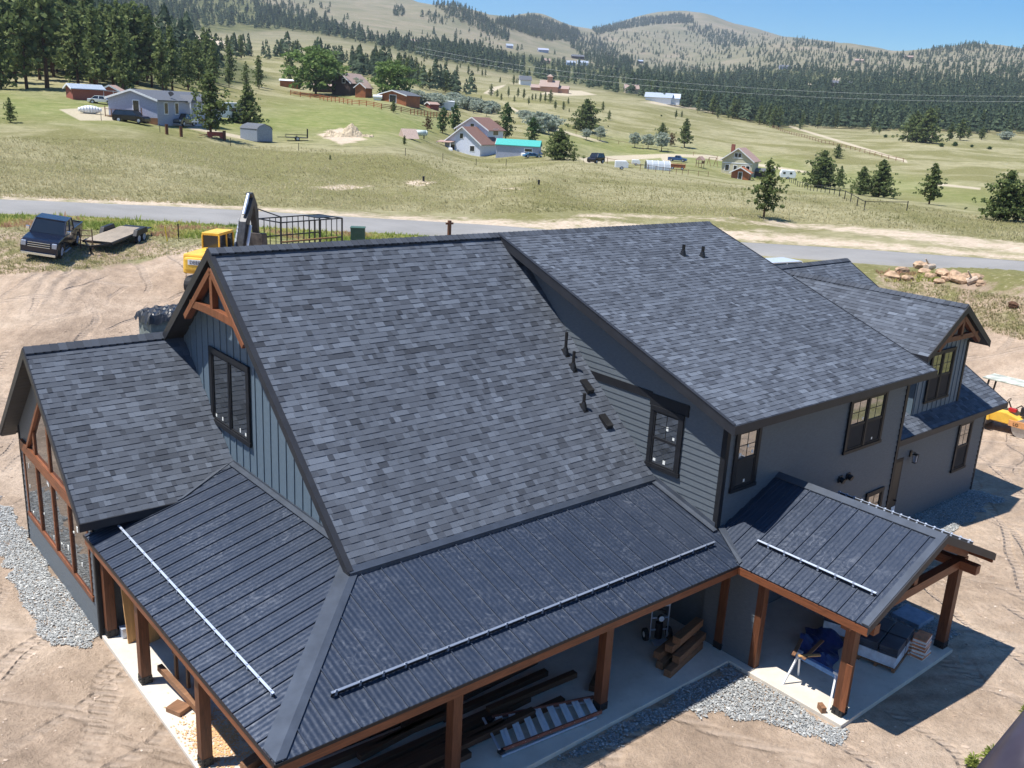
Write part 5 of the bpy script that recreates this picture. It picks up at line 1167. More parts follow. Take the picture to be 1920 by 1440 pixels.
# ---- road roller
p, _ = G(1880, 806); rz = heading(p, Vector((*CAMP[:2], 0)))+1.2
ro = empty('road_roller', p, rz, 'small yellow ride-on roller with grey canopy and steel drum', 'roller')
mb = MB(); mb.prism([(-1.3, -.5, .45), (1.0, -.5, .45), (1.1, -.5, .75), (.2, -.5, 1.0), (-.6, -.5, .95), (-1.35, -.5, 1.3)], (0, 1.0, 0)); lobj(mb, 'body', yel, ro, bevel=.05)
for x in (-1.0, 1.0):
    mb = MB(); mb.tube((x, -.6, .42), (x, .6, .42), .42, n=26); lobj(mb, 'drum', plain('worn_steel', (.5, .5, .5), .35, .8), ro)
    mb = MB()
    for s_ in (-1, 1): mb.bar((x-.55, s_*.66, .62), (x+.55, s_*.66, .62), .08, .28)
    f_ = lobj(mb, 'drum_frame', yel if x < 0 else plain('orange_plate', (.62, .30, .12), .5), ro)
lettering('LO', .2, basis((.65, -.71, .54), (1, 0, 0), (0, 0, 1)), M['black'], ro)
mb = MB(); mb.box(-.75, -.25, 1.0, -.25, .25, 1.15); mb.box(-.8, -.25, 1.15, -.7, .25, 1.6); lobj(mb, 'seat', M['black'], ro, bevel=.03)
mb = MB(); mb.tube((.25, 0, 1.0), (.0, 0, 1.45), .03)
for k in range(12):
    a, b = k*.5236, (k+1)*.5236; mb.tube((.0+.05*math.cos(a), .19*math.sin(a), 1.46+.19*math.cos(a)*.6), (.0+.05*math.cos(b), .19*math.sin(b), 1.46+.19*math.cos(b)*.6), .018, n=5)
lobj(mb, 'steering_wheel', M['black'], ro)
mb = MB()
for x, y in ((-1.0, -.42), (-1.0, .42)): mb.bar((x, y, 1.2), (x+.1, y, 2.35), .07, .07)
lobj(mb, 'roll_bar', M['steel'], ro)
mb = MB(); mb.prism([(-1.15, -.6, 2.35), (.75, -.6, 2.38), (.8, -.6, 2.44), (-1.15, -.6, 2.43)], (0, 1.2, 0)); lobj(mb, 'canopy', plain('faded_grey_canopy', (.50, .52, .44), .5, 0, .3, 2), ro, bevel=.02)
mb = MB(); mb.path([(.2, .2, 1.0), (.5, .25, 1.3), (.8, .1, 1.15)], .025); mb.cbox(.85, 0, 1.15, .3, .5, .35); lobj(mb, 'engine_cover', M['steel'], ro)
mb = MB(); mb.cbox(.35, -.2, 1.12, .35, .2, .15); lobj(mb, 'red_tank', plain('red_paint', (.45, .02, .02), .4), ro)
# ---- boulders and logs by the road (right)
br = random.Random(31); rockm = plain('tan_boulder', (.42, .29, .19), .9, 0, .3, 2, .2, .03)
def boulder(p, s, label, cat='boulder', group=None, mat=None):
    bm = bmesh.new(); bmesh.ops.create_icosphere(bm, subdivisions=2, radius=s)
    ph = [br.uniform(0, 6) for _ in range(6)]
    for v in bm.verts:
        c = v.co; k = 1+.18*math.sin(c.x/s*3+ph[0])+.15*math.sin(c.y/s*3.7+ph[1])+.12*math.sin(c.z/s*4+ph[2]); v.co = Vector((c.x*k*1.2, c.y*k, c.z*k*.65))
    me = bpy.data.meshes.new('boulder'); bm.to_mesh(me); bm.free(); me.materials.append(mat or rockm); o = bpy.data.objects.new('boulder', me); col.objects.link(o)
    o.location = p; o.rotation_euler = (0, 0, br.uniform(0, 6)); return tag(o, label, cat, group)
for k, (u, v_, s) in enumerate(((1675, 520, .45), (1690, 510, .4), (1700, 524, .35), (1724, 503, .5), (1733, 512, .4), (1745, 520, .35), (1768, 517, .5), (1775, 526, .3), (1790, 520, .45), (1800, 528, .5), (1812, 521, .35), (1830, 524, .45), (1762, 530, .3), (1840, 535, .28), (1738, 500, .4))):
    p, _ = G(u, v_); boulder(p+Z*s*.25, s, 'tan boulder in the loose rock pile between road and right roof', 'boulder', 'tan boulders piled by the road')
for k, (u0, v0, u1, v1) in enumerate(((1812, 535, 1832, 530), (1735, 508, 1750, 506))):
    a, _ = G(u0, v0); b, _ = G(u1, v1); mb = MB(); c = (a+b)/2; mb.tube(a-c+Z*.2, b-c+Z*.25, .24, .18, 10); mb.tube(Vector((0, 0, .25)), Vector((-.4, .2, .8)), .08, .04, 6)
    o = mb.build('log', plain('bleached_log', (.48, .38, .29), .9, 0, .2, 4)); o.location = c; tag(o, ('pale hollow log lying at the right end of the rock pile', 'short curved log on top of the rock pile')[k], 'log')
p, _ = G(1901, 577); boulder(p+Z*.1, .28, 'lone dark stump in the dry grass right of the gable', 'stump', None, M['bark'])
# ---- platform rail of the lift
def cray(u, v_): return Vector(rays(u, v_).tolist())
a = Vector(CAMP.tolist())+cray(2110, 1236)*.98; b = Vector(CAMP.tolist())+cray(1760, 1662)*.98; mb = MB(); c = (a+b)/2; mb.tube(a-c, b-c, .041, n=24)
o = mb.build('platform_rail', plain('purple_grey_painted_rail', (.055, .045, .06), .28, .2, .2, 12), smooth=True); o.location = c; tag(o, 'dark painted metal rail crossing the nearest corner', 'rail')

# ================================================================ TREES
def leafcloud(P, N, S, tone, nl, seed, asp=2.4):
    """nl small leaf-shaped faces round every clump centre P (n,3), pushed along N"""
    r = np.random.default_rng(seed); n = len(P); c = np.repeat(P, nl, 0); s = np.repeat(S, nl); m = n*nl
    d = r.normal(size=(m, 3)); d[:, 2] = d[:, 2]*.8+.25; d /= np.linalg.norm(d, axis=1)[:, None]
    e = np.cross(d, r.normal(size=(m, 3))); e /= np.linalg.norm(e, axis=1)[:, None]
    a = c+d*(s*.15)[:, None]; b = c+d*(s)[:, None]; w = e*(s/asp)[:, None]; mid = (a*.4+b*.6)
    V = np.stack([a, mid+w, b, mid-w], 1).reshape(-1, 3); F = np.arange(4*m).reshape(-1, 4)
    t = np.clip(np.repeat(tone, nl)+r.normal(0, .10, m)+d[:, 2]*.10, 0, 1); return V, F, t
def pine_mesh(seed, H=10.0, R=2.4, base=.12, n=170, nl=9, slim=1.0, gap=.2, mat='needle', leaf=.5, shape='pine'):
    r = np.random.default_rng(seed); P, T, S = [], [], []; limbs = MB()
    nb = int(n/4)
    for i in range(nb):
        f = base+(1-base)*((i+.5)/nb)**.92
        if shape == 'pine': pr = min(1, (f-base)/.12+.35)*(1-f)**.6*1.05
        elif shape == 'round': q = (f-base)/(1-base); pr = math.sqrt(max(0, 1-(2*q-.9)**2/1.25))
        else: q = (f-base)/(1-base); pr = min(1, q/.25+.3)*(1-q)**.45
        rr = R*pr*r.uniform(.72, 1.22)*slim; a = i*2.399+r.uniform(-.5, .5)
        if r.random() < gap and f < .9: rr *= .55
        z0 = f*H; k = max(1, int(2+rr*1.6)); dz = r.uniform(-.12, .22)*rr if shape == 'pine' else r.uniform(.0, .35)*rr
        if rr > .5: limbs.tube((0, 0, z0), (rr*.8*math.cos(a), rr*.8*math.sin(a), z0+dz*.8), .045*(1.2-f), .015, 4, cap=False)
        for j in range(k):
            q = ((j+.8)/k)*r.uniform(.85, 1.05) if shape == 'pine' else r.uniform(.45, 1.0); sp = .24*rr
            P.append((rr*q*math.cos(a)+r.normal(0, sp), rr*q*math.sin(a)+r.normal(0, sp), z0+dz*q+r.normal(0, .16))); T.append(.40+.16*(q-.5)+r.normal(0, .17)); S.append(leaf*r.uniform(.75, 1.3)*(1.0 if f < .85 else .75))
    P.append((0, 0, H*.985)); T.append(.5); S.append(leaf*.8)
    V, F, t = leafcloud(np.array(P), None, np.array(S), np.array(T), nl, seed+99)
    return V, F, t, limbs
def mk_tree(name, kind, seed, **k):
    """prototype tree: trunk with limbs, crown of leaf-sized faces; hidden under a root empty"""
    mat = k.pop('mat', 'needle'); H = k.get('H', 10.0); th = k.pop('trunk', .95); tw = k.pop('tw', .17)
    V, F, t, limbs = pine_mesh(seed, mat=mat, **k); r = random.Random(seed)
    tm = MB(); x = y = 0; pz = 0; seg = 6
    for i in range(seg):
        nx, ny = x+r.uniform(-.07, .07), y+r.uniform(-.07, .07); z1 = H*th*(i+1)/seg; tm.tube((x, y, pz-.3*(i == 0)), (nx, ny, z1), tw*(1-i/seg)+.03, tw*(1-(i+1)/seg)+.03, 8); x, y, pz = nx, ny, z1
    n0 = len(tm.v); tm.v += limbs.v; tm.f += [[n0+i for i in f] for f in limbs.f]; tm.m += limbs.m; tm.t += limbs.t
    return dict(V=V, F=F, t=t, tm=tm, mat=mat, name=name)
def realize(pt):
    root = bpy.data.objects.new(pt['name'], None); tr0 = pt['tm'].build('trunk', M['bark'], root); cr0 = npmesh('crown', pt['V'], pt['F'], M[pt['mat']], root, tone=pt['t'])
    col.objects.unlink(tr0); col.objects.unlink(cr0); return (tr0.data, cr0.data, tr0, cr0)
PT = {}
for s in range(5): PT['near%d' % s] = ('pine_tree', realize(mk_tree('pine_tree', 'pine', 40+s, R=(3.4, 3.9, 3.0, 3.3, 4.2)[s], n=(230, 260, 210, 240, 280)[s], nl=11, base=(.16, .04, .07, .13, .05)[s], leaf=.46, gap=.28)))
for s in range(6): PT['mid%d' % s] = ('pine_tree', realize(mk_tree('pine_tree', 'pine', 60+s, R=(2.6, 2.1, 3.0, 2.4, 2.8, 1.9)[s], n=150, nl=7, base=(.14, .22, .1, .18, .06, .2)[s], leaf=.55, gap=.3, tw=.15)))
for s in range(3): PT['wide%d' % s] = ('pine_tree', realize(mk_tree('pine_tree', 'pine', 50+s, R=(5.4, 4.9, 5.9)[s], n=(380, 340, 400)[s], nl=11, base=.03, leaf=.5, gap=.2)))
PT['open'] = ('pine_tree', realize(mk_tree('pine_tree', 'pine', 57, R=4.3, n=250, nl=11, base=.15, leaf=.42, gap=.4)))
PT['broad'] = ('broadleaf_tree', realize(mk_tree('broadleaf_tree', 'b', 80, R=4.6, n=260, nl=8, base=.12, shape='round', mat='leafgreen', leaf=.7, gap=.1, trunk=.6, tw=.22)))
PT['dark'] = ('broadleaf_tree', realize(mk_tree('broadleaf_tree', 'b', 81, R=2.7, n=220, nl=8, base=.1, shape='oval', mat='leafdark', leaf=.55, gap=.2, trunk=.6, tw=.2)))
PT['red'] = ('broadleaf_tree', realize(mk_tree('broadleaf_tree', 'b', 84, R=3.4, n=160, nl=7, base=.08, shape='round', mat='leafred', leaf=.6, gap=.3, trunk=.6, tw=.2)))
PT['silver'] = ('silver_tree', realize(mk_tree('silver_tree', 'b', 82, R=3.8, n=200, nl=9, base=.25, shape='round', mat='leafsilver', leaf=.7, gap=.2, trunk=.5, tw=.3)))
PT['silverbush'] = ('silver_shrub', realize(mk_tree('silver_shrub', 'b', 83, R=7.5, n=260, nl=9, base=.02, shape='round', mat='leafsilver', leaf=1.1, gap=.15, trunk=.3, tw=.3)))
PT['bush'] = ('green_shrub', realize(mk_tree('green_shrub', 'b', 85, R=6.0, n=150, nl=9, base=.02, shape='round', mat='leafdark', leaf=1.2, gap=.15, trunk=.3, tw=.3)))
nt_ = random.Random(77); NTREE = [0]
def tree_at(p, h, proto, label, group=None, cat=None, parts=True):
    name, (tm, cm, _, _) = PT[proto]; r_ = nt_.uniform(0, 6.28); sc = h/10.0
    root = empty(name, (p[0], p[1], p[2]-.15*sc), r_, label, cat or {'pine_tree': 'pine tree', 'broadleaf_tree': 'tree', 'silver_tree': 'silver tree', 'silver_shrub': 'shrub', 'green_shrub': 'shrub'}[name], group, sc)
    w = nt_.uniform(.88, 1.15); root.scale = (sc*w, sc*w, sc)
    for nm, me in (('trunk', tm), ('crown', cm)): o = bpy.data.objects.new(nm, me); col.objects.link(o); o.parent = root
    NTREE[0] += 1; return root
def tree(u, v, hpx, proto, label, group=None):
    p, r = G(u, v); d = float((np.array(p)-CAMP)@FW); return tree_at(p, hpx/FPX*d, proto, label, group)
tree(1432, 409, 107, 'open', 'lone rounded pine standing in the dry field above the right roof ridge')
tree(1538, 352, 68, 'wide0', 'broad dense pine, left of the pair beside the lone field pine'); tree(1573, 352, 40, 'near2', 'small pine touching the right side of a broader pine')
tree(1570, 297, 26, 'near4', 'small flat-topped pine alone on the green slope')
tree(1614, 366, 52, 'wide1', 'wide bushy pine left in the dense clump behind the field'); tree(1647, 370, 68, 'wide1', 'taller pointed pine right in the dense clump behind the field')
tree(1742, 383, 75, 'near3', 'single pointed pine between the dense clump and the right frame edge')
tree(1880, 414, 92, 'wide0', 'large pine with two trunks near the right frame edge'); tree(1908, 416, 78, 'near0', 'pine leaning on the big one at the right frame edge'); tree(1927, 395, 72, 'near4', 'pine cut off by the right frame edge')
tree(396, 258, 118, 'open', 'tall open pine with bare lower trunk before the trailer home driveway'); tree(465, 233, 72, 'wide1', 'dense dark conical pine right of the white motorhome')
tree(440, 229, 20, 'bush', 'round green shrub at the foot of the dense conical pine'); tree(20, 230, 45, 'near2', 'small sparse pine in the grass at the left frame edge'); tree(-4, 165, 34, 'near1', 'pine cut by the left frame edge')
tree(1048, 300, 56, 'wide2', 'bushy pine right of the teal-roofed shed'); tree(1075, 303, 22, 'near2', 'little pine shrub beside the bushy one by the teal shed')
tree(1098, 246, 58, 'wide0', 'big rounded dark pine alone in the middle meadow'); tree(1283, 277, 53, 'near0', 'slender open pine right of the silver trees'); tree(1240, 263, 32, 'near4', 'dark bushy pine behind the row of silver trees')
tree(1258, 274, 24, 'red', 'thin brownish tree between silver tree and slender pine')
tree(1735, 268, 62, 'wide1', 'tall dark pine, right one of a pair before the forest'); tree(1712, 266, 54, 'wide2', 'dark pine, left one of a pair before the forest')
for u, v, h, lb in ((1780, 264, 34, 'pine right of the tall dark pair'), (1800, 263, 40, 'pointed pine third from the tall dark pair'), (1840, 262, 24, 'small isolated pine with pale shrub to its right'), (1815, 260, 22, 'short slim pine between two larger ones'), (738, 211, 22, 'single small pine on the green slope below the orange barn'), (850, 243, 20, 'tiny pine left of white house trees'), (758, 272, 18, 'young pine left of the a-frame hut'), (619, 300, 10, 'low bush alone in the foreground field')): tree(u, v, h, 'near3', lb)
tree(592, 178, 82, 'broad', 'big light green cottonwood left of the dark log cabin'); tree(622, 170, 50, 'broad', 'lighter leafy tree behind the open animal shed'); tree(735, 186, 66, 'broad', 'rounded light green tree behind the orange barn')
tree(830, 249, 46, 'dark', 'slim round-headed tree left of the white house'); tree(853, 246, 48, 'dark', 'dark leafy tree touching the white house gable'); tree(948, 262, 66, 'dark', 'tall dark green tree right of the white house'); tree(998, 268, 46, 'dark', 'dark oval tree behind the teal shed roof')
tree(928, 262, 34, 'red', 'reddish-brown tree at the right corner of white house'); tree(802, 244, 26, 'red', 'thin bare-looking brown tree in the green slope')
tree(900, 270, 16, 'bush', 'green shrub in front of the white house'); tree(880, 268, 16, 'bush', 'small shrub by the white house front wall'); tree(925, 268, 14, 'bush', 'low shrub between white house and teal shed')
GS = 'silver-leaved trees behind the teal shed'
for u, v, h, k, lb in ((1010, 248, 34, 'silverbush', 'large rounded silver shrub above the teal shed'), (1030, 244, 26, 'silverbush', 'second silver shrub right of the largest one'), (1125, 264, 26, 'silver', 'pale silver tree right of the big dark meadow pine'), (1099, 262, 20, 'silver', 'small silver tree under the big dark meadow pine'), (1190, 277, 27, 'silver', 'leftmost of the three silver trees by the drive'), (1215, 279, 26, 'silver', 'middle of the three silver trees by the drive'), (1240, 284, 34, 'silver', 'rightmost and tallest of the silver trees by the drive'), (982, 222, 14, 'silverbush', 'grey-green shrub left of the large silver one'),
     (888, 212, 20, 'silver', 'grey-green tree left of two small ones by the lane'), (912, 218, 18, 'silver', 'small grey-green tree by the lane'), (932, 213, 18, 'silver', 'small grey-green tree above the tall dark one'), (668, 178, 30, 'silver', 'silver tree before the dark log cabin'), (1885, 262, 14, 'silverbush', 'pale shrub before the forest at right'), (600, 172, 26, 'silver', 'silver tree in front of the big cottonwood')): tree(u, v, h, k, lb, GS if u in (1010, 1030) else None)
for k in range(18): u = 770+k*8.5+nt_.uniform(-4, 4); tree(u, 190+(u-770)*.145+nt_.uniform(-7, 4), nt_.uniform(13, 22), 'silverbush', 'grey-green shrub in the band between orange barn and white trailer', 'silver shrubs behind the barn fence')
for u, v, w in ((1660, 258, 10), (1690, 262, 12), (1765, 275, 12), (1790, 274, 14), (1822, 276, 9), (1855, 280, 10), (1590, 232, 4), (1240, 218, 5)): tree(u, v, w*.55, 'bush', 'low dark shrub in the meadow before the right forest', 'low shrubs before the right forest')
MD = [(902, 189, 10), (893, 175, 12), (921, 180, 22), (932, 184, 16), (940, 188, 13), (953, 183, 20), (971, 183, 18), (982, 187, 20), (964, 191, 12), (991, 197, 16), (998, 188, 12), (1004, 189, 13), (1013, 192, 18), (1022, 193, 20), (1032, 193, 24), (1041, 206, 18), (1056, 206, 16), (1065, 197, 14), (1067, 211, 8), (1130, 211, 20), (1142, 225, 18), (1267, 222, 16), (1278, 220, 12), (938, 155, 10), (963, 159, 18), (969, 158, 12), (988, 154, 20), (752, 111, 9), (790, 124, 10), (815, 134, 10), (825, 127, 8), (835, 130, 9), (857, 140, 18), (863, 128, 10), (878, 140, 18), (896, 137, 16), (904, 143, 13), (910, 144, 14), (937, 155, 9), (1450, 222, 14), (1500, 243, 20), (1308, 212, 20), (1345, 222, 26), (1365, 224, 18), (1636, 250, 24), (1648, 252, 18), (800, 112, 14), (795, 118, 12)]
for k, (u, v, h) in enumerate(MD): tree(u, v, h, 'mid%d' % (k % 6), 'small dark pine scattered on the open pale green meadow', 'small pines scattered over the middle meadow')
def sample(poly, n, seed, mind=0):
    r = np.random.default_rng(seed); P = np.array(poly, float); lo, hi = P.min(0), P.max(0); out = []
    while len(out) < n:
        q = r.uniform(lo, hi, (4000, 2)); q = q[polymask(q[:, 0], q[:, 1], P, .01) > .5]; out += list(q)
    return np.array(out[:n])
FL = [(-60, 172), (60, 166), (120, 170), (215, 178), (300, 180), (335, 172), (440, 168), (520, 178), (548, 165), (540, 148), (420, 140), (350, 138), (300, 130), (200, 118), (100, 105), (-60, 95)]
ML = [(410, 100), (530, 102), (560, 108), (640, 116), (700, 126), (760, 138), (830, 162), (900, 184), (860, 180), (800, 168), (700, 150), (600, 128), (500, 112), (430, 110)]
RE = [(1120, 168), (1220, 188), (1330, 214), (1450, 240), (1560, 243), (1700, 247), (1900, 254), (1930, 240), (1560, 226), (1440, 220), (1320, 198), (1200, 176)]
def front_first(q):                                               # nearest first
    P, r, ok = ground(q[:, 0], q[:, 1]); i = np.argsort(r); return P[i], r[i]
room = 300-sum(1 for o in col.objects if o.name.startswith('pine_tree'))
fl, _ = front_first(sample(FL, int(room*.46), 5)); ml, _ = front_first(sample(ML, int(room*.17), 6)); re, _ = front_first(sample(RE, room-int(room*.46)-int(room*.17), 7))
for k, p in enumerate(fl): tree_at(p, nt_.uniform(.7, 1.15)*(lambda s: 18-8.5*s)(min(1, max(0, (proj(*p)[0]-60)/450))) if nt_.random() < .8 else nt_.uniform(5, 8), 'mid%d' % nt_.randrange(6), 'tall dark pine in the dense forest behind the grey trailer home', 'pines of the left forest')
for k, p in enumerate(ml): tree_at(p, nt_.uniform(7.5, 11), 'mid%d' % nt_.randrange(6), 'dark pine in the row above the log cabin and cottonwoods', 'pines of the row above the barns')
for k, p in enumerate(re): tree_at(p, nt_.uniform(8, 12), 'mid%d' % nt_.randrange(6), 'dark pine along the near edge of the wide right forest', 'pines at the edge of the right forest')
# distant woods: one object
def woods(name, specs, mat, label, seed):
    r = np.random.default_rng(seed); Vs, Fs, Ts = [], [], []; off_ = 0; NP_ = 64
    protos = []
    for s in range(8):
        q = np.random.default_rng(500+s); f = q.uniform(.08, 1, NP_)**.9; a = q.uniform(0, 6.28, NP_); R_c = .24*(1.05-f)**.75*q.uniform(.75, 1.15, NP_)+.012
        c = np.stack([R_c*.55*np.cos(a), R_c*.55*np.sin(a), f], 1); w = R_c*.42+.016
        tan = np.stack([-np.sin(a), np.cos(a), a*0], 1); out = np.stack([np.cos(a)*.5, np.sin(a)*.5, a*0-.35], 1)
        A = c+np.array([0, 0, .075]); B = c+tan*w[:, None]+out*w[:, None]; C_ = c-tan*w[:, None]+out*w[:, None]
        protos.append((np.stack([A, B, C_], 1).reshape(-1, 3), np.clip(q.normal(.45, .2, NP_), 0, 1)))
    for poly, n, hm, hs in specs:
        q = sample(poly, n, int(r.integers(1e6))); P, rr, ok = ground(q[:, 0], q[:, 1])
        for s in range(8):
            sel = P[s::8]; m = len(sel)
            if not m: continue
            h = np.clip(r.normal(hm, hs, m), hm*.4, hm*1.7); w = r.uniform(.9, 1.5, m); V = protos[s][0][None]*np.stack([h*w, h*w, h], 1)[:, None]+sel[:, None]
            Vs.append(V.reshape(-1, 3)); Fs.append(np.arange(m*NP_*3).reshape(-1, 3)+off_); off_ += m*NP_*3; Ts.append(np.clip(np.tile(protos[s][1], m)+np.repeat(r.normal(0, .09, m), NP_), 0, 1))
    return tag(npmesh(name, np.concatenate(Vs), np.concatenate(Fs), mat, tone=np.concatenate(Ts)), label, 'forest', kind='stuff')
BIG = [(480, 14), (540, 32), (620, 50), (690, 74), (790, 84), (860, 88), (950, 108), (1094, 126), (1200, 142), (1300, 137), (1400, 140), (1500, 132), (1920, 160), (1990, 165), (1990, 250), (1840, 244), (1700, 246), (1560, 240), (1450, 236), (1330, 212), (1220, 186), (1130, 168), (1050, 160), (948, 140), (880, 124), (793, 110), (780, 100), (700, 86), (620, 70), (540, 56), (480, 40)]
specs = [(BIG, 2600, 8.5, 2), ([(480, 14), (540, 32), (620, 50), (690, 74), (790, 84), (860, 88), (950, 108), (948, 138), (880, 122), (793, 108), (700, 84), (620, 68), (540, 54), (480, 40)], 420, 9.5, 2),
    ([(1180, 150), (1450, 150), (1920, 180), (1990, 255), (1700, 246), (1450, 238), (1220, 188)], 1600, 9.5, 2),
    ([(1180, 104), (1300, 122), (1400, 125), (1420, 97), (1520, 92), (1600, 101), (1700, 104), (1760, 88), (1810, 79), (1850, 89), (1990, 95), (1990, 170), (1500, 142), (1300, 140), (1200, 142)], 1900, 6.5, 2),
    ([(1590, 99), (1700, 103), (1760, 92), (1990, 96), (1990, 104), (1800, 96), (1700, 110), (1590, 108)], 200, 7, 2), ([(1750, 87), (1780, 80), (1850, 84), (1850, 92), (1760, 95)], 100, 7.5, 2),
    ([(1110, 56), (1200, 36), (1270, 29), (1300, 32), (1300, 44), (1240, 46), (1180, 54), (1120, 66)], 1000, 10, 2), ([(1290, 40), (1340, 55), (1395, 68), (1405, 88), (1340, 92), (1320, 70), (1280, 52)], 330, 10, 2),
    ([(1120, 60), (1180, 62), (1180, 100), (1100, 95)], 80, 8, 2), ([(1180, 60), (1400, 60), (1500, 75), (1500, 100), (1300, 118), (1180, 100)], 420, 8, 2), ([(1490, 70), (1600, 96), (1600, 102), (1490, 84)], 80, 9, 2),
    ([(926, 42), (1000, 30), (1045, 46), (1088, 60), (1080, 80), (1020, 76), (985, 64), (930, 46)], 1000, 10, 2), ([(1060, 60), (1110, 66), (1190, 120), (1180, 140), (1100, 118), (1070, 90)], 450, 9, 2),
    ([(790, -4), (850, 6), (905, 32), (960, 70), (950, 80), (880, 50), (820, 18)], 330, 10, 2), ([(740, 16), (760, 16), (756, 32), (736, 30)], 40, 8, 2), ([(780, 25), (850, 30), (850, 50), (800, 45)], 40, 8, 2),
    ([(150, -50), (480, -50), (600, -40), (560, 10), (633, 55), (633, 70), (540, 58), (400, 50), (370, 62), (310, 40), (150, 20)], 1300, 9, 2.5), ([(600, 0), (700, 70), (640, 60), (540, 20)], 30, 8, 2),
    ([(700, 70), (1100, 110), (1180, 130), (1000, 100), (900, 60)], 45, 7, 2), ([(-100, 60), (60, 70), (150, 90), (250, 118), (340, 130), (430, 140), (400, 130), (300, 95), (150, 50), (-100, 20)], 330, 11, 2.5),
    (ML, 90, 9, 2), (RE, 260, 10, 2), ([(-150, -60), (150, -60), (150, 20), (-150, 0)], 200, 11, 3)]
woods('distant_woods', specs, M['needlefar'], 'dark pine woods covering the far slopes and the wide belt below the hills', 3)
# ================================================================ GRASS AND WEEDS
def tufts(name, q, mat, s, nb, label, cat, tone=None, lean=.5, seed=1):
    r = np.random.default_rng(seed); n = len(q); z = hz(q[:, 0], q[:, 1]); P = np.repeat(np.column_stack([q, z-.02]), nb, 0); m = n*nb
    S = np.repeat(s*r.lognormal(0, .35, n), nb)*r.uniform(.6, 1.2, m); a = r.uniform(0, 6.28, m); d = np.stack([np.cos(a)*lean, np.sin(a)*lean, np.ones(m)], 1)*S[:, None]
    P[:, :2] += np.stack([np.cos(a), np.sin(a)], 1)*(S*.25)[:, None]; w = np.stack([-np.sin(a), np.cos(a), a*0], 1)*(S*.16)[:, None]
    V = np.stack([P-w, P+w, P+d], 1).reshape(-1, 3); t = np.clip((np.repeat(r.normal(.5, .22, n) if tone is None else tone, nb))+r.normal(0, .08, m), 0, 1)
    return tag(npmesh(name, V, np.arange(3*m).reshape(-1, 3), mat, tone=t), label, cat, kind='stuff')
def scat(poly, n, seed, soft=3):
    q = sample(poly, n, seed); P, r, ok = ground(q[:, 0], q[:, 1]); return P[:, :2]
offroad = lambda q: q[np.hypot(q[:, None, 0]-pc[None, :, 0], q[:, None, 1]-pc[None, :, 1]).min(1) > 4.6]
wq = offroad(np.concatenate([scat([(-60, 402), (300, 408), (520, 424), (860, 444), (860, 462), (520, 446), (330, 448), (200, 432), (-60, 425)], 6000, 1), scat([(1640, 508), (1760, 512), (1760, 530), (1660, 530)], 260, 2), scat([(600, 440), (700, 442), (700, 460), (600, 460)], 500, 3)]))
tufts('weeds', wq, M['weed'], .16, 5, 'green and rusty weeds growing along the near side of the road', 'weeds', tone=np.clip(1.5*vnoise(wq[:, 0]/3, wq[:, 1]/3, 31)-.15, 0, 1), seed=4)
gq = offroad(np.concatenate([scat([(-60, 425), (200, 432), (330, 448), (400, 452), (380, 470), (150, 505), (-60, 520)], 7000, 5), scat([(1660, 520), (1920, 560), (1990, 660), (1920, 640), (1780, 600), (1700, 560)], 4500, 6)]))
tufts('dry_grass', gq, M['grass'], .09, 5, 'short dry grass round the parked truck and right of the garage', 'grass', seed=5)
fq = offroad(scat([(-80, 366), (400, 384), (900, 402), (1100, 396), (1300, 402), (1700, 430), (1990, 464), (1990, 424), (1820, 402), (1640, 374), (1400, 348), (1200, 324), (1100, 304), (800, 290), (500, 274), (200, 262), (-80, 255)], 52000, 7))
tufts('field_grass', fq, M['grass'], .15, 4, 'pale dry grass covering the field beyond the road', 'grass', tone=np.clip(.05+.55*vnoise(fq[:, 0]/7, fq[:, 1]/7, 21)+.55*vnoise(fq[:, 0]/24, fq[:, 1]/15, 23)+.3*(vnoise(fq[:, 0]/2, fq[:, 1]/2, 22)-.5), 0, 1), seed=6)
for u, v, s in ((1855, 1432, .62), (1822, 1440, .5), (1893, 1400, .55), (1926, 1345, .55)):
    p, _ = G(u, v); P_ = np.array([[0, 0, .12+.1*k] for k in range(4)]+[[.1*math.cos(k), .1*math.sin(k), .2] for k in range(5)]); V, F, t = leafcloud(P_*s*1.3, None, np.full(9, .30*s), np.full(9, .95), 26, 7+u, 9)
    o = npmesh('pine_seedling', V, F, M['weed'], tone=np.clip(t-.45, 0, 1)); o.location = p
    tag(o, {1855: 'largest bright green pine seedling beside the dark rail', 1822: 'bright green seedling cut by the bottom frame edge', 1893: 'middle bright green seedling touching the dark rail', 1926: 'seedling at the right frame edge above the rail'}[u], 'seedling')
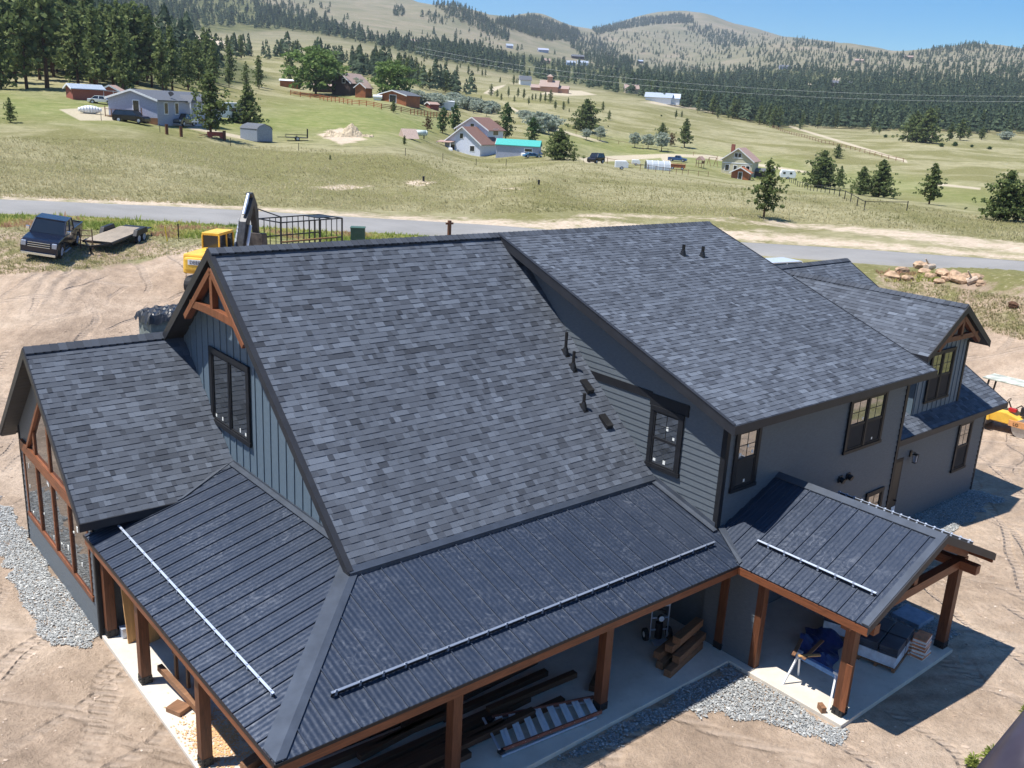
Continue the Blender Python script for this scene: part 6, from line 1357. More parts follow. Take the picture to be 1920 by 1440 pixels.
# ================================================================ DISTANT BUILDINGS AND VEHICLES
def AZ_(u, v=250): d = rays(u, v); return math.atan2(d[1], d[0])
def gable_house(name, loc, rz, L, W, wh, rh, wall, roof, label, cat='house', wins=(), ov=.35, doors=(), root=None, o=(0, 0), z0=0):
    h = root or empty(name, loc, rz, label, cat); ox, oy = o; mb = MB()
    P = [(-L/2+ox, -W/2+oy, z0-1.0), (-L/2+ox, W/2+oy, z0-1.0), (-L/2+ox, W/2+oy, z0+wh), (-L/2+ox, oy, z0+wh+rh), (-L/2+ox, -W/2+oy, z0+wh)]
    mb.prism(P, (L, 0, 0)); lobj(mb, 'wall', wall, h)
    mb = MB(); k = rh/(W/2)
    for s_ in (-1, 1): mb.prism([(-L/2-ov+ox, oy, z0+wh+rh+.12), (L/2+ov+ox, oy, z0+wh+rh+.12), (L/2+ov+ox, oy+s_*(W/2+ov), z0+wh-ov*k+.12), (-L/2-ov+ox, oy+s_*(W/2+ov), z0+wh-ov*k+.12)], (0, 0, -.12))
    lobj(mb, 'roof', roof, h)
    mb = MB()
    for s_ in (-1, 1): mb.prism([(-L/2-ov-.03+ox, oy, z0+wh+rh+.14), (-L/2-ov-.03+ox, oy+s_*(W/2+ov), z0+wh-ov*k+.14), (-L/2-ov-.03+ox, oy+s_*(W/2+ov), z0+wh-ov*k-.14), (-L/2-ov-.03+ox, oy, z0+wh+rh-.14)], (.04, 0, 0))
    lobj(mb, 'rake_board', M['white'], h)
    for side, a, z_, w, hh in wins:
        z_ += z0
        if side in 'lr': x = (-L/2 if side == 'l' else L/2)+ox; sg = -1 if side == 'l' else 1; bx_ = lambda e, t: (min(x, x+sg*t), a+oy-w/2-e, z_-hh/2-e, max(x, x+sg*t), a+oy+w/2+e, z_+hh/2+e)
        else: y = (-W/2 if side == 'f' else W/2)+oy; sg = -1 if side == 'f' else 1; bx_ = lambda e, t: (a+ox-w/2-e, min(y, y+sg*t), z_-hh/2-e, a+ox+w/2+e, max(y, y+sg*t), z_+hh/2+e)
        mb = MB(); mb.box(*bx_(.14, .05)); f_ = lobj(mb, 'window', M['white'], h); mb = MB(); mb.box(*bx_(0, .07)); lobj(mb, 'pane', M['glass_far'], f_)
    return h
rf_grey = plain('grey_shingle_far', (.10, .11, .13), .8); rf_brown = plain('brown_shingle_far', (.20, .11, .085), .8); rf_pink = plain('pinkish_shingle', (.36, .24, .20), .85)
w_lav = plain('pale_blue_grey_siding', (.36, .39, .50), .7); w_white = plain('bluish_white_siding', (.62, .66, .76), .7); w_sage = plain('sage_yellow_siding', (.52, .49, .35), .7); w_log = plain('dark_log_wall', (.055, .035, .03), .9); w_org = wood('orange_stained_boards', (.40, .14, .055), .7, .7)
w_cop = plain('copper_stucco', (.50, .27, .18), .8); rf_cop = plain('weathered_copper_roof', (.34, .25, .21), .7); rf_sil = plain('silver_metal_roof', (.42, .48, .56), .45, .3); rf_teal = plain('teal_metal_roof', (.05, .38, .34), .5)
# grey trailer home
p, _ = G(290, 226); th = gable_house('trailer_home', p+Vector((2.5, 2, 0)), AZ_(290)-R_(33), 17, 8.0, 3.1, 1.25, w_lav, rf_grey, 'pale blue-grey double-wide trailer home with dark shingle roof', 'trailer home',
    [('l', -.6, 1.9, .9, 1.9), ('f', -6.2, 1.95, .8, 1.5), ('f', -3.4, 1.95, .8, 1.5), ('f', 4.5, 1.95, 1.4, 1.2)])
mb = MB(); mb.prism([(-.9, -4.9, 2.9), (1.3, -4.9, 2.9), (.2, -4.9, 4.0)], (0, 2.4, 0)); lobj(mb, 'porch_roof', rf_grey, th); mb = MB()
for x in (-.8, 1.2): mb.box(x-.07, -4.85, 0, x+.07, -4.7, 2.9)
mb.box(-.9, -4.9, 0, 1.3, -4.0, .5); lobj(mb, 'porch', M['white'], th)
mb = MB()
for k in range(7): mb.box(-9.9, 3.6-k*1.0, 0, -9.8, 3.7-k*1.0, 1.9 if k in (0, 6) else 1.5)
mb.box(-9.9, -2.3, 1.45, -9.84, 3.7, 1.52); mb.box(-9.9, -2.3, .5, -8.5, 3.7, .6); mb.box(-8.52, -4.02, -.4, -8.50, 4.02, .55); lobj(mb, 'deck', M['lumberlite'], th)
mb = MB(); mb.tube((-3.6, -3.2, 3.7), (-3.9, -3.5, 4.1), .05, .4, 12); lobj(mb, 'satellite_dish', M['black'], th)
p, _ = G(247, 230); vehicle('suv', p, AZ_(247)-R_(118), 4.9, 1.9, 1.75, blackp, 'suv', 'black station wagon parked before the trailer home gable', 'car', .36, False)
p, _ = G(344, 236); vehicle('pickup_truck', p, AZ_(344)+R_(155), 5.6, 1.95, 1.85, paint('dark_grey_paint', (.05, .06, .075)), 'pickup', 'dark grey pickup facing the camera at the trailer home porch', 'pickup truck', .38, True)
p, _ = G(426, 226); rv = empty('motorhome', p, AZ_(426)-R_(60), 'white motorhome parked between the tall open pine and dense conical pine', 'motorhome')
mb = MB(); mb.prism([(-3.6, -1.2, .5), (3.0, -1.2, .5), (3.6, -1.2, 1.2), (2.9, -1.2, 1.9), (3.6, -1.2, 2.1), (3.6, -1.2, 3.1), (-3.6, -1.2, 3.1)], (0, 2.4, 0)); lobj(mb, 'body', M['white'], rv, bevel=.06)
for x, w in ((-1.8, 1.4), (.6, 1.0), (2.7, .7)): mb = MB(); mb.box(x-w/2, -1.23, 1.6, x+w/2, -1.19, 2.2); lobj(mb, 'window', M['glass_far'], rv)
for x in (-2.3, 2.2):
    for s_ in (-1, 1): wheel(rv, x, s_*1.05, .4, .25)
# arched shed
p, _ = G(481, 264); sh_ = empty('garden_shed', p, AZ_(481)-R_(50), 'small grey arched-roof shed left of the utility trailer', 'shed'); W_, L_, = 3.0, 3.9; prof = [(-L_/2, -W_/2, 0), (-L_/2, -W_/2, 1.8), (-L_/2, -W_/2+.45, 2.25), (-L_/2, 0, 2.6), (-L_/2, W_/2-.45, 2.25), (-L_/2, W_/2, 1.8), (-L_/2, W_/2, 0)]
prof = [(y, x, z_) for x, y, z_ in prof]
mb = MB(); mb.prism([(x, -L_/2, z_) for x, _, z_ in prof], (0, L_, 0)); lobj(mb, 'wall', plain('grey_blue_sheet', (.23, .27, .34), .6), sh_)
mb = MB(); Q = [(x*1.04, z_+.05) for x, _, z_ in prof[1:-1]]
for (xa, za), (xb, zb) in zip(Q, Q[1:]): mb.prism([(xa, -L_/2-.08, za), (xb, -L_/2-.08, zb), (xb, L_/2+.08, zb), (xa, L_/2+.08, za)], (0, 0, -.05))
lobj(mb, 'roof', rf_grey, sh_)
p, _ = G(556, 264); ut = empty('utility_trailer', p, AZ_(556)-R_(85), 'small utility trailer with upright mesh gate right of the arched shed', 'trailer'); mb = MB(); mb.box(-1.7, -.8, .45, 1.7, .8, .55)
for x in (-1.7, 0, 1.7):
    for y in (-.8, .8): mb.bar((x, y, .5), (x, y, .95), .05, .05)
for y in (-.8, .8): mb.bar((-1.7, y, .95), (1.7, y, .95), .05, .05)
mb.bar((-1.7, 0, .5), (-3, 0, .45), .08, .08); lobj(mb, 'frame', M['steel'], ut); mb = MB()
for k in range(6): mb.bar((1.72, -.8+.32*k, .5), (1.72, -.8+.32*k, 1.9), .05, .05)
mb.bar((1.72, -.8, 1.9), (1.72, .8, 1.9), .05, .05); lobj(mb, 'gate', M['steel'], ut)
for s_ in (-1, 1): wheel(ut, .1, s_*.92, .33, .18)
for u, v_, lb in ((313, 252, 'leftmost of three dark gate posts in the grass'), (340, 256, 'middle of three dark gate posts in the grass'), (421, 263, 'rightmost of three dark gate posts, under the open pine')):
    p, _ = G(u, v_); mb = MB(); mb.box(-.17, -.15, -.3, .17, .15, 1.35); mb.box(-.19, -.17, 1.3, .19, .17, 1.37); o = mb.build('gate_post', M['beamdark']); o.location = p; tag(o, lb, 'post', 'gate posts on the trailer home drive')
p, _ = G(405, 259); mb = MB(); mb.box(-1.2, -.5, .35, 1.2, .5, .9); mb.tube((-.8, -.6, .3), (-.8, .6, .3), .3, n=12); mb.tube((.8, -.6, .3), (.8, .6, .3), .3, n=12); mb.bar((-1.2, 0, .5), (-2.6, 0, .3), .1, .1); o = mb.build('farm_cart', plain('faded_red_paint', (.35, .07, .05), .6)); o.location = p; o.rotation_euler = (0, 0, AZ_(405)-1.5); tag(o, 'faded red farm cart under the tall open pine', 'cart')
p, _ = G(169, 213); mb = MB(); 
for k in range(8): a = k/8; mb.tube((-1.6+3.2*a, 0, .55), (-1.6+3.2*(a+.125), 0, .55), .62*math.sin(math.pi*(.12+a*.76)), .62*math.sin(math.pi*(.12+(a+.125)*.76)), 12)
o = mb.build('covered_boat', M['white'], smooth=True); o.location = p; o.rotation_euler = (0, 0, AZ_(169)-1.4); tag(o, 'white covered boat on the bare patch left of the trailer home', 'boat')
p, _ = G(192, 195); o = vehicle('white_car', p, AZ_(192)-R_(110), 4.2, 1.7, 1.3, paint('white_car_paint', (.75, .77, .80)), 'sedan', 'white car behind the left corner of the trailer home', 'car', .3, False)
p, _ = G(160, 186); pn_ = gable_house('chicken_shed', p, AZ_(160)-R_(70), 5, 3, 1.7, .6, plain('red_barn_paint', (.30, .09, .06), .8), rf_sil, 'small red shed with pale roof and pole pen left of the trailer home', 'shed'); mb = MB()
for k in range(6): mb.bar((2.5+1.6*k, -1.5, 0), (2.5+1.6*k, -1.5, 1.6), .06, .06)
mb.bar((2.5, -1.5, 1.55), (12, -1.5, 1.3), .08, .08); lobj(mb, 'pen', M['white'], pn_)
p, _ = G(212, 183); gable_house('red_hut', p, AZ_(212)-R_(20), 2.6, 3.2, 1.2, .8, plain('red_barn_paint', (.30, .09, .06), .8), rf_pink, 'tiny red hut just above the trailer home roof', 'hut')
# dirt piles
def pile(u, v_, w, h, label, mat, seed):
    p, _ = G(u, v_); r = random.Random(seed); bm = bmesh.new(); bmesh.ops.create_grid(bm, x_segments=34, y_segments=16, size=1)
    for q in bm.verts: e = max(0, 1-q.co.x**2-q.co.y**2); q.co = Vector((q.co.x*w, q.co.y*w*.38, h*e**.6*(.6+.45*math.sin(q.co.x*6+seed)+.2*math.sin(q.co.y*9+q.co.x*13))+r.uniform(-.1, .12)*h*(e > 0)-.15))
    me = bpy.data.meshes.new('dirt_pile'); bm.to_mesh(me); bm.free(); me.materials.append(mat); o = bpy.data.objects.new('dirt_pile', me); col.objects.link(o); o.location = p; o.rotation_euler = (0, 0, AZ_(u)-1.75); tag(o, label, 'dirt pile')
dp = plain('pale_soil', (.55, .46, .33), .95, 0, .2, 2, .1, .05)
pile(655, 256, 4.2, 1.9, 'pale lumpy dirt pile in the middle of the green slope', dp, 1); pile(788, 343, 1.3, .35, 'small pale soil mound round a pipe in the near field', dp, 2)
for u, v_, lb in ((794, 340, 'short dark pipe standing on the small soil mound'), (1010, 347, 'short dark pipe standing alone in the near field')):
    p, _ = G(u, v_); mb = MB(); mb.tube((0, 0, -.1), (0, 0, .55), .13, n=12); mb.tube((0, 0, .55), (0, 0, .6), .17, .15, 12); o = mb.build('standpipe', M['steel']); o.location = p; tag(o, lb, 'pipe')
# a-frame hut and tank
p, _ = G(766, 259); mb = MB(); mb.prism([(-1.5, -1.5, 0), (-1.5, 1.5, 0), (-1.5, 0, 1.7)], (3, 0, 0)); o = mb.build('a_frame_hut', plain('faded_pink_boards', (.48, .36, .30), .8)); o.location = p; o.rotation_euler = (0, 0, AZ_(766)-1.15); tag(o, 'small faded a-frame hut left of the white tank', 'hut')
p, _ = G(787, 260); tkk = empty('propane_tank', p, AZ_(787)-1.5, 'pale propane tank on legs right of the a-frame hut', 'tank'); mb = MB(); mb.tube((-1.2, 0, 1.1), (1.2, 0, 1.1), .55, n=18); mb.tube((-1.5, 0, 1.1), (-1.2, 0, 1.1), .3, .55, 18); mb.tube((1.2, 0, 1.1), (1.5, 0, 1.1), .55, .3, 18); lobj(mb, 'tank', plain('pale_green_paint', (.58, .66, .62), .5), tkk, smooth=True)
for x in (-.8, .8): mb = MB(); mb.box(x-.08, -.35, 0, x+.08, .35, .65); lobj(mb, 'leg', M['steel'], tkk)
# white house
p, _ = G(885, 288); wh = gable_house('farmhouse', p, AZ_(885)-R_(30), 9, 9.4, 2.6, 3.4, w_white, rf_brown, 'bluish-white two-gabled house with brown roof', 'house', [('l', .3, 4.0, .8, 1.1), ('l', -2.6, 1.4, 1.1, 1.1), ('l', 2.6, 1.4, 1.1, 1.1)], .5)
gable_house('', p, 0, 7.5, 8.4, 5.6, 2.5, w_white, rf_brown, '', '', [('f', 0, 5.0, 2.4, 1.3), ('l', 0, 6.3, .9, .8)], .5, (), wh, (5.5, 1.2))
mb = MB(); mb.prism([(-6.5, 2, 2.5), (-4.4, 2, 2.8), (-4.4, 5.8, 2.8), (-6.5, 5.8, 2.5)], (0, 0, -.12)); lobj(mb, 'porch_roof', rf_pink, wh)
mb = MB()
for y in (2.1, 5.7): mb.box(-6.45, y-.08, 0, -6.3, y+.08, 2.4)
lobj(mb, 'porch_post', M['white'], wh)
wh.scale = (.9, .9, .9)
# teal shed and clutter
p, _ = G(972, 291); ts = gable_house('long_shed', p, AZ_(972)-R_(98), 8.6, 3.6, 1.9, 1.0, w_lav, rf_teal, 'long low shed with bright teal roof', 'shed', [('f', 2.2, 1.1, 1.4, .5)], .2)
mb = MB(); mb.prism([(-.5, 2.0, 1.5), (3.5, 2.0, 1.5), (3.5, 2.8, 1.25), (-.5, 2.8, 1.25)], (0, 0, .1)); lobj(mb, 'awning', plain('pink_awning', (.62, .36, .36), .6), ts)
p, _ = G(998, 296); vehicle('blue_car', p, AZ_(998)-R_(75), 3.6, 1.5, .95, paint('bright_blue_paint', (.08, .22, .45)), 'sedan', 'low bright blue car at the right end of the teal shed', 'car', .28, False)
p, _ = G(890, 281); mb = MB(); mb.prism([(-1.9, -.9, .45), (1.7, -.9, .45), (1.9, -.9, 1.3), (-1.9, -.9, 1.5)], (0, 1.8, 0)); mb.tube((0, -1, .35), (0, 1, .35), .34, n=14); o = mb.build('covered_trailer', M['black'], bevel=.05); o.location = p; o.rotation_euler = (0, 0, AZ_(890)-1.6); tag(o, 'black covered trailer in front of the white house', 'trailer')
p, _ = G(921, 280); mb = MB(); mb.box(-1, -1, 0, 1, 1, 1.0); mb.prism([(-1.2, -1.2, 1.0), (1.2, -1.2, 1.0), (1.2, 0, 1.6), (-1.2, 0, 1.6)], (0, 0, .08)); mb.prism([(-1.2, 1.2, 1.0), (1.2, 1.2, 1.0), (1.2, 0, 1.6), (-1.2, 0, 1.6)], (0, 0, .08)); o = mb.build('small_coop', rf_pink); o.location = p; o.rotation_euler = (0, 0, AZ_(921)-.9); tag(o, 'small pinkish coop between black trailer and teal shed', 'coop')
cr_ = random.Random(9)
for k in range(9):
    u, v_ = ((845, 281), (858, 284), (866, 282), (912, 288), (920, 287), (928, 288), (982, 292), (990, 294), (1012, 290))[k]; p, _ = G(u, v_); mb = MB(); a = cr_.uniform(.3, .7); mb.prism([(-a, -.3, 0), (a, -.35, 0), (a*.8, -.3, .35+a*.3), (-a*.7, -.3, .4)], (0, .7, 0))
    o = mb.build('junk_item', (M['white'], M['alu'], w_lav)[k % 3]); o.location = p; o.rotation_euler = (0, 0, cr_.uniform(0, 3)); tag(o, 'small pale piece of junk lying round the white house and teal shed', 'junk', 'junk round the white house yard')
# yellow house with outbuildings
p, _ = G(1387, 330); yh = gable_house('yellow_house', p+Vector((1, 1, 0)), AZ_(1387)-R_(12), 8.5, 8.2, 4.4, 3.0, w_sage, rf_pink, 'sage-yellow gabled house with pinkish roof and brick chimney', 'house', [('l', -.5, 5.6, .8, 1.0), ('l', .5, 5.6, .8, 1.0), ('l', 2.6, 2.2, 1.0, 1.4), ('l', .4, 2.2, .8, 1.2), ('l', -1.8, 2.2, .9, 1.4), ('l', -3.0, 2.2, .9, 1.4)], .6)
mb = MB(); mb.box(-1.4, 1.8, 5, -.5, 2.7, 8.3); lobj(mb, 'chimney', plain('brick_red', (.25, .09, .06), .85), yh)
mb = MB(); mb.box(-4.32, -4.1, 3.35, -4.26, 4.1, 3.6); mb.box(-4.33, -1.4, 4.7, -4.27, 1.4, 4.85); lobj(mb, 'trim_band', M['white'], yh)
p, _ = G(1389, 336); gable_house('porch_shed', p, AZ_(1389)-R_(10), 3.4, 4.6, 1.9, 1.2, w_org, w_org, 'small orange gabled shed with white door before the yellow house', 'shed', [('l', 0, 1.0, .9, 1.7)], .5)
p, _ = G(1425, 333); gable_house('dark_shed', p+Vector((2, 1, 0)), AZ_(1425)-R_(80), 6, 3, 1.7, .6, w_log, rf_grey, 'low dark shed partly behind the lone rounded pine', 'shed')
p, _ = G(1476, 336); cmp = empty('camper', p, AZ_(1476)-R_(80), 'small white camper trailer right of the yellow house', 'camper'); mb = MB(); mb.prism([(-1.9, -1, .4), (1.8, -1, .4), (2.0, -1, 1.4), (1.4, -1, 2.3), (-1.7, -1, 2.3), (-2.0, -1, 1.4)], (0, 2, 0)); lobj(mb, 'body', M['white'], cmp, bevel=.08)
for x in (-1.1, .6): mb = MB(); mb.box(x-.3, -1.02, 1.3, x+.3, -.99, 1.8); lobj(mb, 'window', M['glass_far'], cmp)
for s_ in (-1, 1): wheel(cmp, 0, s_*.95, .33, .2)
p, _ = G(1270, 303); vehicle('blue_pickup', p, AZ_(1270)-R_(100), 5.3, 1.9, 1.7, paint('royal_blue_paint', (.03, .09, .26)), 'pickup', 'blue pickup parked above the orange wagon', 'pickup truck', .36, False)
p, _ = G(1117, 306); vehicle('jeep', p, AZ_(1117)+R_(150), 3.6, 1.7, 1.8, blackp, 'suv', 'small black off-roader where the pale drive begins', 'off-roader', .38, False)
p, _ = G(1270, 318); wgn = empty('wagon', p, AZ_(1270)-R_(92), 'orange wooden wagon below the blue pickup', 'wagon'); mb = MB(); mb.box(-1.9, -.9, .5, 1.9, .9, 1.3)
for x in (-1.9, -.95, 0, .95, 1.9): mb.bar((x, -.95, .4), (x, -.95, 1.6), .1, .06)
mb.bar((-2, -.98, 1.6), (2, -.98, 1.6), .08, .08); lobj(mb, 'body', w_org, wgn)
for x in (-1.2, 1.2):
    for s_ in (-1, 1): wheel(wgn, x, s_*1.0, .35, .12)
p, _ = G(1232, 318); dm = MB(); gr_ = plain('grey_translucent_cover', (.42, .46, .50), .4)
for k in range(9): a, b = math.pi*k/9, math.pi*(k+1)/9; dm.add([(-2.8, 1.7*math.cos(a), 2.1*math.sin(a)), (2.8, 1.7*math.cos(a), 2.1*math.sin(a)), (2.8, 1.7*math.cos(b), 2.1*math.sin(b)), (-2.8, 1.7*math.cos(b), 2.1*math.sin(b))], [(0, 1, 2, 3)])
for x in (-2.8, -1.4, 0, 1.4, 2.8):
    for k in range(9): a, b = math.pi*k/9, math.pi*(k+1)/9; dm.tube((x, 1.73*math.cos(a), 2.13*math.sin(a)), (x, 1.73*math.cos(b), 2.13*math.sin(b)), .06, n=5, m=1)
o = dm.build('hoop_greenhouse', [gr_, M['white']]); o.location = p; o.rotation_euler = (0, 0, AZ_(1232)-1.35); tag(o, 'grey half-round hoop greenhouse left of the orange wagon', 'greenhouse')
for u, v_, lb in ((1165, 318, 'small white box trailer, lowest of the two by the fence'), (1192, 310, 'small white trailer left of the hoop greenhouse')):
    p, _ = G(u, v_); t0 = empty('small_trailer', p, AZ_(u)-1.5, lb, 'trailer'); mb = MB(); mb.prism([(-1.1, -.7, .35), (1.0, -.7, .35), (1.1, -.7, 1.0), (.7, -.7, 1.45), (-1.1, -.7, 1.4)], (0, 1.4, 0)); lobj(mb, 'body', M['white'], t0, bevel=.05); mb = MB(); mb.bar((1.0, 0, .4), (1.9, 0, .35), .07, .07); lobj(mb, 'hitch', M['steel'], t0)
    for s_ in (-1, 1): wheel(t0, 0, s_*.72, .28, .14)
p, _ = G(1312, 314); ps = empty('playhouse', p, AZ_(1312)-.4, 'small raised playhouse with pinkish roof left of the swing frame', 'playhouse'); mb = MB()
for x in (-.8, .8):
    for y in (-.8, .8): mb.box(x-.06, y-.06, 0, x+.06, y+.06, 2.0)
mb.box(-.9, -.9, 1.1, .9, .9, 1.2); mb.box(-.9, -.9, 1.2, .9, -.84, 1.8); lobj(mb, 'frame', M['lumberlite'], ps); mb = MB(); mb.prism([(-1.1, -1.1, 2.0), (-1.1, 1.1, 2.0), (-1.1, 0, 3.0)], (2.2, 0, 0)); lobj(mb, 'roof', rf_pink, ps)
p, _ = G(1335, 311); mb = MB()
for x in (-1.3, 1.3):
    for s_ in (-1, 1): mb.bar((x, s_*.9, 0), (x, 0, 2.4), .1, .1)
mb.bar((-1.3, 0, 2.4), (1.3, 0, 2.4), .1, .1); o = mb.build('swing_frame', M['lumberlite']); o.location = p; o.rotation_euler = (0, 0, AZ_(1335)-.9); tag(o, 'wooden swing frame left of the yellow house', 'swing frame')
# barns
p, _ = G(657, 177); gable_house('log_cabin', p, AZ_(657)-R_(38), 9, 7, 3.4, 2.6, w_log, rf_cop, 'dark log cabin with steep weathered roof among trees', 'cabin', [('l', -1, 3.8, 1.0, 1.2)], .5)
p, _ = G(612, 173); gable_house('animal_shed', p, AZ_(612)-R_(100), 8, 3.4, 1.9, .5, w_log, rf_cop, 'long low open animal shed left of the log cabin', 'shed', (), .4)
p, _ = G(682, 182); gable_house('red_shed', p, AZ_(682)-R_(30), 4, 3.4, 2.7, 1.2, w_org, rf_cop, 'narrow red-brown shed right of the silver tree', 'shed', (), .4)
p, _ = G(745, 193); gable_house('orange_barn', p+Vector((1.5, 1, 0)), AZ_(745)-R_(35), 7, 9.2, 2.2, 1.2, w_org, rf_grey, 'wide low orange barn with dark roof', 'barn', [('l', 0, 1.1, 2.2, 2.0)], .5)
p, _ = G(708, 188); mb = MB(); mb.tube((-1.3, 0, .9), (1.3, 0, .9), .6, n=14); mb.box(-1, -.3, 0, 1, .3, .5); o = mb.build('white_tank', M['white']); o.location = p; o.rotation_euler = (0, 0, AZ_(708)-1.6); tag(o, 'white tank at the left end of the orange barn', 'tank')
p, _ = G(544, 164); gable_house('pale_shed', p, AZ_(544)-R_(95), 6, 3, 2, .4, w_org, M['white'], 'low shed with white roof at the far left barn fence', 'shed', (), .3)
p, _ = G(833, 203); h_ = gable_house('horse_trailer', p, AZ_(833)-R_(80), 6.5, 2.4, 2.2, .2, M['white'], M['white'], 'long white trailer right of the orange barn', 'trailer', [('b', -1.5, 1.4, 1.0, .6), ('b', 1.2, 1.4, 1.0, .6)], .05)
p, _ = G(810, 203); gable_house('red_coop', p, AZ_(810)-R_(60), 3, 3, 1.3, .6, plain('deep_red_boards', (.22, .05, .04), .8), rf_pink, 'dark red coop between orange barn and long white trailer', 'coop', (), .3)
def fence_run(name, pts, step, hgt, rails, mat, label, w=.12):
    P = [G(u, v_)[0] for u, v_ in pts]; mb = MB(); a0 = P[0]; prev = None
    for a, b in zip(P, P[1:]):
        n = max(1, int((b-a).length/step))
        for k in range(n):
            q = a.lerp(b, k/n); q.z = hz(q.x, q.y)[0]; mb.bar(q-a0-Z*.3, q-a0+Z*hgt, w, w)
            if prev is not None and rails:
                for r_ in range(rails): mb.bar(prev-a0+Z*(hgt*(.35+.55*r_/max(1, rails-1)) if rails > 1 else hgt*.9), q-a0+Z*(hgt*(.35+.55*r_/max(1, rails-1)) if rails > 1 else hgt*.9), w*(.4 if w > .07 else .2), w*(.9 if w > .07 else .25))
            prev = q
    o = mb.build(name, mat); o.location = a0; return tag(o, label, 'fence')
fence_run('rail_fence', [(545, 178), (600, 187), (660, 197), (715, 205), (770, 214), (850, 219)], 3.2, 1.4, 3, w_org, 'orange wooden rail fence below the log cabin and orange barn', .16)
fence_run('post_fence', [(1448, 240), (1540, 268), (1640, 292), (1708, 308)], 5, 1.3, 2, M['lumberlite'], 'long wooden fence descending the right meadow beside a track', .14)
fence_run('wire_fence', [(1110, 301), (1200, 320), (1290, 328), (1345, 333)], 5, 1.2, 1, M['lumberlite'], 'thin post fence in front of the white trailers and wagon', .08)
fence_run('wire_fence', [(190, 226), (300, 248), (560, 283), (760, 292), (1000, 305)], 9, 1.1, 1, M['steel'], 'line of thin steel fence posts across the near field', .06)
fence_run('wire_fence', [(1480, 342), (1620, 395), (1700, 395), (1840, 412)], 6, 1.1, 1, M['steel'], 'row of thin dark posts among the pines at right', .08)
fence_run('meadow_fence', [(1030, 244), (1080, 252), (1160, 270), (1300, 292), (1390, 306)], 7, 1.1, 1, M['lumberlite'], 'thin post fence along the track above the yellow house', .09)
# copper house and other far homes
p, _ = G(1030, 172); ch_ = gable_house('copper_house', p, AZ_(1030)-R_(95), 10, 8, 3.0, 3.2, w_cop, rf_cop, 'large copper-coloured house with a square lookout tower', 'house', [('b', 0, 3.9, 5.5, 1.0), ('b', 0, 1.4, 5.0, 1.6)], .6)
mb = MB(); mb.box(-1.4, -1.4, 5, 1.4, 1.4, 8.2); lobj(mb, 'tower', w_cop, ch_); mb = MB(); mb.add([(-2, -2, 8.2), (2, -2, 8.2), (2, 2, 8.2), (-2, 2, 8.2), (0, 0, 9.6)], [(0, 1, 4), (1, 2, 4), (2, 3, 4), (3, 0, 4), (3, 2, 1, 0)]); lobj(mb, 'tower_roof', rf_cop, ch_)
for x, w in ((-7.5, 6), (7.5, 7)): gable_house('', p, 0, w, 6, 2.0, 1.6, w_cop, rf_cop, '', '', (), .4, (), ch_, (x, 1.0))
p, _ = G(1235, 191); bh = gable_house('ranch_house', p, AZ_(1235)-R_(95), 15, 9, 2.8, 2.4, M['white'], rf_sil, 'wide ranch house with silver roof at the right forest edge', 'house', [('b', -4, 1.4, 2, 1.3), ('b', 0, 1.4, 2, 1.3), ('b', 4, 1.4, 2, 1.3)], .6)
gable_house('', p, 0, 6, 5, 2.8, 2.3, M['white'], rf_sil, '', '', (), .4, (), bh, (9, 2))
for dx in (-3.5, 2.0):
    mb = MB(); mb.prism([(dx-2, 3.5, 2.6), (dx+2, 3.5, 2.6), (dx, 3.5, 4.9)], (0, 2.4, 0)); lobj(mb, 'dormer', rf_sil, bh)
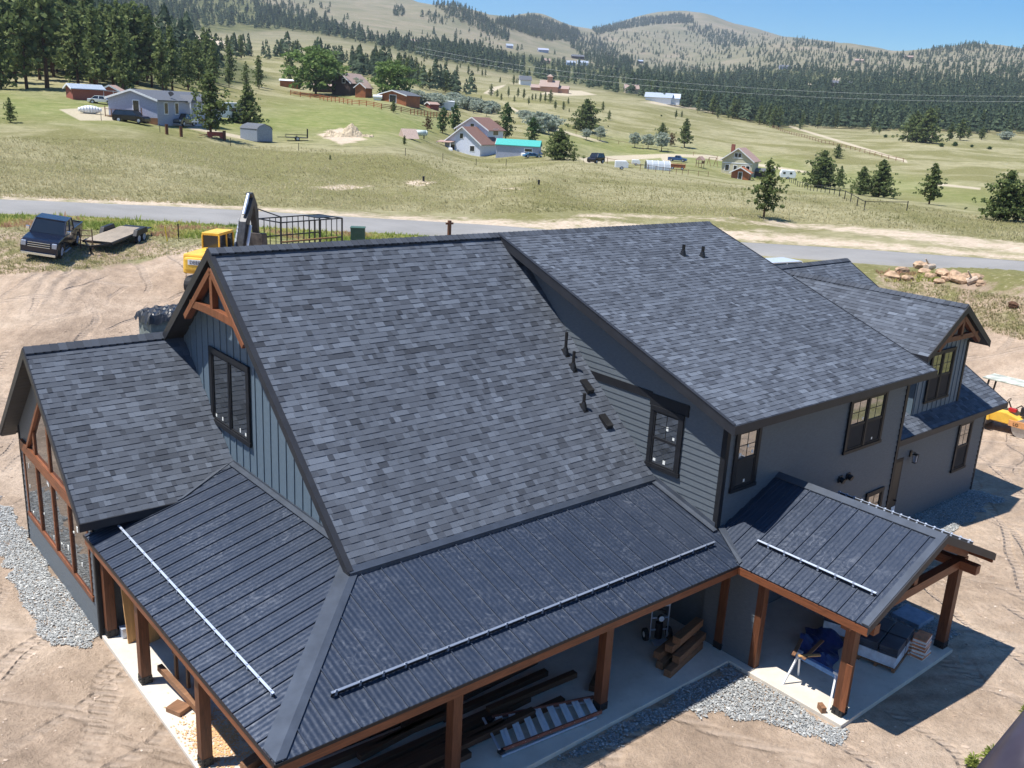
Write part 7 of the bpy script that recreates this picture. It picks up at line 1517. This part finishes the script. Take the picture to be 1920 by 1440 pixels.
FAR = [(785, 84, 16, 9, 'brown house with two roofs on the tree line below the hill', w_log, rf_cop), (1018, 98, 15, 10, 'blue-white house alone on the pale hillside', w_lav, w_lav), (1092, 122, 14, 8, 'white barn beside a blue house on the hillside', M['white'], rf_sil), (1070, 122, 11, 8, 'small blue house left of the white barn', plain('blue_boards', (.18, .30, .48), .7), rf_sil), (1083, 110, 18, 9, 'long dark house above the white barn', w_log, rf_grey), (984, 159, 7, 6, 'small white gabled garage left of the copper house', M['white'], rf_grey), (1183, 175, 9, 7, 'small tan cabin at the forest edge left of ranch house', plain('tan_boards', (.5, .42, .3), .8), rf_cop),
       (1703, 110, 16, 9, 'pinkish house on the wooded skyline', w_cop, rf_cop), (1610, 117, 14, 9, 'tan house in a clearing below the skyline', plain('tan_boards', (.5, .42, .3), .8), rf_cop), (1570, 162, 30, 9, 'long dark building in the right woods', w_log, rf_grey), (1470, 130, 14, 9, 'blue-grey house among the woods below the far hill', w_lav, rf_grey), (1200, 118, 10, 8, 'small pale-roofed cabin at the foot of the far hill', w_log, rf_sil), (1025, 118, 8, 6, 'tiny red-brown cabin on the hillside meadow', w_cop, rf_cop), (955, 90, 9, 6, 'tiny pale shed on the hillside meadow', w_lav, rf_sil)]
for u, v_, L_, W_, lb, wm, rm in FAR: p, _ = G(u, v_); gable_house('far_house', p, AZ_(u)-R_(80), L_, W_, 3.2, 2.4, wm, rm, lb, 'house', [('b', -L_/4, 1.8, 1.8, 1.2), ('b', L_/5, 1.8, 1.8, 1.2)], .6)
# power lines across the valley
def wire(name, pts, rr, label):
    P = []
    for u, v_, d in pts: r = rays(u, v_); P.append(Vector((CAMP+r*d).tolist()))
    mb = MB(); o0 = P[0]
    for a, b in zip(P, P[1:]):
        for k in range(14): f = lambda t: a.lerp(b, t)-o0-Z*(4*t*(1-t)*(b-a).length*.012); mb.tube(f(k/14), f((k+1)/14), rr, n=4, cap=False)
    o = mb.build(name, plain('bare_wire', (.6, .62, .62), .5)); o.location = o0; tag(o, label, 'power line')
wire('power_line', [(780, 88, 560), (1240, 152, 470), (1990, 180, 440)], .03, 'uppermost of the thin power wires crossing the valley'); wire('power_line', [(780, 96, 560), (1240, 163, 470), (1990, 190, 440)], .03, 'lower of the thin power wires crossing the valley')

# ================================================================ AIR
hb = MB(); hb.box(-4800, -4800, float(GZ.min())-2, 4800, 4800, float(max(GZ.max()+30, 40)))
hzm = bpy.data.materials.new('haze'); hzm.use_nodes = True; hn = hzm.node_tree.nodes; hl = hzm.node_tree.links
hn.remove(hn['Principled BSDF']); pv = hn.new('ShaderNodeVolumePrincipled'); pv.inputs['Color'].default_value = (.80, .88, 1.0, 1); pv.inputs['Density'].default_value = 1.25e-4; pv.inputs['Anisotropy'].default_value = .25
hl.new(pv.outputs[0], hn['Material Output'].inputs['Volume']); tag(hb.build('haze', hzm), 'thin blue summer haze over the valley', 'haze', kind='stuff')
